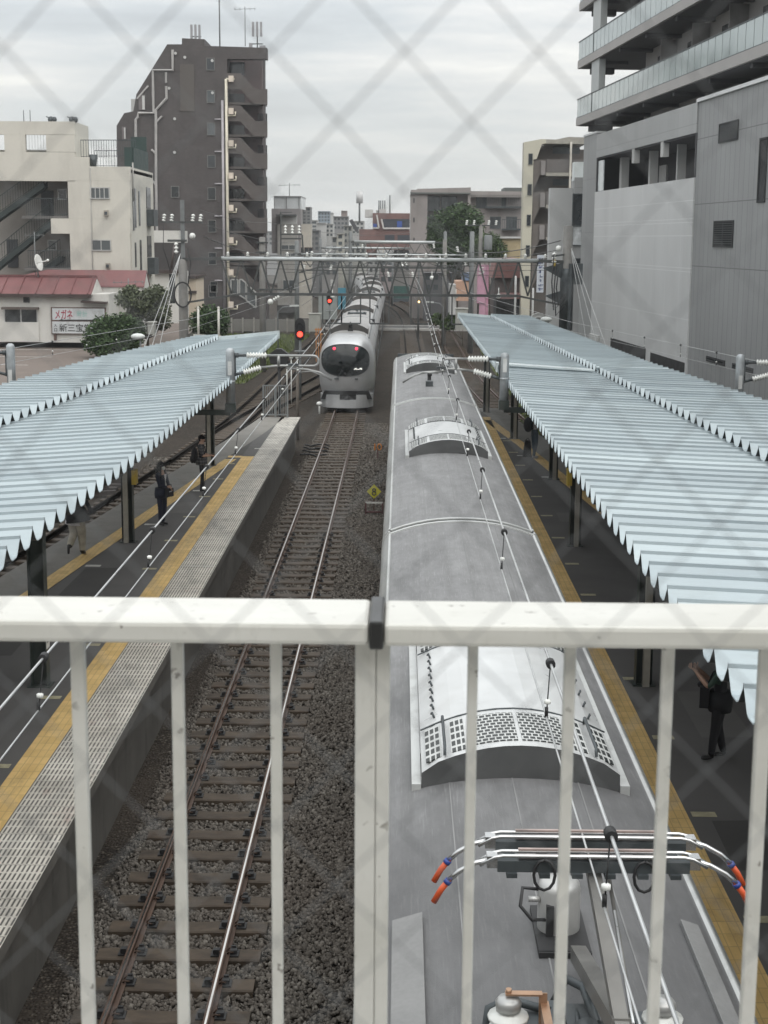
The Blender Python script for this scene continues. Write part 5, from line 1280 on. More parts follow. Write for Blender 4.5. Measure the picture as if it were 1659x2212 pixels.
w.box(xl, xb, YA+2.3, YA+2.5, LZ, zr-.35); z1_, z2_ = at(*za(300, 1020), YA).z, at(*za(300, 1500), YA).z
w.build('recess_wall', M('recess_render', (.27, .255, .235), .85, var=.1, scale=.6, fine=.15), ap)
w = MB(); 
for z in (z1_, z2_): w.box(at(*za(190, 1000), YA).x, xb, YA+.32, YA+2.3, z, z+.18)
w.build('landing', M('landing_grey', (.13, .125, .12), .8), ap)
for z in (z1_+.18, z2_+.18):
    w = MB(); railing(w, at(*za(200, 0), YA).x, YA+.36, z, at(*za(628, 0), YA).x, YA+.36, z, 1.08, .13, .028); w.build('landing_railing', dark_steel, ap)
def stair(a0, b0, a1, b1, dy):
    p, q = at(*za(a0, b0), YA), at(*za(a1, b1), YA); b = MB()
    for yy in (YA+dy, YA+dy+.95): b.prism([(p.x, yy, p.z+.12), (q.x, yy, q.z+.12), (q.x, yy, q.z-.28), (p.x, yy, p.z-.28)], (0, .05, 0))
    n = 14
    for i in range(n): t_ = (i+.5)/n; x, z = p.x+(q.x-p.x)*t_, p.z+(q.z-p.z)*t_; b.box(x-.15, x+.15, YA+dy+.05, YA+dy+.95, z-.03, z+.02)
    railing(b, p.x, YA+dy-.02, p.z+.12, q.x, YA+dy-.02, q.z+.12, 1.0, .2, .03)
    b.build('stair_flight', dark_green, ap)
stair(-150, 1080, 395, 690, .35); stair(-60, 1470, 470, 1040, .35); stair(300, 1535, 520, 1375, 1.2)
b = MB(); p = at(*za(300, 750), YA); q = at(*za(425, 1000), YA); b.box(p.x, q.x, YA+2.22, YA+2.29, q.z, p.z); b.build('door', M('door_dark', (.035, .038, .042), .5), ap)
b = MB(); p = at(*za(595, 1215), YA); q = at(*za(625, 1480), YA); b.box(p.x, q.x, YA+2.22, YA+2.29, q.z, p.z); b.box(at(*za(-20, 1215), YA).x, at(*za(80, 1215), YA).x, YA+2.22, YA+2.29, q.z, p.z); b.build('door', M('door_dark', (.035, .038, .042), .5), ap)
for (a0, b0, a1, b1) in ((540, 745, 610, 830), (448, 1215, 515, 1295)):
    p, q = za(a0, b0), za(a1, b1); window(ap, p[0], p[1]+2, q[0], q[1]+2, YA+2.28)
for (a0, b0, a1, b1, mu) in ((838, 740, 1003, 830, 3), (850, 1222, 1016, 1308, 1)):
    p, q = za(a0, b0), za(a1, b1); window(ap, p[0], p[1], q[0], q[1], YA, mull=mu, pane=glass_mid)
for (a0, b0) in ((962, 942), (978, 1428)):
    b = MB(); rA_(b, a0, b0, a0+38, b0+52, -.22, -.003); rA_(b, a0+6, b0+14, a0+32, b0+44, -.24, -.222, 1); b.build('vent_hood', [M('vent_beige', (.33, .30, .26), .6), dark_steel], ap)
b = MB()   # downpipes
p = at(*za(832, 560), YA); b.tube([(p.x, YA-.03, zr-.1), (p.x-.02, YA-.03, 3)], .035, 6); b.tube([(x1+.06, YA+1.0, zr+.3), (x1+.06, YA+1.0, zr-2.1)], .05, 6); b.build('downpipe', M('pipe_grey', (.34, .33, .31), .6), ap)
for (dy, zz, hh, ww) in ((.9, 745, 100, .5), (1.6, 740, 95, .5), (3.1, 765, 85, .5), (3.3, 1215, 90, .5), (1.4, 1240, 60, .4)):
    z = at(*za(1250, zz), YA+dy).z; b = MB(); b.box(x1+.002, x1+.05, YA+dy, YA+dy+ww, z-hh*.026, z); b.build('side_window', glass_dark, ap)
for zz in (900, 1345):
    z = at(*za(1350, zz), YA+6.5).z; b = MB(); b.box(x1+.003, x1+.5, YA+6.2, YA+7.9, z-1.35, z-.25); b.box(x1+.003, x1+.05, YA+6.2, YA+7.8, z-.2, z+1.2, 1); b.build('balcony', [dark_steel, glass_dark], ap)
b = MB(); za_ = zr
railing(b, at(*za(705, 0), YA).x, YA+1.0, z45, at(*za(1090, 0), YA).x, YA+6, zr+.9, 1.1, .25, .03)
b.build('terrace_railing', dark_steel, ap); b = MB(); railing(b, at(*za(850, 0), YA).x, YA+.4, zr, at(*za(1085, 0), YA).x, YA+.4, zr, 1.0, .16, .025); b.build('terrace_railing', dark_steel, ap)
b = MB(); gx = at(*za(1160, 0), YA).x
b.box(at(*za(1005, 0), YA).x, gx, YA+7.5, YA+7.6, zr-.1, zr+2.3); b.box(gx, gx+.08, YA+2.0, YA+7.6, zr-.1, zr+1.3); b.box(x1-.35, x1-.27, YA+2, YA+8.5, zr-.1, zr+1.0); b.box(at(*za(1085, 0), YA).x, gx, YA+1.9, YA+2.0, zr, zr+1.3)
b.build('terrace_screen', M('dark_green_mesh', (.018, .04, .036), .6), ap)
b = MB(); px_ = at(*za(845, 500), YA).x; b.lathe([(.2, 0), (.28, .75), (.0, .75)], (px_, YA+.5, zr), 10); b.build('terrace_planter', dark_steel, ap)
b = MB()
for a in (183, 243): q = at(*za(a, 100), YA); b.tube([(q.x, YA+1, zt-.1), (q.x, YA+1, zt+.75)], .025, 5)
for a in (455, 495, 650, 690): q = at(*za(a, 100), YA); b.sphere((q.x, YA+.2, zt+.12), .16, 7, 0, (1, .6, 1.2)); b.bar((q.x-.25, YA+.2, zt+.3), (q.x+.1, YA+.2, zt+.2), .06)
b.build('roof_fitting', dark_steel, ap)
b = MB(); p = at(*za(235, 300), YA); q = at(*za(425, 400), YA); railing(b, p.x, YA+.2, q.z, q.x, YA+.2, q.z, 1.35, .18, .025); b.build('parapet_railing', alu, ap)
# ---- white shop with red roof
rS = (0, 640, 480, 900); YS = 92
def zs_(a, b): return zd(rS, a, b)
def rS_(b, a0, b0, a1, b1, d0, d1, m=0): p, q = zs_(a0, b0), zs_(a1, b1); return rect(b, p[0], p[1], q[0], q[1], YS, d0, d1, m)
sh = thing('shop_house', 'small white shop house with a red metal roof and a lettered signboard', 'building', (-24, YS, LZ))
b = MB(); rS_(b, -300, 325, 945, 745, 0, 4.6); b.build('wall', wall_white, sh)
xr = at(*zs_(880, 300), YS).x; xl2 = at(*zs_(-300, 300), YS).x; ze, zr2 = at(*zs_(400, 318), YS).z, at(*zs_(400, 190), YS+1.6).z
b = MB(); R0 = at(*zs_(835, 200), YS).x
b.prism([(xl2, YS-.35, ze-.15), (R0-.3, YS-.35, ze-.15), (R0-.3, YS+1.6, zr2), (xl2, YS+1.6, zr2)], (0, .02, .10)); b.prism([(xl2, YS+3.55, ze-.15), (R0-.3, YS+3.55, ze-.15), (R0-.3, YS+1.6, zr2), (xl2, YS+1.6, zr2)], (0, -.02, .10))
b.prism([(xl2, YS+3.3, ze+.25), (R0+2.3, YS+3.3, ze+.25), (R0+2.3, YS+4.4, zr2+.35), (xl2+4, YS+4.4, zr2+.35)], (0, .02, .10)); b.prism([(xl2, YS+5.6, ze+.25), (R0+2.3, YS+5.6, ze+.25), (R0+2.3, YS+4.4, zr2+.35), (xl2+4, YS+4.4, zr2+.35)], (0, .02, .10))
x = R0-.5
while x > xl2: b.bar((x, YS-.35, ze-.02), (x, YS+1.6, zr2+.13), .05, .06); x -= 1.05
b.bar((xl2, YS+1.6, zr2+.13), (R0-.3, YS+1.6, zr2+.13), .2, .12); rfo = b.build('roof', red_roof, sh)
b = MB(); b.bar((xl2, YS-.38, ze-.16), (R0-.3, YS-.38, ze-.16), .14, .2); b.build('gutter', M('brown_gutter', (.05, .035, .032), .5), sh)
b = MB(); b.prism([(R0-.35, YS-.2, ze-.1), (R0-.35, YS+3.4, ze-.1), (R0-.35, YS+1.6, zr2-.05)], (.08, 0, 0)); b.prism([(R0+2.2, YS+3.4, ze+.2), (R0+2.2, YS+5.5, ze+.2), (R0+2.2, YS+4.4, zr2+.3)], (.08, 0, 0)); b.box(R0-1, R0+2.2, YS+3.4, YS+5.5, LZ, ze+.25); b.build('gable', wall_white, sh)
b = MB(); b.prism([(R0-.9, YS-.5, ze-.55), (xr+.35, YS-.5, ze-.62), (xr+.35, YS+4, ze-.45), (R0-.9, YS+4, ze-.35)], (0, 0, .1)); b.build('lean_to_roof', M('brown_gutter', (.05, .035, .032), .5), sh)
p, q = zs_(45, 462), zs_(318, 570); window(sh, p[0], p[1], q[0], q[1], YS, mull=1, fw=.07)
b = MB(); rS_(b, 28, 440, 338, 460, -.5, -.003); b.build('window_hood', M('brown_hood', (.09, .07, .06), .6), sh)
b = MB(); rS_(b, 30, 572, 340, 740, -.10, -.003); b.build('window_apron', wall_white, sh)
b = MB(); rS_(b, 203, 348, 255, 402, -.06, -.003); b.build('vent', black, sh)
sg = MB(); rS_(sg, 447, 443, 918, 675, -.16, -.02, 1); rS_(sg, 457, 452, 908, 552, -.18, -.161, 0); rS_(sg, 457, 566, 908, 668, -.18, -.161, 0)
p = at(*zs_(462, 690), YS); rS_(sg, 470, 675, 490, 730, -.14, -.04, 1)
sgo = sg.build('signboard', [M('sign_face_grey', (.50, .52, .53), .5, var=.08, stain=.3), M('sign_frame_brown', (.10, .06, .05), .5)], sh)
b = MB(); pts = [(515, 552), (545, 542), (545, 548), (908, 548), (908, 558), (545, 558), (545, 562)]; v = [at(*zs_(*p_), YS) for p_ in pts]; b.prism([(p_.x, YS-.19, p_.z) for p_ in v], (0, .012, 0)); b.build('sign_arrow', M('sign_black', (.04, .04, .04), .5), sgo)
def sign_text(txt, a0, b0, a1, b1, col, y, reg, parent, name='sign_text', rz=0, vertical=False, w=1659.):
    p, q = at(*zd(reg, a0, b0, w), y), at(*zd(reg, a1, b1, w), y)
    c = bpy.data.curves.new(name, 'FONT'); c.body = txt; c.size = 1; c.extrude = .01; c.align_x = 'LEFT'; c.offset = .012
    o = bpy.data.objects.new(name, c); COL.objects.link(o); bpy.context.view_layer.update()
    dg = bpy.context.evaluated_depsgraph_get(); me = bpy.data.meshes.new_from_object(o.evaluated_get(dg)); bpy.data.objects.remove(o)
    if not len(me.vertices): return None
    V = np.array([v.co[:] for v in me.vertices]); lo, hi = V.min(0), V.max(0); sx = (q.x-p.x)/max(1e-6, hi[0]-lo[0]); sz = (p.z-q.z)/max(1e-6, hi[1]-lo[1])
    for v in me.vertices: x_, z_, t_ = v.co; v.co = (p.x+(x_-lo[0])*sx, y-t_*.6, q.z+(z_-lo[1])*sz)
    me.materials.clear(); me.materials.append(col); return link(name, me, parent)
s_red = M('sign_red', (.30, .02, .05), .5); s_grn = M('sign_green', (.28, .45, .42), .5); s_pale = M('sign_faded', (.40, .41, .41), .5); s_blk = M('sign_black', (.04, .04, .04), .5)
sign_text('メガネ', 474, 462, 628, 545, s_red, YS-.185, rS, sgo); sign_text('時計', 664, 474, 756, 528, s_grn, YS-.185, rS, sgo); sign_text('宝石', 795, 472, 888, 532, s_pale, YS-.185, rS, sgo)
sign_text('入', 466, 588, 494, 612, s_blk, YS-.185, rS, sgo); sign_text('口', 468, 624, 494, 652, s_blk, YS-.185, rS, sgo); sign_text('新三宝堂', 512, 585, 790, 655, s_blk, YS-.185, rS, sgo)
# dish and aerials on the roof
t = thing('satellite_dish', 'white satellite dish on a strut at the red shop roof ridge', 'dish', (at(*zs_(318, 100), YS).x, YS+1.6, zr2))
c = at(*zs_(318, 60), YS+1.4); b = MB(); b.lathe([(0, 0), (.25, .04), (.52, .14), (.50, .15), (.25, .06), (0, .03)], c, 18, 0, axis=(.95, -.22, .22)); b.tube([c, c+Vector((.75, -.4, .15))], .03, 6); b.sphere(c+Vector((.78, -.42, .17)), .09, 8); b.build('dish', porcelain, t)
b = MB(); b.tube([c, (c.x+.05, c.y+.1, zr2)], .05, 6); b.build('strut', pole_grey, t)
def aerial(lab, px, ptop, pbot, y, w_=1.2, n=5, parent=None):
    P, Q = at(px, ptop, y), at(px, pbot, y); b = MB(); b.tube([(P.x, y, Q.z), (P.x, y, P.z)], .035, 5)
    b.bar((P.x-w_*.6, y, P.z-.25), (P.x+w_*.6, y, P.z-.18), .03)
    for i in range(n): x_ = P.x-w_*.55+w_*1.1*i/(n-1); b.bar((x_, y-.4, P.z-.22), (x_, y+.4, P.z-.22), .02); b.bar((x_, y, P.z-.35), (x_, y, P.z-.08), .02)
    return tag(b.build('tv_aerial', pole_grey), lab, 'aerial') if parent is None else b.build('tv_aerial', pole_grey, parent)
aerial('thin tv aerial with long boom rising behind the white shop gable', zs_(1108, 215)[0], zs_(0, 195)[1], zs_(0, 400)[1], 93.5, 1.6)
aerial('tv aerial with several booms in front of the cream block lower stairs', za(315, 1140)[0], za(0, 1140)[1], za(0, 1540)[1], 95, 1.0)
# ---- dark brick tower
YT = 140; rT = (280, 60, 700, 460)
def zt_(a, b): return zd(rT, a, b)
tile = brick_mat('dark_brown_tile', (.050, .043, .042), (.076, .066, .065), (.038, .034, .033), .24, .085)
tile2 = brick_mat('dark_brown_tile_light', (.070, .060, .056), (.095, .082, .077), (.05, .044, .041), .24, .085)
tw = thing('apartment_tower', 'tall dark brown brick apartment tower with zigzag stair balconies and cream pipes', 'building', (-18, YT, .5))
def P_(a, b): p = zt_(a, b); return p
out = [P_(545, 200), P_(690, 200), P_(690, 140), P_(915, 150), P_(915, 215), P_(1135, 222), (490.5, 690), (258, 690), P_(45, 1005), P_(120, 880), P_(210, 862), P_(240, 695)]
b = MB(); pxpoly(out, YT, 0, b, 0, 13); b.build('wall', tile, tw)
b = MB(); pxpoly([P_(1135, 222), P_(1530, 235), P_(1530, 345), P_(1135, 345)], YT, 0, b, 0, 1.2); b.build('stair_head', tile, tw)
b = MB(); x0 = Xp(490.5, YT); b.box(x0+.01, Xp(577, YT)-.35, YT+2.2, YT+3.2, .3, at(530, 104, YT).z-.1); b.build('stair_core', M('stair_pink_grey', (.155, .125, .125), .8, var=.1, scale=.6, fine=.2), tw)
b = MB(); b.box(Xp(574, YT), Xp(577.5, YT), YT+.1, YT+1.2, .3, at(575, 104, YT).z); b.build('corner_pier', tile, tw)
step = 318
for k_ in range(9):
    o = k_*step; b = MB()
    pts = [(1133, 485), (1270, 487), (1415, 640), (1533, 642), (1533, 793), (1408, 793), (1268, 645), (1133, 640)]
    if k_ == 8: pts = [(1133, 485), (1270, 487), (1300, 520), (1268, 645), (1133, 640)]
    pxpoly([P_(x_, y_+o) for x_, y_ in pts], YT, 0, b, 0, .25)
    if k_ < 8:
        p, q = at(*P_(1133, 640+o), YT), at(*P_(1533, 793+o), YT); b.box(p.x, q.x-.2, YT+.25, YT+2.2, q.z-.02, q.z+.18)
    b.build('stair_parapet', tile2, tw)
    if k_ < 9:
        b = MB(); p, q = P_(1140, 350+o), P_(1285, 482+o); rect(b, p[0], p[1], q[0], q[1], YT, 2.05, 2.18); b.build('landing_window', glass_dark, tw)
        b = MB(); p, q = P_(1418, 865+o-step+step, ), P_(1512, 958+o)
        if k_ < 7: rect(b, p[0], p[1], q[0], q[1], YT, 2.05, 2.18); b.build('landing_window', M('landing_dark', (.03, .028, .03), .5), tw)
        b = MB(); p, q = P_(1156, 515+o), P_(1203, 575+o); rect(b, p[0], p[1], q[0], q[1], YT, -.45, -.02); b.build('hose_box', M('box_cream', (.62, .54, .46), .5), tw)
b = MB(); pc = M('pipe_cream', (.60, .56, .46), .5, var=.06)
def vpipe(b, a, bt, bb, r, y=YT): p, q = at(a, bt, y), at(a, bb, y); b.tube([(p.x, y-.12, p.z), (p.x, y-.12, q.z)], r, 8)
vpipe(b, 488.6, 171, 684, .13); p = at(488.6, 171, YT); b.tube([(p.x, YT-.12, p.z), (p.x+.75, YT-.12, p.z)], .10, 8)
for k_ in range(1, 9): q = at(*P_(1135, 905+(k_-1)*step), YT); b.tube([(p.x, YT-.12, q.z), (p.x+.8, YT-.12, q.z), (p.x+.8, YT-.12, q.z+.35)], .08, 6)
b.build('service_pipe', pc, tw)
b = MB(); vpipe(b, 480.5, 217, 684, .12)
for k_ in range(8): q = at(480.5, 258+k_*69.6, YT); b.tube([(q.x-.7, YT-.1, q.z), (q.x, YT-.12, q.z)], .07, 6)
b.build('service_pipe', M('pipe_mauve', (.36, .34, .36), .5), tw)
def pl(pts, r, m=None):
    b = MB(); b.tube([at(*P_(x_, y_), YT)+Vector((0, -.1, 0)) for x_, y_ in pts], r, 6, caps=True, sm=False); b.build('drain_pipe', m or M('pipe_mid_grey', (.36, .35, .34), .5), tw)
pl([(600, 255), (600, 457), (405, 457), (408, 700), (413, 880), (262, 880), (255, 925), (236, 945), (238, 1285)], .13)
pl([(535, 480), (535, 580)], .11); pl([(537, 615), (540, 735), (435, 850), (437, 1580), (448, 2180)], .13); pl([(495, 912), (437, 972)], .1); pl([(390, 1240), (440, 1285)], .1); pl([(405, 1550), (445, 1600)], .1); pl([(410, 1880), (452, 1930)], .1); pl([(360, 612), (250, 740)], .09)
wf = M('window_frame_dull', (.17, .17, .165), .5, .3)
for k_ in range(8):
    p, q = P_(938+k_*3, 340+k_*320), P_(1008+k_*3, 453+k_*320); window(tw, p[0], p[1], q[0], q[1], YT, wf, glass_mid if k_ in (1, 2) else glass_dark, fw=.05)
rM = (400, 440, 700, 840)
for a0, b0, a1, b1 in ((160, 148, 258, 290), (300+400, 1465, 790, 1600)):
    p, q = zd(rM, a0, b0), zd(rM, a1, b1); window(tw, p[0], p[1], q[0], q[1], YT, wf)
for pts in ([(985, 1430), (1080, 1430), (1080, 1632), (985, 1632)], [(1105, 1430), (1135, 1430), (1190, 1475), (1190, 1700), (1105, 1645)], [(1200, 1495), (1330, 1610), (1330, 1820), (1200, 1720)]):
    b = MB(); v = [zd(rM, x_, y_) for x_, y_ in pts]; pxpoly(v, YT, -.25, b, 0, .2); o = b.build('entrance_glazing', glass_mid, tw)
    b = MB(); w_ = [at(*p, YT)+Vector((0, -.27, 0)) for p in v]
    for i in range(len(w_)): b.bar(w_[i], w_[(i+1) % len(w_)], .12)
    b.build('glazing_frame', alu, o)
b = MB(); p, q = (490.5, 668), (577, 692); rect(b, 490.5, 610, 577, 692, YT, -.05, 2.2); b.build('entrance_block', tile, tw)
b = MB(); p, q = P_(150, 720), P_(255, 870); rect(b, p[0], p[1], q[0], q[1], YT, 2, 5); b.build('roof_plant', wall_pale, tw)
for (x0_, x1_, y0_, y1_) in ((265, 330, 700, 850), (100, 140, 1015, 1140)):
    b = MB(); p, q = P_(x0_, y0_), P_(x1_, y1_); rect(b, p[0], p[1], q[0], q[1], YT, -.12, -.01); b.build('stepped_balcony', M('balcony_mauve', (.14, .125, .125), .7), tw)
    b = MB(); rect(b, p[0]+(q[0]-p[0])*.55, p[1]+2, q[0]-1, q[1]-1, YT, -.16, -.122); b.build('balcony_panel', wall_pale, tw)
for px, top, base, lab in ((416, 46, 84, 'cluster of panel phone antennas on the brick tower roof hut'), (551, 40, 100, 'tall panel antennas with boxes at the right end of the tower roof')):
    P, Q = at(px, top, YT), at(px, base, YT); t = thing('phone_antenna', lab, 'antenna', (P.x, YT+2, Q.z)); b = MB(); b.tube([(P.x, YT+2, Q.z-.2), (P.x, YT+2, P.z)], .06, 6); b.box(P.x-.5, P.x+.5, YT+1.95, YT+2.05, Q.z+.4, Q.z+.5); b.build('mast', pole_grey, t)
    b = MB()
    for dx in (-.36, .0, .36): b.box(P.x+dx-.1, P.x+dx+.1, YT+1.75, YT+1.95, P.z-1.3, P.z-.05)
    if px > 500: b.box(P.x-.75, P.x-.45, YT+1.8, YT+2.1, Q.z-.1, Q.z+.5); b.box(P.x+.2, P.x+.75, YT+1.8, YT+2.1, Q.z-.1, Q.z+.3)
    b.build('panel', M('antenna_panel', (.28, .28, .29), .6), t)
P, Q = at(464.5, -60, YT), at(464.5, 100, YT); b = MB(); b.tube([(P.x, YT+3, Q.z-.3), (P.x, YT+3, P.z)], .07, 6); tag(b.build('lightning_rod', pole_grey), 'tall thin lightning rod rising off the brick tower past the picture top', 'mast')
aerial('tv aerial on the brick tower roof beside the panel antennas', 529, 14, 100, YT+1, 1.6)
for (a_, b_) in ((627, 290), (565, 635), (620, 937), (618, 1268), (720, 330), (990, 362), (993, 680)):
    b = MB(); c = at(*P_(a_, b_), YT); b.tube([(c.x, YT-.12, c.z), (c.x, YT-.005, c.z)], .13, 10); b.build('vent_cap', wall_pale, tw)
b = MB(); p, q = P_(672, 398), P_(815, 862); rect(b, p[0], p[1], q[0], q[1], YT, -.06, -.004); b.build('wall_recess_panel', M('panel_brown_grey', (.085, .075, .068), .75, var=.12, scale=.6, fine=.2), tw)
# grey fence at the foot of the tower
t = thing('lineside_fence', 'low grey concrete panel fence at the foot of the brick tower', 'fence', (-14, 137, 0)); b = MB(); rect(b, 470, 690, 700, 716, 137, 0, .15); b.build('panel', M('fence_concrete', (.17, .165, .155), .85, var=.2, fine=.3, scale=1), t)
b = MB()
for px in range(475, 700, 24): rect(b, px, 686, px+3, 718, 137, -.12, -.003)
b.build('post', concrete, t)
# low annex roof left of the tower
bx = thing('annex_house', 'pale low annex with a dark slate mansard between the cream block and brick tower', 'building', (-19, 120, LZ))
b = MB(); rect(b, 326, 588, 385, 700, 120, 0, 6); rect(b, 328, 498, 386, 524, 121.5, 0, 5); b.build('wall', wall_white, bx)
b = MB(); rect(b, 326, 524, 378, 590, 121, 0, 5); b.build('mansard', M('slate_dark', (.045, .04, .04), .7, var=.3, scale=2, fine=.4), bx)
b = MB(); rect(b, 326, 583, 392, 590, 120, -.4, .3); b.tube([at(376, 530, 120), at(370, 583, 120)], .09, 6); b.build('eaves', M('brown_gutter', (.05, .035, .032), .5), bx)
b = MB(); rect(b, 366, 592, 378, 655, 120, -.02, -.003); b.build('window', glass_dark, bx)
bx = thing('cream_house', 'narrow cream house wall behind the gantry pole at the foot of the brick tower', 'building', (-16, 126, 0))
b = MB(); rect(b, 398, 600, 424, 725, 126, 0, 5); b.build('wall', M('cream_warm', (.55, .47, .38), .8, var=.05), bx); b = MB(); rect(b, 398, 596, 427, 602, 126, -.3, 5.2); rect(b, 398, 628, 425, 634, 126, -.2, -.01); b.build('roof', M('brown_gutter', (.05, .035, .032), .5), bx)
# ------------------------------------------------------------------ big grey building on the right
GA = R(4.6); GO = Vector((10.7, 82, 0)); GV = Vector((-math.sin(GA), math.cos(GA), 0)); GU = Vector((math.cos(GA), math.sin(GA), 0))
class GB(MB):      # builder in the building's own frame: u into the building, v along the facade
    def build(s, *a, **k):
        s.v = [tuple(GO+GU*x+GV*y+Vector((0, 0, z))) for x, y, z in s.v]; return MB.build(s, *a, **k)
def gv(y): return (y-82)/math.cos(GA)
V0, V1, V2, V3 = -62, gv(64.25), gv(84.15), gv(87.7)
cl = panel_mat('grey_cladding', (.265, .27, .272), .62, 4.6, (9.97, 7.46, 12.6), seam=.8)
cl2 = panel_mat('grey_band_cladding', (.27, .275, .277), .45, 4.6, (11.8, 8.9), seam=.35)
lp = panel_mat('pale_smooth_panel', (.55, .555, .555), 2.4, 4.6, (10.15, 9.4, 9.25, 8.7, 7.35, 7.2, 5.2), seam=.5, rough=.42, metal=.15, spec=.6, linec=1.35)
topb = panel_mat('grey_top_band', (.33, .335, .335), 3.3, 4.6, (13.25,), seam=.35)
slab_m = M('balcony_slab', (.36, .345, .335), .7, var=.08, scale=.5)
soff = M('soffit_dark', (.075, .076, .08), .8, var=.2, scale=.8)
gg = thing('grey_building', 'large grey clad building with glass fronted balconies rising beside the right platform', 'building', tuple(GO))
b = GB(); b.box(.05, 14, V0, V1, -.5, 14.08); b.build('wall_ribbed', cl, gg)
b = GB(); b.box(.0, 14, V1+.002, V2, 12.88, 14.1); b.build('wall_top_band', topb, gg)
b = GB(); b.box(-.015, 14, V1+.002, V2, -.5, 11.07); b.build('wall_pale_panel', lp, gg)
b = GB(); b.box(.02, 12, V2+.002, V3, -.5, 14.2); b.build('wall_end_band', cl2, gg)
b = GB(); b.box(-.06, .6, V0, V1-.02, 14.08, 14.22); b.box(-.02, .5, V2, V3+.05, 14.2, 14.3); b.build('parapet_cap', M('parapet_white', (.62, .63, .63), .4, var=.05), gg)
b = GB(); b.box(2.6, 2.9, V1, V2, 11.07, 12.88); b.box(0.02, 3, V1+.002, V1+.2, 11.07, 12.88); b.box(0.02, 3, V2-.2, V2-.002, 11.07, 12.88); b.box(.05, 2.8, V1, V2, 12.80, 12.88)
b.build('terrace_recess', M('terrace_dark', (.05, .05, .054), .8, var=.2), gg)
b = GB()
for y, w_ in ((82.1, .5), (75.8, .28), (70.6, .2), (65.9, .4)): b.box(.9, 1.3, gv(y)-w_/2, gv(y)+w_/2, 11.07, 12.8)
for y in (75.6, 70.0): b.box(.03, .3, gv(y)-.25, gv(y)+.25, 12.2, 12.88)
b.build('terrace_column', wall_pale, gg)
b = GB(); b.box(2.5, 2.59, gv(79.5)-.7, gv(79.5)+.7, 11.07, 12.3); b.build('terrace_door', wall_pale, gg)
b = GB(); b.box(.08, .14, gv(82.6), gv(83.9), 11.1, 12.7); b.build('terrace_glazing', M('pale_glass', (.5, .53, .54), .15, var=.2), gg)
def gopen(name, pts, d, m, sub=None):
    b = GB(); (y0, z0), (y1, z1) = pts; b.box(d, d+.03, gv(y0), gv(y1), z0, z1); o = b.build(name, m, gg)
    f = GB(); e = .07
    for (a, c, zz0, zz1) in ((y0-e, y1+e, z1, z1+e), (y0-e, y1+e, z0-e, z0), (y0-e, y0, z0, z1), (y1, y1+e, z0, z1)): f.box(d-.03, d+.028, gv(a), gv(c), zz0, zz1)
    f.build('frame', M('vent_frame', (.05, .052, .053), .8, spec=.15), o)
    if name == 'louvre_vent':
        q = GB(); z = z0+.06
        while z < z1-.03: q.box(d-.028, d-.002, gv(y0), gv(y1), z, z+.035); z += .085
        q.box(d-.034, d-.029, gv((y0+y1)/2)-.03, gv((y0+y1)/2)+.03, z0, z1); q.build('louvre', M('louvre_slat', (.085, .088, .09), .8, spec=.1), o)
    return o
louv = M('louvre_grey', (.10, .105, .107), .8, spec=.1)
gopen('louvre_vent', [(58.63, 12.32), (60.99, 12.92)], .03, louv); gopen('louvre_vent', [(58.66, 8.31), (61.12, 9.2)], .03, M('louvre_dark', (.03, .032, .033), .9, spec=.05))
gopen('slit_window', [(55.05, 9.92), (55.78, 12.05)], .03, glass_dark)
GP = ((10.7, 82), 4.6)
for (a0, b0, a1, b1) in ((1305, 570, 1400, 645), (1455, 612, 1562, 690)):
    p, q = onpl(*zd(rG, a0, b0), *GP), onpl(*zd(rG, a1, b1), *GP); gopen('louvre_vent', [(min(p.y, q.y), min(p.z, q.z)+.15), (max(p.y, q.y), max(p.z, q.z)-.1)], .03, M('louvre_dark', (.03, .032, .033), .9, spec=.05))
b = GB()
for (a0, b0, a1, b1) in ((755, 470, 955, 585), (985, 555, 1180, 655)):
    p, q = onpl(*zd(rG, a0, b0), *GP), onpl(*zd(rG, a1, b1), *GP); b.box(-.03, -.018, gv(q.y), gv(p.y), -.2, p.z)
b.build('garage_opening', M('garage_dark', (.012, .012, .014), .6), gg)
p, q = onpl(*zd(rG, 640, 445), *GP), onpl(*zd(rG, 690, 480), *GP); b = GB(); b.box(-.12, -.02, gv(q.y), gv(p.y), min(p.z, q.z)-.1, p.z); b.build('wall_notice', wall_pale, gg)
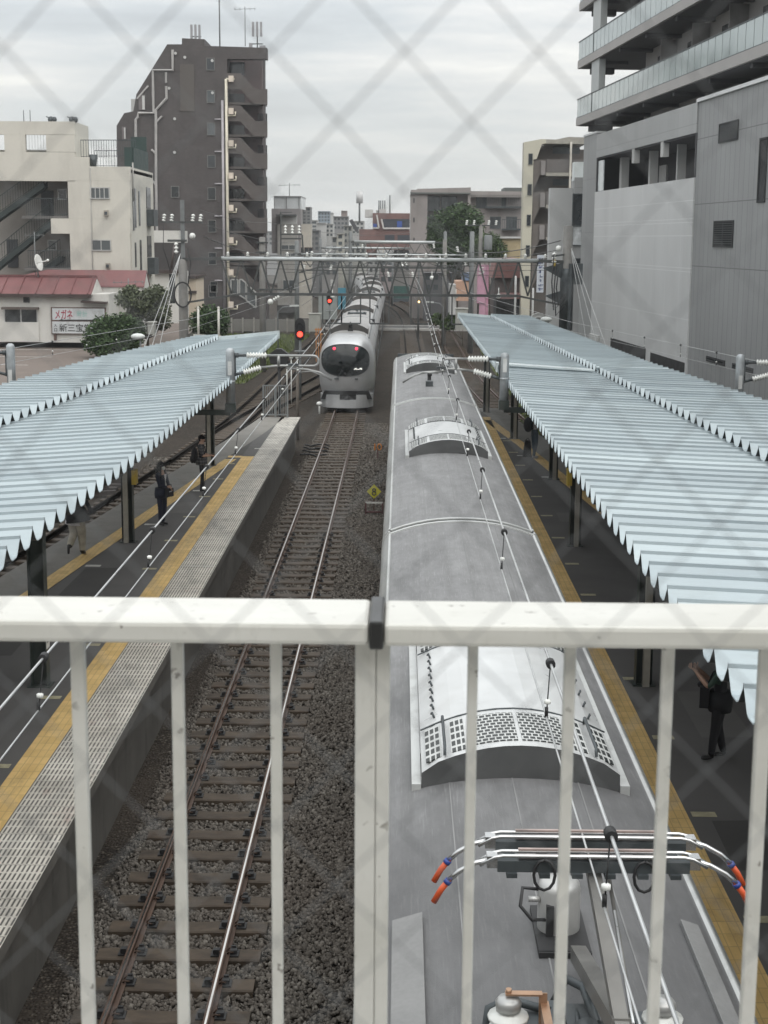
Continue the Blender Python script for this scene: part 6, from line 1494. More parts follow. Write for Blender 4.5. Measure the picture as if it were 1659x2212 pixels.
# tower body and three balcony storeys
b = GB(); b.box(1.9, 13, -62, gv(81.5), 14.1, 27)
b.build('tower_wall', M('tower_wall_grey', (.30, .295, .29), .8, var=.12, scale=.3, fine=.1), gg)
for k_ in range(4):
    z = 14.97+3.18*k_; vE = gv(90.05); bal = None
    b = GB(); b.box(-.02, 8.5, -62, vE, z, z+.42); b.build('balcony_slab', slab_m, gg)
    b = GB(); b.box(.12, 8.3, -62, vE-.25, z-.03, z-.002)
    for v in np.arange(-58, vE-4, 5.6): b.box(.2, 1.9, v, v+.3, z-.20, z-.031)
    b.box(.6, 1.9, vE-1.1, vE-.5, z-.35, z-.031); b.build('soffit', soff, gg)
    b = GB(); v = vE-.02; n = 0
    while v > -46: b.box(.02, .045, v-.965, v-.035, z+.47, z+1.44); v -= 1.0
    u = .06
    while u < 6: b.box(u, u+.97, vE-.045, vE-.02, z+.47, z+1.44); u += 1.0
    gl = b.build('balcony_glass', M('balcony_glass', (.40, .455, .45), .10, .0, var=.10, scale=.5, spec=.9), gg)
    b = GB(); b.box(.0, .06, -46, vE, z+1.45, z+1.50); b.box(.0, 6, vE-.06, vE, z+1.45, z+1.50); b.box(0, .06, -46, vE, z+.42, z+.46); b.box(.0, .07, gv(85.9)-.05, gv(85.9)+.05, z+.42, z+1.5); b.build('handrail', dark_steel, gl)
    if k_ < 3:
        b = GB(); b.box(.10, .45, gv(84.6), gv(86.6), z+.42, z+3.18); b.build('pillar', M('pillar_pale', (.42, .44, .44), .5, var=.06), gg)
        b = GB()
        for v in np.arange(-56, gv(81), 5.6): b.box(1.86, 1.899, v, v+2.4, z+.5, z+2.6); b.box(1.84, 1.86, v+1.17, v+1.23, z+.5, z+2.6, 1)
        b.build('balcony_window', [glass_dark, dark_steel], gg)
        b = GB()
        for v in np.arange(-57.2, gv(80), 5.6): b.box(1.1, 1.89, v-.04, v+.04, z+.42, z+3.0)
        b.build('partition', M('partition_grey', (.22, .215, .21), .7), gg)
        b = GB(); rr = random.Random(k_)
        for v in np.arange(-55, gv(79), 2.8):
            if rr.random() < .6: h = rr.uniform(.9, 1.3); b.box(1.0, 1.5, v, v+rr.uniform(.5, .9), z+.42, z+.42+h)
        b.build('air_conditioner_unit', M('unit_grey', (.33, .33, .33), .6), gg)
# neighbours between the grey building and the line's far right
rB = (1290, 340, 1530, 900)
def zb_(a, b): return zd(rB, a, b, 948.)
def bl(name, lab, rects, y, depth, mats_, cat='building'):
    t = thing(name, lab, cat, (at(rects[0][0], 1106, y).x, y, 0)); b = MB()
    for (a0, b0, a1, b1, d0, *m) in rects: rect(b, a0, b0, a1, b1, y, d0, depth, m[0] if m else 0)
    b.build('wall', mats_, t); return t
p0, p1, p2, p3 = zb_(312, 500), zb_(557, 1700), zb_(557, 445), zb_(668, 1700)
t = bl('corner_building', 'smooth pale grey corner building with one tall dark window beside the grey building', [(p0[0]+2, p0[1]+3, p1[0], 735, 0)], 100, 1.2, [M('pale_panel_wall', (.42, .425, .425), .5, var=.08, scale=.25, spec=.6)])
b = MB(); rect(b, p2[0]+.3, p2[1]-8, p3[0]+6, 735, 99, 0, 2); b.build('wall_wing', cl2, t)
p, q = zb_(563, 578), zb_(655, 880); window(t, p[0], p[1], q[0], q[1], 99, dark_steel, glass_dark); p, q = zb_(563, 895), zb_(645, 1075); window(t, p[0], p[1], q[0], q[1], 99, dark_steel, M('bright_pane', (.42, .44, .45), .12, var=.5, scale=2))
b = MB(); p, q = zb_(575, 255), zb_(668, 440); rect(b, p[0], p[1], q[0], q[1], 99, .1, 1.2); b.build('roof_screen', M('screen_white', (.6, .64, .64), .4, var=.08), t)
p, q = zb_(585, 1215), zb_(630, 1340); window(t, p[0], p[1], q[0], q[1], 99, dark_steel, glass_dark)
YC = 128
t = thing('apartment_house', 'six storey cream and brown apartment house with zigzag stairs behind the corner building', 'building', (Xp(1160, YC), YC, 0)); b = MB()
pxpoly([zb_(80, 62), zb_(250, 30), zb_(300, 32), zb_(298, 72), zb_(255, 80), zb_(205, 225), zb_(172, 232), (1143, 700), (1124, 700)], YC, 0, b, 0, 1.5); b.build('wall', M('cream_tile_wall', (.46, .44, .36), .7, var=.06, scale=.5, fine=.1), t)
b = MB(); rect(b, 1143, 320, 1275, 700, YC, 1.6, 8); b.build('recess_wall', M('brown_recess', (.10, .088, .08), .8, var=.12), t)
b = MB(); pxpoly([zb_(298, 32), zb_(395, 35), zb_(520, 8), zb_(690, 15), zb_(690, 80), zb_(298, 74)], YC, 0, b, 0, 8); b.build('roof_band', M('roof_band_beige', (.30, .285, .25), .7), t)
for k_, yy in enumerate((232, 560, 870, 1180)):
    b = MB(); pxpoly([zb_(172-k_*5, 232+k_*318), zb_(300-k_*2, 232+k_*318), zb_(300, 380+k_*318), zb_(235, 390+k_*318), zb_(165-k_*5, 560+k_*318)], YC, .2, b, 0, .3); b.build('stair_parapet', M('stair_brown', (.125, .11, .10), .75, var=.1), t)
    b = MB(); p, q = zb_(248-k_*8, 245+k_*318), zb_(292-k_*5, 385+k_*318); rect(b, p[0], p[1], q[0], q[1], YC, .0, .18); b.build('stair_panel', M('stair_panel_grey', (.21, .195, .19), .7), t)
for k_ in range(3):
    b = MB(); p, q = zb_(300, 230+k_*318), zb_(690, 360+k_*318); rect(b, p[0], p[1], q[0], q[1], YC, .1, 1.6); b.build('balcony_front', M('balcony_brown_grey', (.115, .105, .10), .7, var=.1), t)
    b = MB(); p, q = zb_(296, 362+k_*318), zb_(690, 395+k_*318); rect(b, p[0], p[1], q[0], q[1], YC, .0, 1.6); b.build('balcony_edge', M('roof_band_beige', (.30, .285, .25), .7), t)
    b = MB(); p, q = zb_(380, 100+k_*318), zb_(650, 165+k_*318); rect(b, p[0], p[1], q[0], q[1], YC, 1.5, 1.59); b.build('balcony_window', glass_mid, t)
b = MB(); p, q = zb_(545, 60), zb_(545, 1500); b.tube([at(p[0], p[1], YC-.1), at(q[0]-10, q[1], YC-.1)], .1, 6); b.build('downpipe', M('pipe_beige', (.36, .34, .3), .6), t)
for k_ in range(5):
    p, q = zb_(130-k_*9, 180+k_*302), zb_(157-k_*9, 275+k_*302); window(t, p[0], p[1], q[0], q[1], YC, dark_steel, glass_dark)
# vertical blue white shop banner
t = thing('banner_sign', 'tall white banner sign with dark blue lettering in front of the brown stair building', 'sign', (0, 110, 0)); t.location = at(1167, 650, 110); p, q = zb_(208, 1175), zb_(275, 1545); b = MB(); rect(b, p[0], p[1], q[0], q[1], 110, 0, .25); b.build('board', M('banner_white', (.5, .53, .58), .5, var=.08), t)
b = MB(); rr = random.Random(3)
for k_ in range(8):
    yy = 1190+k_*44
    for q_ in range(4): a = rr.uniform(218, 245); p, q = zb_(a, yy+rr.uniform(0, 24)), zb_(a+rr.uniform(10, 24), yy+30); rect(b, p[0], p[1], q[0], min(q[1], p[1]+1.4), 110, -.02, -.004) if q_ % 2 else rect(b, p[0], p[1], p[0]+1.2, q[1], 110, -.02, -.004)
b.build('lettering', M('banner_blue', (.06, .08, .19), .5), t)
# grey flat roofed apartments with dark balconies
YB = 170; rD = (1050, 460, 1550, 960)
t = bl('apartment_row', 'grey four storey apartments with dark balcony railings behind the leafy tree', [(886, 418, 1128, 700, 1.4)], YB, 10, [wall_taupe])
b = MB(); rect(b, 886, 410, 922, 700, YB, 0, 1.4); rect(b, 1010, 405, 1016, 530, YB, 0, 1.4); pxpoly([(886, 420), (902, 408), (1016, 405), (1016, 420)], YB, -.2, b, 0, 10); rect(b, 1016, 413, 1128, 426, YB, .2, 1.4); b.build('wall_front', wall_taupe, t)
b = MB(); rect(b, 1090, 405, 1128, 414, YB, .6, 6); rect(b, 886, 416, 1016, 419, YB, -.3, -.1); b.build('roof_edge', M('roof_edge_dark', (.09, .10, .095), .6), t)
b = MB()
for k_ in range(26): x_ = 1018+k_*4.2; rect(b, x_, 421, x_+1.6, 422.5, YB, .05, .199)
b.build('snow_guard', M('roof_edge_dark', (.09, .10, .095), .6), t)
for (a0, b0, a1, b1) in ((922, 426, 948, 452), (955, 426, 985, 452), (922, 466, 945, 490), (955, 466, 985, 490), (1030, 426, 1050, 448), (1022, 470, 1040, 490), (1060, 470, 1080, 492), (1095, 470, 1115, 492), (1085, 426, 1092, 448)):
    window(t, a0, b0, a1, b1, YB+1.4, dark_steel, glass_mid, 1, fw=.1)
for (a0, a1, yy) in ((914, 990, 454), (914, 990, 494), (1050, 1128, 448), (1085, 1125, 496)):
    b = MB(); p, q = at(a0, yy, YB), at(a1, yy, YB); railing(b, p.x, YB+.3, p.z, q.x, YB+.3, q.z, 1.1, .22, .05); b.bar((p.x, YB+.8, p.z), (q.x, YB+.8, q.z), 1.0, .15); b.build('balcony_railing', dark_steel, t)
for px in (893, ):
    for yy in (432, 474, 517): b = MB(); rect(b, px, yy-4, px+2.5, yy+6, YB, -.05, -.003); b.build('slit_window', glass_dark, t)
t = bl('low_house', 'low yellow beige house between the grey apartments and the cream block', [(1076, 513, 1126, 560, 0)], 150, 6, [M('ochre_wall', (.38, .31, .19), .8, var=.1)])
b = MB(); rect(b, 1074, 511, 1127, 515, 150, -.3, 6); b.build('roof', wall_pale, t)
t = bl('red_roof_house', 'house with a faded red brown tiled roof right of the pink sign', [(1068, 598, 1128, 680, 0)], 135, 6, [M('brown_shop', (.09, .07, .065), .8, var=.3)])
b = MB(); pxpoly([(1062, 600), (1072, 560), (1118, 558), (1127, 600)], 135, -.4, b, 0, 6); rect(b, 1080, 632, 1127, 642, 135, -1.2, -.01); b.build('roof', M('faded_red_tile', (.22, .11, .10), .7, var=.15, scale=2), t)
t = bl('small_shop', 'dark open shop front under a red brown awning below the red tiled house', [(1072, 645, 1130, 690, 0)], 130, 4, [M('shop_dark', (.02, .02, .02), .8)])
b = MB(); rect(b, 1076, 634, 1122, 644, 130, -1.5, -.01); b.build('awning', M('awning_red', (.17, .09, .085), .7), t)
# pink pole sign, salmon house, blue tarpaulin
t = thing('pole_sign', 'tall pink shop sign on a pole at the right of the tracks', 'sign', (Xp(1043, 118), 118, 0))
b = MB(); rect(b, 1031, 572, 1049, 655, 118, 0, .4); b.build('panel', M('sign_pink', (.46, .26, .34), .5, var=.08), t)
b = MB(); rect(b, 1049.5, 572, 1055, 700, 118, .1, .35); b.build('side_panel', M('sign_pink_dark', (.40, .20, .27), .5), t)
b = MB(); rect(b, 1035, 655, 1048, 705, 118, .1, .3); b.build('lower_panel', M('sign_pink', (.46, .26, .34), .5, var=.08), t)
sign_text('5', 1034, 577, 1046, 592, M('sign_white', (.62, .62, .6), .5), 117.98, (0, 0, 1920, 0), t)
t = bl('salmon_house', 'small salmon orange house wall with a grey blue tarpaulin roof left of the pink sign', [(985, 608, 1022, 650, 0)], 124, 5, [M('salmon_wall', (.46, .29, .21), .8, var=.06)])
b = MB(); rect(b, 1000, 590, 1022, 606, 124, -.1, 3); b.build('tarpaulin', M('tarpaulin_blue', (.13, .17, .25), .5, var=.5, scale=3), t)
b = MB(); rect(b, 972, 615, 986, 680, 124, .2, 4); b.build('side_wall', wall_pale, t)
# ---- left middle: pale stepped building with glazed roof room
YD = 146; rE = (670, 460, 890, 780)
def ze_(a, b): return zd(rE, a, b, 1521.)
def re_(b, a0, b0, a1, b1, d0, d1, m=0, y=YD): p, q = ze_(a0, b0), ze_(a1, b1); return rect(b, p[0], p[1], q[0], q[1], y, d0, d1, m)
t = thing('stepped_building', 'narrow pale grey building with a glazed roof room and aerial right of the brick tower', 'building', (Xp(620, YD), YD, 0))
b = MB(); re_(b, 55, 425, 560, 1200, .5, 3, 0); re_(b, 165, 690, 515, 2330, 0, 3, 1); b.build('wall', [M('mauve_grey_wall', (.24, .225, .225), .8, var=.08), M('grey_beige_wall', (.33, .32, .30), .8, var=.1, stain=.3)], t)
b = MB(); re_(b, 518, 880, 735, 2330, 1.0, 3, 0); re_(b, 560, 690, 735, 880, 1.5, 3, 0); b.build('side_wing', M('cream_siding', (.47, .44, .39), .75, var=.06, stain=.2), t)
b = MB(); re_(b, 90, 210, 560, 425, 1, 8, 0); b.build('glazed_room', M('glazed_pale', (.50, .52, .53), .2, var=.1, scale=1), t)
b = MB()
for a in (88, 300, 520): p, q = ze_(a, 205), ze_(a+14, 425); rect(b, p[0], p[1], q[0], q[1], YD, .9, .998)
re_(b, 85, 203, 565, 220, .85, 8.1); b.build('glazing_frame', M('frame_grey', (.20, .2, .2), .5), t)
b = MB(); re_(b, 230, 545, 500, 690, -.02, .49, 0); b.build('roof_equipment', wall_pale, t)
b = MB(); p, q = ze_(150, 530), ze_(500, 545); rect(b, p[0], p[1], q[0], q[1], YD, -1, .4); re_(b, 215, 490, 225, 860, -.4, -.3); re_(b, 215, 488, 420, 498, -.4, -.3); b.build('roof_frame', dark_steel, t)
for (a0, b0, a1, b1) in ((265, 1665, 455, 1815), (300, 1200, 480, 1250), (240, 1060, 480, 1130)): p, q = ze_(a0, b0), ze_(a1, b1); window(t, p[0], p[1], q[0], q[1], YD, alu, glass_mid, 1)
for (a0, b0, a1, b1) in ((530, 1105, 590, 1240), (640, 1105, 760, 1240)): p, q = ze_(a0, b0), ze_(a1, b1); window(t, p[0], p[1], q[0], q[1], YD+1, M('brown_frame', (.1, .07, .06), .6), glass_dark, 1)
b = MB(); re_(b, 170, 2090, 515, 2215, -1.2, -.01); b.build('awning', M('awning_grey', (.08, .08, .08), .7), t)
aerial('tall tv aerial on the glazed roof room of the pale stepped building', ze_(370, 0)[0], ze_(0, -20)[1], ze_(0, 210)[1], YD+3, 1.7)
t = thing('wire_support', 'square steel wire frame with pin insulators in front of the pale stepped building', 'frame', (Xp(620, 122), 122, 0)); b = MB()
for a, b_ in (((225, 870), (590, 870)), ((235, 945), (575, 945)), ((222, 500), (222, 1240)), ((590, 880), (612, 1240))): p, q = at(*ze_(*a), 122), at(*ze_(*b_), 122); b.bar(p, q, .12)
b.build('frame', gal_dark, t); b = MB()
for a in (300, 420, 540): p = at(*ze_(a, 865), 122); ribbed(b, p, p+Vector((0, 0, .7)), .13, 3)
b.build('insulator', porcelain, t)
t = cpole('utility_pole', 'slender concrete pole in front of the brick tower stair side', at(567, 600, 100).x, 100, at(567, 512, 100).z, -.2, .22, .2)
b = MB(); P = at(567, 600, 100)
for yy in (524, 545, 625, 637): z = at(567, yy, 100).z; b.bar((P.x-.4, 99.8, z), (P.x+2.2 if yy > 600 else P.x+.4, 99.8, z), .1)
b.build('crossarm', gal_dark, t); b = MB(); q = at(597, 658, 99.6)
b.sphere(at(584, 652, 99.6), .2, 10); ribbed(b, (q.x-.2, 99.6, q.z+.3), (q.x+.2, 99.6, q.z+.55), .13, 3); b.build('insulator', porcelain, t)
t = cpole('utility_pole', 'grey pole with a transformer and white insulators right of the leafy tree', at(960, 600, 125).x, 125, at(960, 517, 125).z, -.2, .2, .17)
P = at(1037, 600, 126); t = cpole('utility_pole', 'tall pole with a transformer drum and crossed insulators beside the leafy tree', P.x, 126, at(1037, 485, 126).z, -.2, .22, .16)
ins_group(t, P.x, 126, at(1037, 487, 126).z, (-1.2, -.6, .6, 1.2), .12); b = MB(); z = at(0, 560, 126).z; b.lathe([(.32, 0), (.34, .1), (.34, 1.1), (.25, 1.2), (0, 1.2)], (P.x+.6, 125.8, at(1037, 540, 126).z), 12); b.build('transformer', pole_grey, t)
for px, top, lab in ((1150, 622, 'white thin pole nearer the corner building of two'), (1112, 596, 'white thin pole in front of the red tiled house')):
    P = at(px, 690, 105); cpole('thin_pole', lab, P.x, 105, at(px, top, 105).z, -.2, .08, .07, M('pole_white', (.55, .55, .54), .5))
P = at(1163, 690, 92); b = MB(); b.prism([(P.x+.62*math.cos(a), 92, at(0, 694, 92).z+.75*math.sin(a)) for a in np.linspace(0, PI, 13)]+[(P.x-.62, 92, -.1), (P.x+.62, 92, -.1)], (0, .3, 0)); b.tube([(P.x+.44*math.cos(a), 91.95, at(0, 694, 92).z+.5*math.sin(a)) for a in np.linspace(0, PI, 9)], .06, 6)
tag(b.build('arched_frame', M('arch_grey', (.33, .33, .32), .6)), 'grey arched frame standing behind the right canopy by the corner building', 'frame')
# grey hoarding, blue hoarding, green fence in the middle distance
def hoard(name, lab, a0, b0, a1, b1, y, m, cat): b = MB(); rect(b, a0, b0, a1, b1, y, 0, .3); return tag(b.build(name, m), lab, cat)
hoard('hoarding', 'grey green site hoarding behind the small distant red signal', 688, 635, 728, 690, 140, M('hoarding_grey', (.24, .26, .25), .7, var=.1), 'hoarding')
hoard('hoarding', 'bright blue sheeted hoarding beside the distant red signal', 730, 622, 747, 668, 150, M('hoarding_blue', (.06, .22, .30), .6, var=.2), 'hoarding')
hoard('green_fence', 'dark green fence panel at the end of the curving track', 850, 618, 905, 645, 215, M('fence_green', (.02, .07, .06), .6, var=.3), 'fence')
hoard('dark_wall', 'dark blue grey wall under the green fence by the curving track', 845, 645, 912, 662, 214, M('wall_bluegrey', (.05, .06, .07), .7, var=.2), 'wall')
hoard('road_sign', 'pale board with markings on the crossing left of the express train', 714, 604, 722, 618, 149, wall_pale, 'sign')
# ---- red brick shop block and roofs behind
YR = 215; brick = brick_mat('red_brick', (.135, .072, .063), (.17, .09, .08), (.16, .13, .115), .5, .16)
t = thing('brick_building', 'red brick two storey building with white trimmed balcony openings far down the line', 'building', (Xp(840, YR), YR, 0))
rF = (750, 460, 1100, 860)
def zf(a, b): return zd(rF, a, b)
b = MB(); p, q = zf(860, 345), zf(1300, 780); rect(b, p[0], p[1], q[0], q[1], YR, .6, 12); p, q = zf(700, 535), zf(900, 900); rect(b, p[0], p[1], q[0], q[1], YR, .4, 10); b.build('wall', brick, t)
for pts in ([(975, 415), (1300, 415), (1300, 520), (1000, 520)], ): 
    b = MB(); pxpoly([zf(*p) for p in pts], YR, .45, b, 0, .14); o = b.build('balcony_opening', M('opening_dark', (.035, .04, .05), .6), t)
    b = MB(); v = [at(*zf(*p), YR)+Vector((0, .4, 0)) for p in ((965, 415), (990, 525), (1300, 525))]; b.bar(v[0], v[1], .22); b.bar(v[1], v[2], .22); v = [at(*zf(*p), YR)+Vector((0, .4, 0)) for p in ((910, 365), (935, 520), (860, 520))]; b.bar(v[0], v[1], .2); b.bar(v[1], v[2], .2); b.build('white_trim', M('trim_white', (.5, .48, .46), .6), o)
b = MB()
for a0, a1 in ((1005, 1120), (1155, 1300)): p, q = zf(a0, 605), zf(a1, 680); rect(b, p[0], p[1], q[0], q[1], YR, .5, .598)
b.build('arched_window', M('opening_dark', (.035, .04, .05), .6), t)
b = MB()
for a, w_ in ((1150, 60), (865, 45)): p, q = zf(a, 440 if w_ == 60 else 470), zf(a+w_, 518); rect(b, p[0], p[1], q[0], q[1], YR, .3, .449)
b.build('blue_tank', M('tank_blue', (.03, .07, .26), .5), t)
b = MB(); p, q = zf(765, 300), zf(860, 395); rect(b, p[0], p[1], q[0], q[1], YR, 2, 5); p, q = zf(935, 290), zf(1015, 345); rect(b, p[0], p[1], q[0], q[1], YR, 3, 5); b.build('roof_tank', wall_pale, t)
b = MB()
for a in (935, 955, 980, 1005, 1065): p, q = at(*zf(a, 195 if a != 1065 else 130), YR+4), at(*zf(a, 345), YR+4); b.tube([p, q], .1, 5)
b.build('roof_aerial', pole_grey, t)
P, Q = at(*zf(705, 85), 260), at(*zf(705, 460), 260); t = thing('phone_mast', 'slim cellular mast with white antenna head above the distant roofs', 'mast', Q); b = MB(); b.tube([Q, P], .18, 6); b.build('mast', pole_grey, t); b = MB(); b.tube([P, P+(Q-P)*.38], .55, 8); b.build('antenna_head', M('mast_white', (.5, .5, .5), .5), t)
# ---- far town, each block a building of its own
def far(lab, a0, b0, a1, b1, y, m, win=None, base=700, name='distant_building'):
    t = thing(name, lab, 'building', (at((a0+a1)/2, 1106, y).x, y, 0)); b = MB(); rect(b, a0, b0, a1, base, y, 0, 4); rect(b, a0-.3, b0-.8, a1+.3, b0+.4, y, -.3, 4.3, 0); b.build('wall', m, t)
    if win:
        nx, ny, c = win
        for j in range(ny):
            w = MB()
            for i in range(nx):
                xa = a0+(a1-a0)*(i+.22)/nx; xb = a0+(a1-a0)*(i+.78)/nx; ya = b0+3+j*c; rect(w, xa, ya, xb, ya+c*.5, y, -.05, -.005)
            w.build('window', glass_mid, t)
    return t
fg = lambda n, c: M(n, c, .8, var=.08, scale=.1, stain=.2)
far('grey slab tower block at the right shoulder of the pale stepped building', 653, 448, 671, 560, 235, fg('far_grey', (.20, .20, .20)), (2, 5, 7)); far('cream face of the slab block just left of its grey side', 648, 449, 653, 560, 234, fg('far_cream', (.45, .44, .40)))
far('blue grey windowed office block on the horizon', 687, 457, 713, 520, 330, fg('far_bluegrey', (.22, .26, .30)), (4, 6, 7)); far('white wing right of the blue grey office block', 713, 460, 720, 520, 331, fg('far_white', (.5, .5, .49)))
far('plain white block in front of the blue grey office', 684, 482, 704, 560, 240, fg('far_white', (.5, .5, .49))); far('white and grey house right of the plain white block', 704, 484, 720, 560, 242, fg('far_pale', (.40, .40, .39)), (2, 3, 9))
far('dull grey block with a brown roof hut on the horizon', 720, 468, 752, 540, 290, fg('far_grey', (.20, .20, .20)), (4, 3, 9)); far('brown roof hut above the dull grey block', 737, 456, 749, 470, 292, fg('far_brown', (.23, .19, .18)), None, 480)
far('narrow beige house with an arched window in the far centre', 728, 505, 742, 600, 205, fg('far_beige', (.36, .35, .31)), (1, 4, 14)); far('pale house front left of the narrow beige house', 716, 512, 728, 600, 208, fg('far_pale', (.40, .40, .39)), (1, 3, 16))
far('tall house with a dark slanting gable in the far centre', 742, 488, 760, 600, 210, fg('far_stone', (.31, .31, .29)), (2, 5, 13)); far('pale low block far right of the slanting gable', 760, 478, 786, 540, 300, fg('far_pale', (.40, .40, .39)), (3, 3, 9))
far('low dark grey block left of the beige house', 668, 498, 690, 600, 230, fg('far_dark', (.15, .15, .15)), (2, 4, 11)); far('stacked balconies block between the white block and slab', 671, 476, 686, 560, 300, fg('far_pale', (.40, .40, .39)), (1, 6, 8))
far('house under the pale block beyond the lattice gantry', 756, 520, 790, 610, 212, fg('far_stone', (.31, .31, .29)), (3, 3, 15)); far('dark low house behind the crossing, left of the express train', 690, 560, 728, 650, 200, fg('far_dark2', (.19, .185, .18)), (3, 2, 20))
far('grey house behind the second gantry, right of the brick building', 850, 535, 886, 630, 225, fg('far_stone2', (.27, .26, .25)), (3, 3, 18)); far('wide dark house front behind the gantries at the vanishing point', 765, 560, 850, 640, 245, fg('far_dark2', (.19, .185, .18)), (6, 3, 18))
far('pale warehouse far behind on the horizon right of the mast', 812, 455, 826, 500, 340, fg('far_pale', (.40, .40, .39)))
far('pale two storey house behind the gantries left of the mast', 796, 560, 818, 640, 235, fg('far_pale', (.40, .40, .39)), (2, 3, 16)); far('mauve house front at the right of the vanishing point', 820, 575, 850, 640, 238, fg('far_mauve', (.30, .26, .26)), (2, 2, 20))
far('dark shop building under the leafy tree by the curving track', 915, 590, 985, 680, 165, fg('far_shop', (.10, .10, .105)), (4, 2, 22)); far('low brown building left edge of the salmon house', 940, 560, 975, 640, 180, fg('far_brown', (.23, .19, .18)), (2, 2, 22))
rr = random.Random(11); k_ = 0
where = ['far left of the horizon gap', 'behind the brick tower', 'behind the cream block', 'right of the grey apartments', 'behind the cream stair house', 'beyond the big grey building']
for (px, w_, top, y) in ((300, 60, 505, 420), (560, 40, 500, 380), (630, 24, 497, 450), (700, 30, 505, 460), (770, 40, 500, 480), (800, 30, 503, 430), (860, 40, 500, 400), (1120, 60, 500, 420)):
    far(['pale', 'grey', 'beige', 'dull white', 'brownish', 'ash', 'stone', 'light grey'][k_]+' distant roof '+['far beyond the cream block', 'beyond the brick tower', 'just left of the slab block', 'on the skyline below the office block', 'on the skyline below the mast', 'on the skyline right of the mast', 'beyond the red brick building', 'beyond the cream stair house'][k_], px, top, px+w_, 600, y, fg('far_misc%d' % (k_ % 3), [(.36, .36, .35), (.27, .27, .27), (.40, .38, .34)][k_ % 3]), (4, 3, 10), 600); k_ += 1
b = MB(); P, Q = at(*zf(600, 425), 209), at(*zf(680, 560), 209); b.bar(P, Q, .5, .5); tag(b.build('gable_roof', M('gable_dark', (.06, .06, .065), .6)), 'dark slanting gable edge of the tall house in the far centre', 'roof')
# ------------------------------------------------------------------ trees and shrubs
def crown_mesh(name, blobs, n, leaf, mats_, parent, flat=.75):
    """leaf sprays through the volume of several uneven lobes"""
    V = []; F = []; rgn = random.Random(len(blobs)*17+n); tot = sum(r**2 for _, r in blobs)
    for (c, r) in blobs:
        k = int(n*r*r/tot)
        for _ in range(k):
            while True:
                d = Vector((rgn.uniform(-1, 1), rgn.uniform(-1, 1), rgn.uniform(-1, 1)))
                if .02 < d.length < 1: break
            d = d.normalized()*(d.length**.35)*rgn.uniform(.72, 1.12); p = Vector(c)+Vector((d.x*r, d.y*r, d.z*r*flat))
            for q in range(2):
                s = leaf*rgn.uniform(.5, 1.3); a = Vector((rgn.uniform(-1, 1), rgn.uniform(-1, 1), rgn.uniform(-.7, .7))).normalized(); bb_ = a.cross(Vector((rgn.uniform(-1, 1), rgn.uniform(-1, 1), rgn.uniform(-1, 1)))).normalized()
                o = len(V); e = p+Vector((rgn.uniform(-1, 1), rgn.uniform(-1, 1), rgn.uniform(-1, 1)))*leaf; V += [e-a*s, e+bb_*s*.45, e+a*s, e-bb_*s*.45]; F.append((o, o+1, o+2, o+3))
    me = bpy.data.meshes.new(name); me.from_pydata([tuple(v) for v in V], [], F); me.materials.append(mats_); return link(name, me, parent)
def tree(lab, x, y, z, h, blobs, n, leaf, m, r=.25, cat='tree', name='tree'):
    t = thing(name, lab, cat, (x, y, z)); b = MB(); b.tube([(x, y, z-.2), (x+.05*h*.2, y, z+h*.35), (x, y, z+h*.7)], [r, r*.7, r*.35], 8)
    for (c, rr_) in blobs: b.tube([(x, y, z+h*.3), (Vector((x, y, z+h*.35))+Vector(c))*.5+Vector((0, 0, -.1*h)), Vector(c)], [r*.45, r*.3, r*.1], 6)
    b.build('trunk', bark, t); crown_mesh('crown', blobs, n, leaf, m, t); return t
def pb(px, py, y, r): return (at(px, py, y), r)
tree('big leafy dark green tree in front of the grey apartments', at(985, 600, 155).x, 155, 0, 10, [pb(975, 490, 155, 2.4), pb(1002, 472, 154, 1.9), pb(958, 520, 155, 1.7), pb(1005, 505, 156, 2.1), pb(985, 535, 154, 2.2), pb(945, 505, 156, 1.1), pb(1020, 490, 156, 1.2), pb(975, 560, 155, 1.6), pb(1010, 545, 155, 1.6), pb(993, 457, 155, 1.0)], 8000, .17, leaf_dark)
tree('small yellow green tree right of the transformer pole', at(1060, 600, 150).x, 150, 0, 6, [pb(1055, 525, 150, 1.3), pb(1072, 540, 150, 1.2), pb(1045, 545, 150, 1.1)], 2200, .15, leaf_mid)
tree('small yellow green tree far behind the express train tail', at(930, 600, 190).x, 190, 0, 5, [pb(928, 540, 190, 1.2), pb(918, 550, 190, 1.0)], 700, .25, leaf_mid, .15)
tree('round dark green hedge bush beside the shop signboard', at(240, 720, 85).x, 85, LZ-.3, 3, [pb(232, 715, 85, 1.15), pb(258, 710, 85, 1.1), pb(215, 738, 84.6, .95), pb(245, 745, 84.4, 1.2), pb(275, 735, 85, .9), pb(285, 712, 86, .8)], 5200, .11, leaf_dark, .12, 'bush', 'bush')
sp = [pb(300+random.uniform(-28, 52), 665+random.uniform(-38, 40), 88+random.uniform(-1, 1), random.uniform(.3, .62)) for _ in range(26)]
tree('straggly grey green tree with pale upright sprays by the gantry pole', at(318, 720, 88).x, 88, LZ-.3, 4, sp, 3400, .12, leaf_grey, .1)
b = MB()
for q in range(26):
    p = at(random.uniform(275, 350), random.uniform(640, 700), 87.5); d = Vector((random.uniform(-.5, .6), random.uniform(-.2, .2), random.uniform(.5, 1.0))); b.tube([p-d*.4, p+d*.4], [.05, .015], 5)
tag(b.build('bare_sprays', M('pale_twig', (.20, .21, .16), .8)), 'pale upright twigs standing out of the straggly grey green tree', 'twigs')
tree('dark rounded shrub below the brick tower behind the guard rail', at(455, 690, 95).x, 95, 0, 3, [pb(452, 686, 95, 1.0), pb(468, 690, 95, .85), pb(440, 697, 95, .9), pb(455, 705, 95, 1.1)], 2200, .13, leaf_dark, .1, 'bush', 'bush')
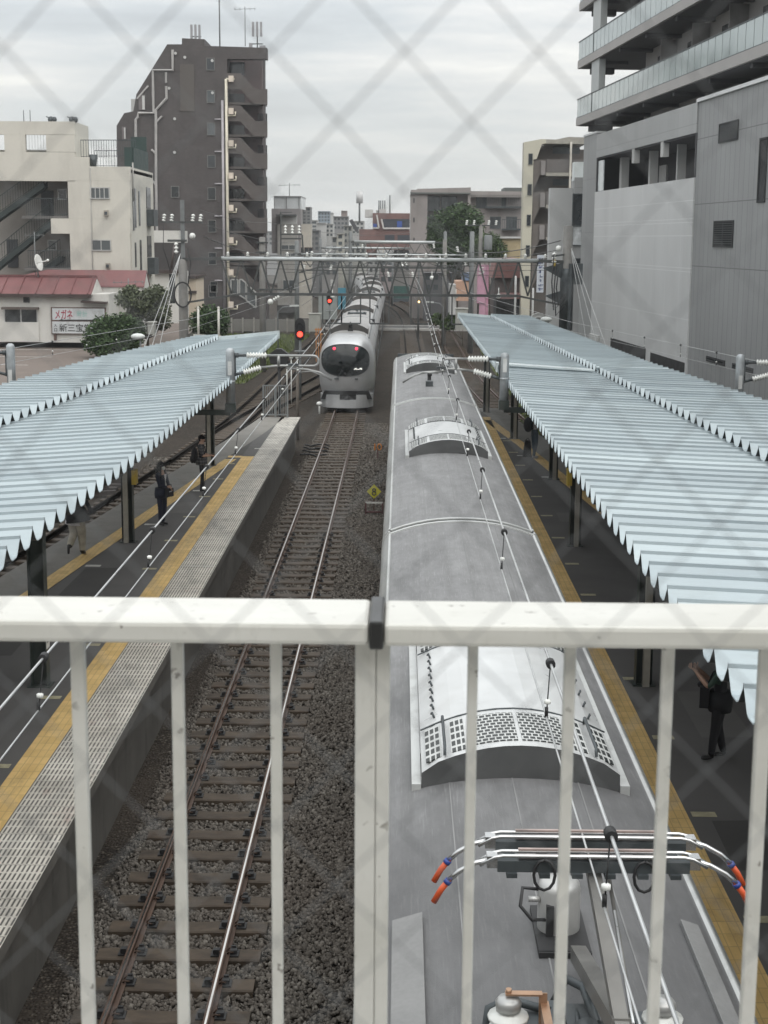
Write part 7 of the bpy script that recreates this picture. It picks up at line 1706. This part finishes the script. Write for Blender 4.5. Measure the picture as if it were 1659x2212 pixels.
tree('low weedy shrub with yellow tips by the crossing on the right', at(1000, 690, 125).x, 125, -.2, 2, [pb(985, 688, 125, .8), pb(968, 700, 125, .7), pb(945, 690, 126, .6)], 1000, .13, leaf_mid, .06, 'bush', 'bush')
# ------------------------------------------------------------------ people
skin_m = M('skin', (.42, .26, .19), .55, var=.06, scale=20)
hair_m = M('black_hair', (.010, .008, .008), .85, var=.3, scale=30, stretch=(1, 1, .2), spec=.15)
def cloth(name, col): return M(name, col, .85, var=.18, scale=9, bump=.15, bscale=120)
blk = cloth('black_cloth', (.014, .014, .017)); navy = cloth('navy_cloth', (.014, .017, .032)); beige = cloth('beige_trousers', (.32, .295, .24)); jeans = cloth('blue_jeans', (.075, .10, .125)); wht = cloth('white_shirt', (.50, .48, .49)); dgreen = cloth('dark_green_shirt', (.035, .065, .05))
shoe_b = M('black_shoe', (.012, .012, .012), .4); shoe_w = M('pale_shoe', (.42, .41, .40), .5)
def plaid_mat():
    m, N, L, B = nt('plaid_shirt'); g = N.new('ShaderNodeNewGeometry'); sp = N.new('ShaderNodeSeparateXYZ'); L.new(g.outputs['Position'], sp.inputs[0])
    f1 = math_n(N, L, 'LESS_THAN', math_n(N, L, 'FRACT', math_n(N, L, 'DIVIDE', math_n(N, L, 'ADD', sp.outputs[0], sp.outputs[1]), .085)), .45); f2 = math_n(N, L, 'LESS_THAN', math_n(N, L, 'FRACT', math_n(N, L, 'DIVIDE', sp.outputs[2], .085)), .45)
    c = mix(N, L, math_n(N, L, 'MULTIPLY', math_n(N, L, 'ADD', f1, f2), .5), (.022, .024, .03), (.12, .115, .115)); L.new(c, B.inputs['Base Color']); B.inputs['Roughness'].default_value = .85; return m
plaid = plaid_mat()
def hand_pts(w, d, side, curl=.5, s=1.):
    """palm and five finger chains starting at the wrist w, pointing along d; side = thumb direction"""
    d = Vector(d).normalized(); t = Vector(side); t = (t-d*t.dot(d)).normalized(); n = d.cross(t)
    out = []; w = Vector(w); palm = w+d*.075*s
    for i, (off, ln) in enumerate(((.030, .068), (.010, .078), (-.011, .072), (-.031, .056))):
        k = palm+t*off*s; a = k+d*ln*.55*s+n*(-.02*curl)*s; e = a+(d*(1-curl)-n*curl)*ln*.5*s; out.append([k, a, e])
    th0 = w+d*.03*s+t*.032*s; out.append([th0, th0+(t*.7+d*.7)*.04*s, th0+(t*.55+d*.85)*.07*s-n*.01*s])
    return palm, out
def person(label, loc, face, J, regs, mats_, scale=1., extra=None, hands=True, loose=1., torso=1.):
    """J: joint positions in the body's frame (x right, y forward, z up, metres, 1.70 tall); regs: material index per limb"""
    t = None
    V = []; E = []; RAD = []; REG = []
    def v(p, r): V.append(Vector(p)); RAD.append(r); return len(V)-1
    def e(a, b, reg): E.append((a, b)); REG.append(reg)
    J = {k: Vector(p) for k, p in J.items()}
    tr = torso
    pel = v(J['pelvis'], (.135*tr, .105*tr)); wa = v(J['waist'], (.125*tr, .095*tr)); ch = v(J['chest'], (.155*tr, .11*tr)); up = v(J['upper'], (.125*tr, .095*tr)); nk = v(J['neck'], (.052, .054))
    hd = v(J['head']+Vector((0, -.005, -.055)), (.070, .084)); ht = v(J['head']+Vector((0, -.01, .055)), (.066, .078))
    e(pel, wa, 'torso'); e(wa, ch, 'torso'); e(ch, up, 'torso'); e(up, nk, 'neck'); e(nk, hd, 'head'); e(hd, ht, 'head')
    for s in ('L', 'R'):
        sg = -1 if s == 'L' else 1
        sh = v(J['sh'+s], (.062, .062)); el = v(J['el'+s], (.045, .045)); wr = v(J['wr'+s], (.030, .026))
        e(up, sh, 'torso'); mid = v((J['sh'+s]+J['el'+s])/2, (.052, .052)); e(sh, mid, 'upper_arm'); e(mid, el, 'upper_arm'); fm = v((J['el'+s]*.6+J['wr'+s]*.4), (.042, .040)); e(el, fm, 'forearm'); e(fm, wr, 'forearm')
        d = (J['wr'+s]-J['el'+s]).normalized(); d = (d+J.get('hd'+s, Vector((0, 0, 0)))).normalized()
        palm, fin = hand_pts(J['wr'+s], d, J.get('th'+s, Vector((-sg, .6, .2))), .55 if 'cu'+s not in J else J['cu'+s].x)
        pm = v(palm-d*.02, (.036, .017)); e(wr, pm, 'hand')
        for ch_ in fin:
            prev = pm if ch_ is not fin[4] else wr
            for q, p in enumerate(ch_): k_ = v(p, (.0105, .0095) if q < 2 else (.008, .008)); e(prev, k_, 'hand'); prev = k_
        hp = v(J['hip'+s], (.098*loose, .105*loose)); kn = v(J['kn'+s], (.064*loose, .066*loose)); an = v(J['an'+s], (.045*loose, .05*loose)); th = v((J['hip'+s]*.5+J['kn'+s]*.5), (.083*loose, .088*loose)); cf = v((J['kn'+s]*.6+J['an'+s]*.4), (.058*loose, .062*loose))
        e(pel, hp, 'leg'); e(hp, th, 'leg'); e(th, kn, 'leg'); e(kn, cf, 'leg'); e(cf, an, 'leg')
        hl = v(J['an'+s]+(J['he'+s]), (.036, .036)); to = v(J['an'+s]+J['to'+s], (.040, .026)); e(an, hl, 'shoe'); e(hl, to, 'shoe')
    me = bpy.data.meshes.new('skeleton'); me.from_pydata([tuple(p) for p in V], E, []); o = bpy.data.objects.new('skeleton', me); COL.objects.link(o)
    sk = o.modifiers.new('skin', 'SKIN'); sk.use_smooth_shade = True; sk.branch_smoothing = .3
    for i, sv in enumerate(me.skin_vertices[0].data): sv.radius = RAD[i]; sv.use_root = (i == 0)
    ss = o.modifiers.new('sub', 'SUBSURF'); ss.levels = 1; ss.render_levels = 1
    bpy.context.view_layer.update(); dg = bpy.context.evaluated_depsgraph_get(); body = bpy.data.meshes.new_from_object(o.evaluated_get(dg)); bpy.data.objects.remove(o)
    body.materials.clear(); b = bmesh.new(); b.from_mesh(body); bmesh.ops.recalc_face_normals(b, faces=b.faces)
    segs = [(V[a], V[c], r) for (a, c), r in zip(E, REG)]
    for f in b.faces:
        c = f.calc_center_median(); best = (9, None)
        for a, d, r in segs:
            ab = d-a; tt = max(0, min(1, (c-a).dot(ab)/max(1e-9, ab.length_squared))); q = (a+ab*tt-c).length
            if q < best[0]: best = (q, r)
        f.material_index = regs.get(best[1], 0); f.smooth = True
    H = J['head']; F_ = Vector((0, 1, 0)); turn = J.get('look', Vector((0, 1, 0))).normalized(); rt = Vector((turn.y, -turn.x, 0)).normalized()
    b.to_mesh(body); b.free()
    for m in mats_: body.materials.append(m)
    # face: nose, eyes, mouth, ears joined into the same body mesh
    f = MB(); ski = regs['head']
    f.sphere(H+turn*.085+Vector((0, 0, -.028)), .016, 8, ski, (.8, .8, 1.5))
    for sg in (-1, 1): f.sphere(H+turn*.072+rt*sg*.031+Vector((0, 0, .005)), .010, 6, len(mats_)); f.sphere(H+rt*sg*.074+Vector((0, 0, -.02)), .024, 6, ski, (.5, .8, 1.3)); f.bar(H+turn*.078+rt*(sg*.018)+Vector((0, 0, .026)), H+turn*.074+rt*(sg*.046)+Vector((0, 0, .024)), .008, .006, len(mats_))
    f.sphere(H+turn*.078+Vector((0, 0, -.068)), .017, 6, len(mats_)+1, (1, 1, .35))
    body.materials.append(hair_m); body.materials.append(M('lips', (.26, .11, .09), .5))
    fm = f.mesh('face', list(body.materials)); b = bmesh.new(); b.from_mesh(body); b.from_mesh(fm)
    zmin = min(v_.co.z for v_ in b.verts)
    Mx = Matrix.Translation(Vector(loc)) @ Matrix.Rotation(face, 4, 'Z') @ Matrix.Scale(scale, 4) @ Matrix.Translation((0, 0, -zmin))
    bmesh.ops.transform(b, matrix=Mx, verts=b.verts); b.to_mesh(body); b.free(); body.name = 'person'
    o = link('person', body); tag(o, label, 'person')
    return o, Mx
def part(builder, Mx, name, mats_, parent):
    builder.v = [tuple(Mx @ Vector(p)) for p in builder.v]; return builder.build(name, mats_, parent)
BASE = dict(pelvis=(0, 0, .94), waist=(0, .005, 1.08), chest=(0, 0, 1.25), upper=(0, -.01, 1.38), neck=(0, 0, 1.47), head=(0, .02, 1.60), shL=(-.175, -.01, 1.39), shR=(.175, -.01, 1.39), elL=(-.23, -.04, 1.12), elR=(.23, -.04, 1.12), wrL=(-.24, .06, .88), wrR=(.24, .06, .88),
            hipL=(-.085, 0, .88), hipR=(.085, 0, .88), knL=(-.095, .02, .49), knR=(.095, .02, .49), anL=(-.10, -.02, .085), anR=(.10, -.02, .085), heL=(0, -.03, -.045), heR=(0, -.03, -.045), toL=(-.02, .15, -.055), toR=(.02, .15, -.055))
def short_hair(J, Mx, o, back=.0):
    H = Vector(J['head']); h = MB(); h.sphere(H+Vector((0, -.018, .045)), .094, 14, 0, (.92, 1.06, .86)); h.sphere(H+Vector((0, -.055, -.01)), .07, 10, 0, (.98, .7, 1.1)); part(h, Mx, 'hair', hair_m, o)
# woman in a dark suit with a mask and long hair
J = dict(BASE, elR=(.20, .08, 1.10), wrR=(.10, .26, 1.08), elL=(-.20, .08, 1.10), wrL=(-.06, .25, 1.02), anL=(-.07, -.02, .085), anR=(.08, .0, .085))
o, Mx = person('person in a black suit with long hair and white face mask holding a bag', (-6.15, 38.57, PZ+.012), R(-118), J, dict(torso=0, neck=1, head=1, upper_arm=0, forearm=0, hand=1, leg=0, shoe=2), [navy, skin_m, shoe_b], .965, loose=1.05)
H = Vector(J['head']); h = MB(); h.sphere(H+Vector((0, -.02, .04)), .098, 14, 0, (.95, 1.05, .9)); h.tube([H+Vector((0, -.06, .02)), H+Vector((0, -.085, -.15)), H+Vector((0, -.10, -.33)), H+Vector((0, -.10, -.42))], [.085, .095, .09, .04], 12); 
for sg in (-1, 1): h.tube([H+Vector((sg*.07, .0, .05)), H+Vector((sg*.085, .02, -.1)), H+Vector((sg*.10, .05, -.30))], [.035, .032, .015], 8)
part(h, Mx, 'hair', hair_m, o)
k_ = MB(); k_.sphere(H+Vector((0, .058, -.045)), .056, 12, 0, (1, .75, 1.0)); part(k_, Mx, 'face_mask', M('mask_white', (.62, .62, .58), .8), o)
k_ = MB(); k_.prism([(-.055, .125, 1.40), (.055, .125, 1.40), (.0, .135, 1.20)], (0, .012, 0)); part(k_, Mx, 'shirt_front', wht, o)
k_ = MB(); k_.tube([(0, -.01, 1.02), (0, -.01, .86), (0, -.01, .74)], [.165, .185, .17], 16); part(k_, Mx, 'jacket_hem', navy, o)
bg = MB(); bg.v = []; bg.box(-.13, .13, .22, .31, .80, 1.02); bg.tube([(-.09, .27, 1.02), (-.08, .26, 1.12), (.08, .26, 1.12), (.09, .27, 1.02)], .012, 6); bg.box(-.05, .07, .305, .318, .93, .96, 1)
bg.v = [tuple(Mx @ Vector(p)) for p in bg.v]; tag(bg.build('handbag', [blk, M('bag_tag', (.3, .32, .35), .5)], bev=.03), 'black handbag held in front by the person with the white mask', 'bag')
# man in a plaid shirt
J = dict(BASE, elR=(.24, .02, 1.13), wrR=(.12, .26, 1.12), elL=(-.24, .02, 1.12), wrL=(-.06, .27, 1.10), look=(.35, 1, 0), anL=(-.085, -.02, .085), anR=(.085, .03, .085))
o, Mx = person('person in a grey plaid shirt and slim black trousers standing by the far left column', (-5.78, 43.7, PZ+.012), R(-82), J, dict(torso=0, neck=1, head=1, upper_arm=0, forearm=1, hand=1, leg=2, shoe=3), [plaid, skin_m, blk, shoe_b], .99, loose=.92)
short_hair(J, Mx, o); k_ = MB(); k_.tube([(0, 0, 1.05), (0, 0, .92), (0, 0, .84)], [.155, .175, .168], 16); part(k_, Mx, 'shirt_hem', plaid, o)
bg = MB(); bg.sphere((0, -.20, 1.12), .17, 14, 0, (.95, .62, 1.45)); bg.sphere((0, -.27, 1.0), .12, 12, 0, (1, .6, 1)); bg.tube([(-.12, -.12, 1.36), (-.12, .07, 1.42), (-.13, .13, 1.25), (-.13, .0, 1.02)], .018, 6); bg.tube([(.12, -.12, 1.36), (.12, .07, 1.42), (.13, .13, 1.25), (.13, .0, 1.02)], .018, 6)
bg.v = [tuple(Mx @ Vector(p)) for p in bg.v]; tag(bg.build('backpack', blk), 'black backpack on the back of the person in plaid', 'backpack')
bg = MB(); c = Vector(J['wrR'])+Vector((-.10, .04, .03)); bg.box(c.x-.035, c.x+.035, c.y-.07, c.y+.07, c.z, c.z+.012); bg.v = [tuple(Mx @ Vector(p)) for p in bg.v]; tag(bg.build('phone', shoe_b), 'dark phone held by the person in the plaid shirt', 'phone')
# walker in beige trousers under the left canopy edge
J = dict(BASE, pelvis=(0, 0, .93), chest=(0, .05, 1.25), upper=(0, .07, 1.38), neck=(0, .10, 1.46), head=(0, .15, 1.58), shL=(-.18, .06, 1.38), shR=(.18, .06, 1.38), waist=(0, .02, 1.08), elR=(.40, -.05, 1.06), wrR=(.24, .10, .95), elL=(-.32, -.02, 1.14), wrL=(-.2, .1, 1.0), knL=(-.09, .10, .52), anL=(-.10, -.22, .24), heL=(0, -.06, .0), toL=(-.005, -.05, -.17), knR=(.09, .12, .49), anR=(.10, .10, .085))
o, Mx = person('person in a black jacket and loose beige trousers walking away under the left canopy edge', (-7.55, 34.7, PZ+.012), R(-8), J, dict(torso=0, neck=1, head=1, upper_arm=0, forearm=0, hand=1, leg=2, shoe=3), [blk, skin_m, beige, shoe_b], 1.0, loose=1.6, torso=1.15)
short_hair(J, Mx, o); k_ = MB(); k_.tube([(0, .03, 1.16), (.02, .02, 1.0), (.05, .01, .80)], [.18, .25, .29], 16); part(k_, Mx, 'jacket_hem', blk, o); k_ = MB(); k_.tube([(-.05, .01, .82), (-.06, .01, .74)], [.20, .205], 14); part(k_, Mx, 'shirt_tail', wht, o)
# photographer at the near right
J = dict(BASE, elR=(.24, .16, 1.13), wrR=(.06, .36, 1.36), elL=(-.22, .18, 1.15), wrL=(-.05, .38, 1.34), thR=(-.3, -.3, 1), thL=(.3, -.3, 1), knL=(-.09, .05, .49), anL=(-.10, .10, .085), anR=(.09, -.08, .085))
o, Mx = person('person in a dark green shirt and black overalls raising a phone with both hands', (4.64, 20.94, PZ+.012), R(78), J, dict(torso=0, neck=1, head=1, upper_arm=3, forearm=1, hand=1, leg=0, shoe=2), [blk, skin_m, shoe_b, dgreen], .97, loose=1.22, torso=1.06)
short_hair(J, Mx, o); k_ = MB(); k_.tube([(0, 0, 1.05), (0, 0, .9), (0, 0, .74)], [.155, .185, .17], 14); part(k_, Mx, 'skirt_part', blk, o)
bg = MB(); c = Vector((0, .42, 1.43)); bg.box(c.x-.075, c.x+.075, c.y-.006, c.y+.006, c.z-.04, c.z+.04); bg.v = [tuple(Mx @ Vector(p)) for p in bg.v]; tag(bg.build('phone', shoe_b), 'phone held up in both hands by the person in the dark green shirt', 'phone')
bg = MB(); bg.box(-.14, .14, .16, .30, .80, 1.12); bg.tube([(-.1, .2, 1.12), (-.12, .12, 1.36), (-.1, -.05, 1.42)], .014, 6); bg.sphere((.0, .30, 1.12), .045, 8); bg.v = [tuple(Mx @ Vector(p)) for p in bg.v]; tag(bg.build('shoulder_bag', blk, bev=.03), 'black bag hanging at the front of the person raising a phone', 'bag')
# traveller with a round backpack on the far right platform
J = dict(BASE, anL=(-.09, .04, .085), anR=(.09, -.06, .085), elR=(.24, .0, 1.12), wrR=(.2, .16, .98), pelvis=(0, 0, .94))
o, Mx = person('person in a white shirt and blue jeans at the right canopy edge, head hidden', (4.62, 51.4, PZ+.012), R(-75), J, dict(torso=0, neck=1, head=1, upper_arm=0, forearm=0, hand=1, leg=2, shoe=3), [wht, skin_m, jeans, shoe_w], 1.0, loose=1.2, torso=1.08)
short_hair(J, Mx, o); bg = MB(); bg.sphere((0, -.24, 1.16), .2, 14, 0, (.95, .8, 1.3)); bg.tube([(-.02, -.14, 1.0), (.13, .02, 1.1), (.12, .10, 1.28), (.05, .02, 1.44), (-.05, -.12, 1.4)], .022, 6)
bg.v = [tuple(Mx @ Vector(p)) for p in bg.v]; tag(bg.build('backpack', blk), 'round black backpack on the person in the white shirt', 'backpack')
b = MB(); x, y = 4.40, 51.7; b.prism([(x-.13, y, PZ+.012), (x+.17, y, PZ+.012), (x+.12, y, PZ+.55), (x-.06, y, PZ+.58)], (0, .28, 0)); b.tube([(x-.04, y+.14, PZ+.56), (x+.03, y+.14, PZ+.66), (x+.10, y+.14, PZ+.55)], .014, 6); tag(b.build('floor_bag', blk, bev=.03), 'black bag standing on the platform by the person in jeans', 'bag')
# a distant cyclist at the level crossing
J = dict(BASE, chest=(0, .12, 1.3), upper=(0, .18, 1.42), neck=(0, .22, 1.5), head=(0, .27, 1.62), shL=(-.17, .17, 1.42), shR=(.17, .17, 1.42), elL=(-.22, .35, 1.22), elR=(.22, .35, 1.22), wrL=(-.22, .55, 1.1), wrR=(.22, .55, 1.1), knL=(-.1, .22, .62), anL=(-.1, .1, .25), knR=(.1, .28, .75), anR=(.1, .15, .45))
P = at(702, 690, 148); o, Mx = person('tiny distant person in a pale top riding a bicycle at the level crossing', (P.x, 148, .22), R(-60), J, dict(torso=0, neck=1, head=1, upper_arm=0, forearm=1, hand=1, leg=2, shoe=2), [wht, skin_m, blk], 1.0); short_hair(J, Mx, o)
t = thing('bicycle', 'dark bicycle under the tiny distant person at the level crossing', 'bicycle', (P.x, 148, 0)); 
for yy in (-.5, .55):
    w = MB(); w.tube([(0, yy+.33*math.cos(a), .12+.33*math.sin(a)) for a in np.linspace(0, 2*PI, 17)], .02, 5); w.v = [tuple(Mx @ Vector(p)) for p in w.v]; w.build('wheel', black, t)
w = MB()
for p, q in (((0, -.5, .12), (0, -.1, .15)), ((0, -.1, .15), (0, -.2, .65)), ((0, -.2, .65), (0, .4, .7)), ((0, .4, .7), (0, .55, .12)), ((0, -.1, .15), (0, .4, .65)), ((-.25, .45, .85), (.25, .45, .85)), ((0, .4, .7), (0, .42, .85))): w.tube([p, q], .02, 5)
w.box(-.08, .08, -.32, -.08, .68, .74); w.v = [tuple(Mx @ Vector(p)) for p in w.v]; w.build('frame', dark_steel, t)
# ------------------------------------------------------------------ white railing of the overbridge in front
rail_w = white_paint
m, N, L, B = nt('railing_white_paint')
n1 = noise(N, L, pos(N, L, (1.0, 3, 3)), 3.2, 6, .6)
c = mix(N, L, ramp(N, L, n1, [(.3, 0.), (.7, 1.)]), (.54, .53, .485), (.65, .64, .60))
chip = ramp(N, L, noise(N, L, pos(N, L), 46, 3, .5), [(.665, 0.), (.69, 1.)]); blot = ramp(N, L, noise(N, L, pos(N, L), 9, 4, .6), [(.46, 0.), (.58, 1.)])
c = mix(N, L, math_n(N, L, 'MULTIPLY', math_n(N, L, 'MULTIPLY', chip, blot), .8), c, (.14, .12, .10))
c = mix(N, L, ramp(N, L, noise(N, L, pos(N, L, (3, 3, .8)), 16, 6, .7), [(.56, 0.), (.8, .5)]), c, (.36, .345, .30))
L.new(c, B.inputs['Base Color']); B.inputs['Roughness'].default_value = .3; B.inputs['Specular IOR Level'].default_value = .6
rail_w = m
fr = thing('railing', 'white painted steel railing with square balusters across the foreground', 'railing', (0, 1.85, 7.0))
YRL = 1.86
L0, L1 = at(-4500, 1294.5, YRL), None
d = _ray(6200, 1402); L1 = CAMP+d*((L0.z-CAMZ)/d.z)      # the far end lies level with the near end
dirr = (L1-L0).normalized(); nrm = Vector((-dirr.y, dirr.x, 0))
def rp(px, py=1345, off=0.):       # point along the rail under survey column px
    d = _ray(px, py); n = nrm; return CAMP+d*(n.dot(L0+n*off-CAMP)/n.dot(d))
hh, dp = .029, .136
def rail_piece(a, b_, z0, zh, dd, name, m, off=0, bev=.006):
    b = MB(); p, q = Vector(a), Vector(b_); p.z = q.z = z0
    b.add([p+nrm*off, q+nrm*off, q+nrm*(dd+off), p+nrm*(dd+off), p+nrm*off-Vector((0, 0, zh)), q+nrm*off-Vector((0, 0, zh)), q+nrm*(dd+off)-Vector((0, 0, zh)), p+nrm*(dd+off)-Vector((0, 0, zh))], [(0, 1, 2, 3), (7, 6, 5, 4), (0, 4, 5, 1), (1, 5, 6, 2), (2, 6, 7, 3), (3, 7, 4, 0)])
    return b.build(name, m, fr, bev=bev)
zt = L0.z; jl, jr = rp(797), rp(829)
rail_piece(L0, jl, zt, hh, dp, 'handrail', rail_w); rail_piece(jr, L1, zt-.001, hh, dp, 'handrail', rail_w)
rail_piece(jl+dirr*.0002, jr-dirr*.0002, zt+.0035, hh+.008, dp+.004, 'joint_sleeve', M('sleeve_black', (.02, .02, .02), .32, var=.2), -.003, .003)
for px, w in ((168, 38), (383, 34), (596, 32), (1022, 30), (1232, 33), (1444, 34), (1656, 38), (-52, 38))+tuple((-264-212*q, 38) for q in range(19))+tuple((1868+212*q, 38) for q in range(20)):
    c = rp(px, 1395, .055); hw = (w-6)*1.86/3266/2; b = MB()
    b.box(-hw, hw, -hw*.9, hw*.9, -1.0, 0); b.v = [tuple(c+dirr*x+nrm*y+Vector((0, 0, zt-hh+z-c.z))) for x, y, z in b.v]; b.build('baluster', rail_w, fr, bev=.0025)
c = rp(806, 1395, .055); b = MB(); hw = .0225
b.box(-hw, hw*.18, -hw, hw, -1.0, 0); b.box(hw*.2, hw, -hw*.94, hw, -1.0, 0); b.v = [tuple(c+dirr*x+nrm*y+Vector((0, 0, zt-hh+z-c.z))) for x, y, z in b.v]; b.build('post', rail_w, fr, bev=.002)
# ------------------------------------------------------------------ diamond wire mesh close to the lens
YM = .45
zinc = M('zinc_wire', (.19, .195, .20), .5, .2, var=.1)
O = at(875, 110, YM); X1 = at(1165, 110, YM); sxw = (X1.x-O.x)/2; Dn = at(875, 262, YM); szw = O.z-Dn.z
b = MB(); wr = .00025
for s, oy in ((1, -wr), (-1, wr)):
    for k_ in range(-30, 31):
        x0 = O.x+2*sxw*k_
        pts = []
        for q in range(-8, 22): pts.append((x0+s*sxw*q, YM+oy*(1 if q % 2 else -1), O.z-szw*q))
        b.tube(pts, wr, 6, 0, caps=False)
mx = bpy.data.objects
tag(b.build('wire_mesh', zinc, fix=False), 'diamond wire mesh fence blurred right in front of the lens', 'wire mesh')
# ------------------------------------------------------------------ camera, sky, sun
cam = bpy.data.cameras.new('camera'); co = bpy.data.objects.new('camera', cam); COL.objects.link(co); S.camera = co
Mc = Matrix((( _r.x, _u.x, -_f.x), (_r.y, _u.y, -_f.y), (_r.z, _u.z, -_f.z))); co.matrix_world = Matrix.Translation(CAMP) @ Mc.to_4x4()
cam.sensor_fit = 'VERTICAL'; cam.sensor_height = 36; cam.sensor_width = 27; cam.lens = 36*FPX/2212; cam.clip_start = .05; cam.clip_end = 9000
cam.dof.use_dof = True; cam.dof.focus_distance = 11; cam.dof.aperture_fstop = cam.lens/3.9
W = bpy.data.worlds.new('World'); S.world = W; W.use_nodes = True; N, L = W.node_tree.nodes, W.node_tree.links; N.clear()
SUN_EL, SUN_AZ = R(58), R(150)      # soft high sun, behind and to the right of the viewer
sky = N.new('ShaderNodeTexSky'); sky.sky_type = 'NISHITA'; sky.sun_disc = False; sky.sun_elevation = SUN_EL; sky.sun_rotation = SUN_AZ; sky.air_density = 1; sky.dust_density = 3
bg1 = N.new('ShaderNodeBackground'); L.new(sky.outputs[0], bg1.inputs[0]); bg1.inputs[1].default_value = .10
tc = N.new('ShaderNodeTexCoord'); sp = N.new('ShaderNodeSeparateXYZ'); L.new(tc.outputs['Generated'], sp.inputs[0])
zc = math_n(N, L, 'ADD', math_n(N, L, 'MAXIMUM', sp.outputs[2], 0.), .11)
cb = N.new('ShaderNodeCombineXYZ'); L.new(math_n(N, L, 'DIVIDE', sp.outputs[0], zc), cb.inputs[0]); L.new(math_n(N, L, 'DIVIDE', sp.outputs[1], zc), cb.inputs[1])
mp = N.new('ShaderNodeMapping'); mp.inputs['Scale'].default_value = (.62, .9, 1); mp.inputs['Location'].default_value = (1.7, .6, 0); L.new(cb.outputs[0], mp.inputs[0])
cl_ = noise(N, L, mp.outputs[0], 1.15, 9, .58); n2 = noise(N, L, mp.outputs[0], .45, 4, .5)
cc = ramp(N, L, math_n(N, L, 'ADD', math_n(N, L, 'MULTIPLY', cl_, .65), math_n(N, L, 'MULTIPLY', n2, .35)), [(.36, (.435, .46, .478)), (.46, (.54, .57, .585)), (.54, (.69, .695, .685)), (.63, (.92, .905, .85))])
hz = ramp(N, L, sp.outputs[2], [(0., 1.), (.14, 0.)]); cc = mix(N, L, math_n(N, L, 'MULTIPLY', hz, .75), cc, (.655, .66, .63))
zen = ramp(N, L, sp.outputs[2], [(.1, 1.), (1., 2.5)]); cc = mix(N, L, 1., cc, zen, 'MULTIPLY')
bg2 = N.new('ShaderNodeBackground'); L.new(cc, bg2.inputs[0]); bg2.inputs[1].default_value = 1.0
mixs = N.new('ShaderNodeMixShader'); mixs.inputs[0].default_value = .90; L.new(bg1.outputs[0], mixs.inputs[1]); L.new(bg2.outputs[0], mixs.inputs[2])
wo = N.new('ShaderNodeOutputWorld'); L.new(mixs.outputs[0], wo.inputs[0])
sl = bpy.data.lights.new('sun', 'SUN'); sl.energy = 1.2; sl.angle = R(80); sl.color = (1, .96, .9); so = bpy.data.objects.new('sun', sl); COL.objects.link(so)
sd = Vector((math.sin(SUN_AZ)*math.cos(SUN_EL), math.cos(SUN_AZ)*math.cos(SUN_EL), math.sin(SUN_EL))); so.rotation_euler = sd.to_track_quat('Z', 'Y').to_euler(); so.location = (0, 0, 60)
S.view_settings.view_transform = 'Standard'; S.view_settings.look = 'None'; S.view_settings.exposure = .42; S.view_settings.gamma = 1
S.render.engine = 'CYCLES'; S.cycles.max_bounces = 5; S.cycles.diffuse_bounces = 3; S.cycles.glossy_bounces = 3; S.cycles.transmission_bounces = 2; S.cycles.use_denoising = True
S.cycles.sample_clamp_indirect = 4
# ------------------------------------------------------------------ the station overbridge the picture is taken from
b = MB(); b.box(-26, 26, -9, -.6, 5.9, 10.2); b.box(-26, 26, -.6, 2.05, 6.55, 6.9); structure(b.build('overbridge', M('overbridge_wall', (.5, .49, .47), .8)))
# every separate repeat a part of its own
SPLIT = {'partition', 'end_hoop', 'terrace_column', 'roof_fitting', 'cover_joint', 'cover_latch', 'shunt_cable', 'chord_clamp', 'bracket_arm_', 'roof_aerial', 'air_conditioner_unit', 'landing', 'hood', 'pin_insulator', 'insulator', 'window', 'side_window', 'gangway', 'gangway_bellows', 'roof_walkway', 'post', 'arched_window', 'blue_tank', 'roof_tank', 'panel', 'stair_core', 'skirt_board', 'garage_opening', 'door', 'crossarm', 'gable', 'roof_gutter', 'end_flashing', 'purlin', 'joint_flashing', 'folded_pantograph_'}
def split_islands(o):
    me = o.data; n = len(me.vertices); par = list(range(n))
    def find(a):
        while par[a] != a: par[a] = par[par[a]]; a = par[a]
        return a
    for e in me.edges: a, c = find(e.vertices[0]), find(e.vertices[1]); par[a] = c
    roots = {}
    for p in me.polygons: roots.setdefault(find(p.vertices[0]), []).append(p)
    if not 1 < len(roots) <= 100: return
    base = o.name.split('.')[0]; first = True
    for ps in roots.values():
        mp = {}; V = []; F = []
        for p in ps:
            f = []
            for i in p.vertices:
                if i not in mp: mp[i] = len(V); V.append(me.vertices[i].co[:])
                f.append(mp[i])
            F.append(f)
        m2 = bpy.data.meshes.new(base); m2.from_pydata(V, [], F)
        for m in me.materials: m2.materials.append(m)
        m2.polygons.foreach_set('material_index', [p.material_index for p in ps]); m2.polygons.foreach_set('use_smooth', [p.use_smooth for p in ps])
        if first: o.data = m2; first = False
        else:
            c = o.copy(); c.data = m2; COL.objects.link(c)
for o in list(bpy.data.objects):
    if o.type == 'MESH' and o.parent is not None and not o.children and o.name.split('.')[0] in SPLIT: split_islands(o)
# light haze in the air between the near platforms and the far town
b = MB(); b.box(-610, 610, -210, 1510, -1.6, 46); hz_ = b.build('haze', alu)
hm = bpy.data.materials.new('haze_air'); hm.use_nodes = True; N, L = hm.node_tree.nodes, hm.node_tree.links; N.clear()
pv = N.new('ShaderNodeVolumePrincipled'); pv.inputs['Density'].default_value = .0004; pv.inputs['Color'].default_value = (.86, .88, .9, 1); pv.inputs['Anisotropy'].default_value = .3
oo = N.new('ShaderNodeOutputMaterial'); L.new(pv.outputs[0], oo.inputs['Volume']); hz_.data.materials.clear(); hz_.data.materials.append(hm); stuff(hz_, 'thin pale haze softening the far town and gantries', 'haze')
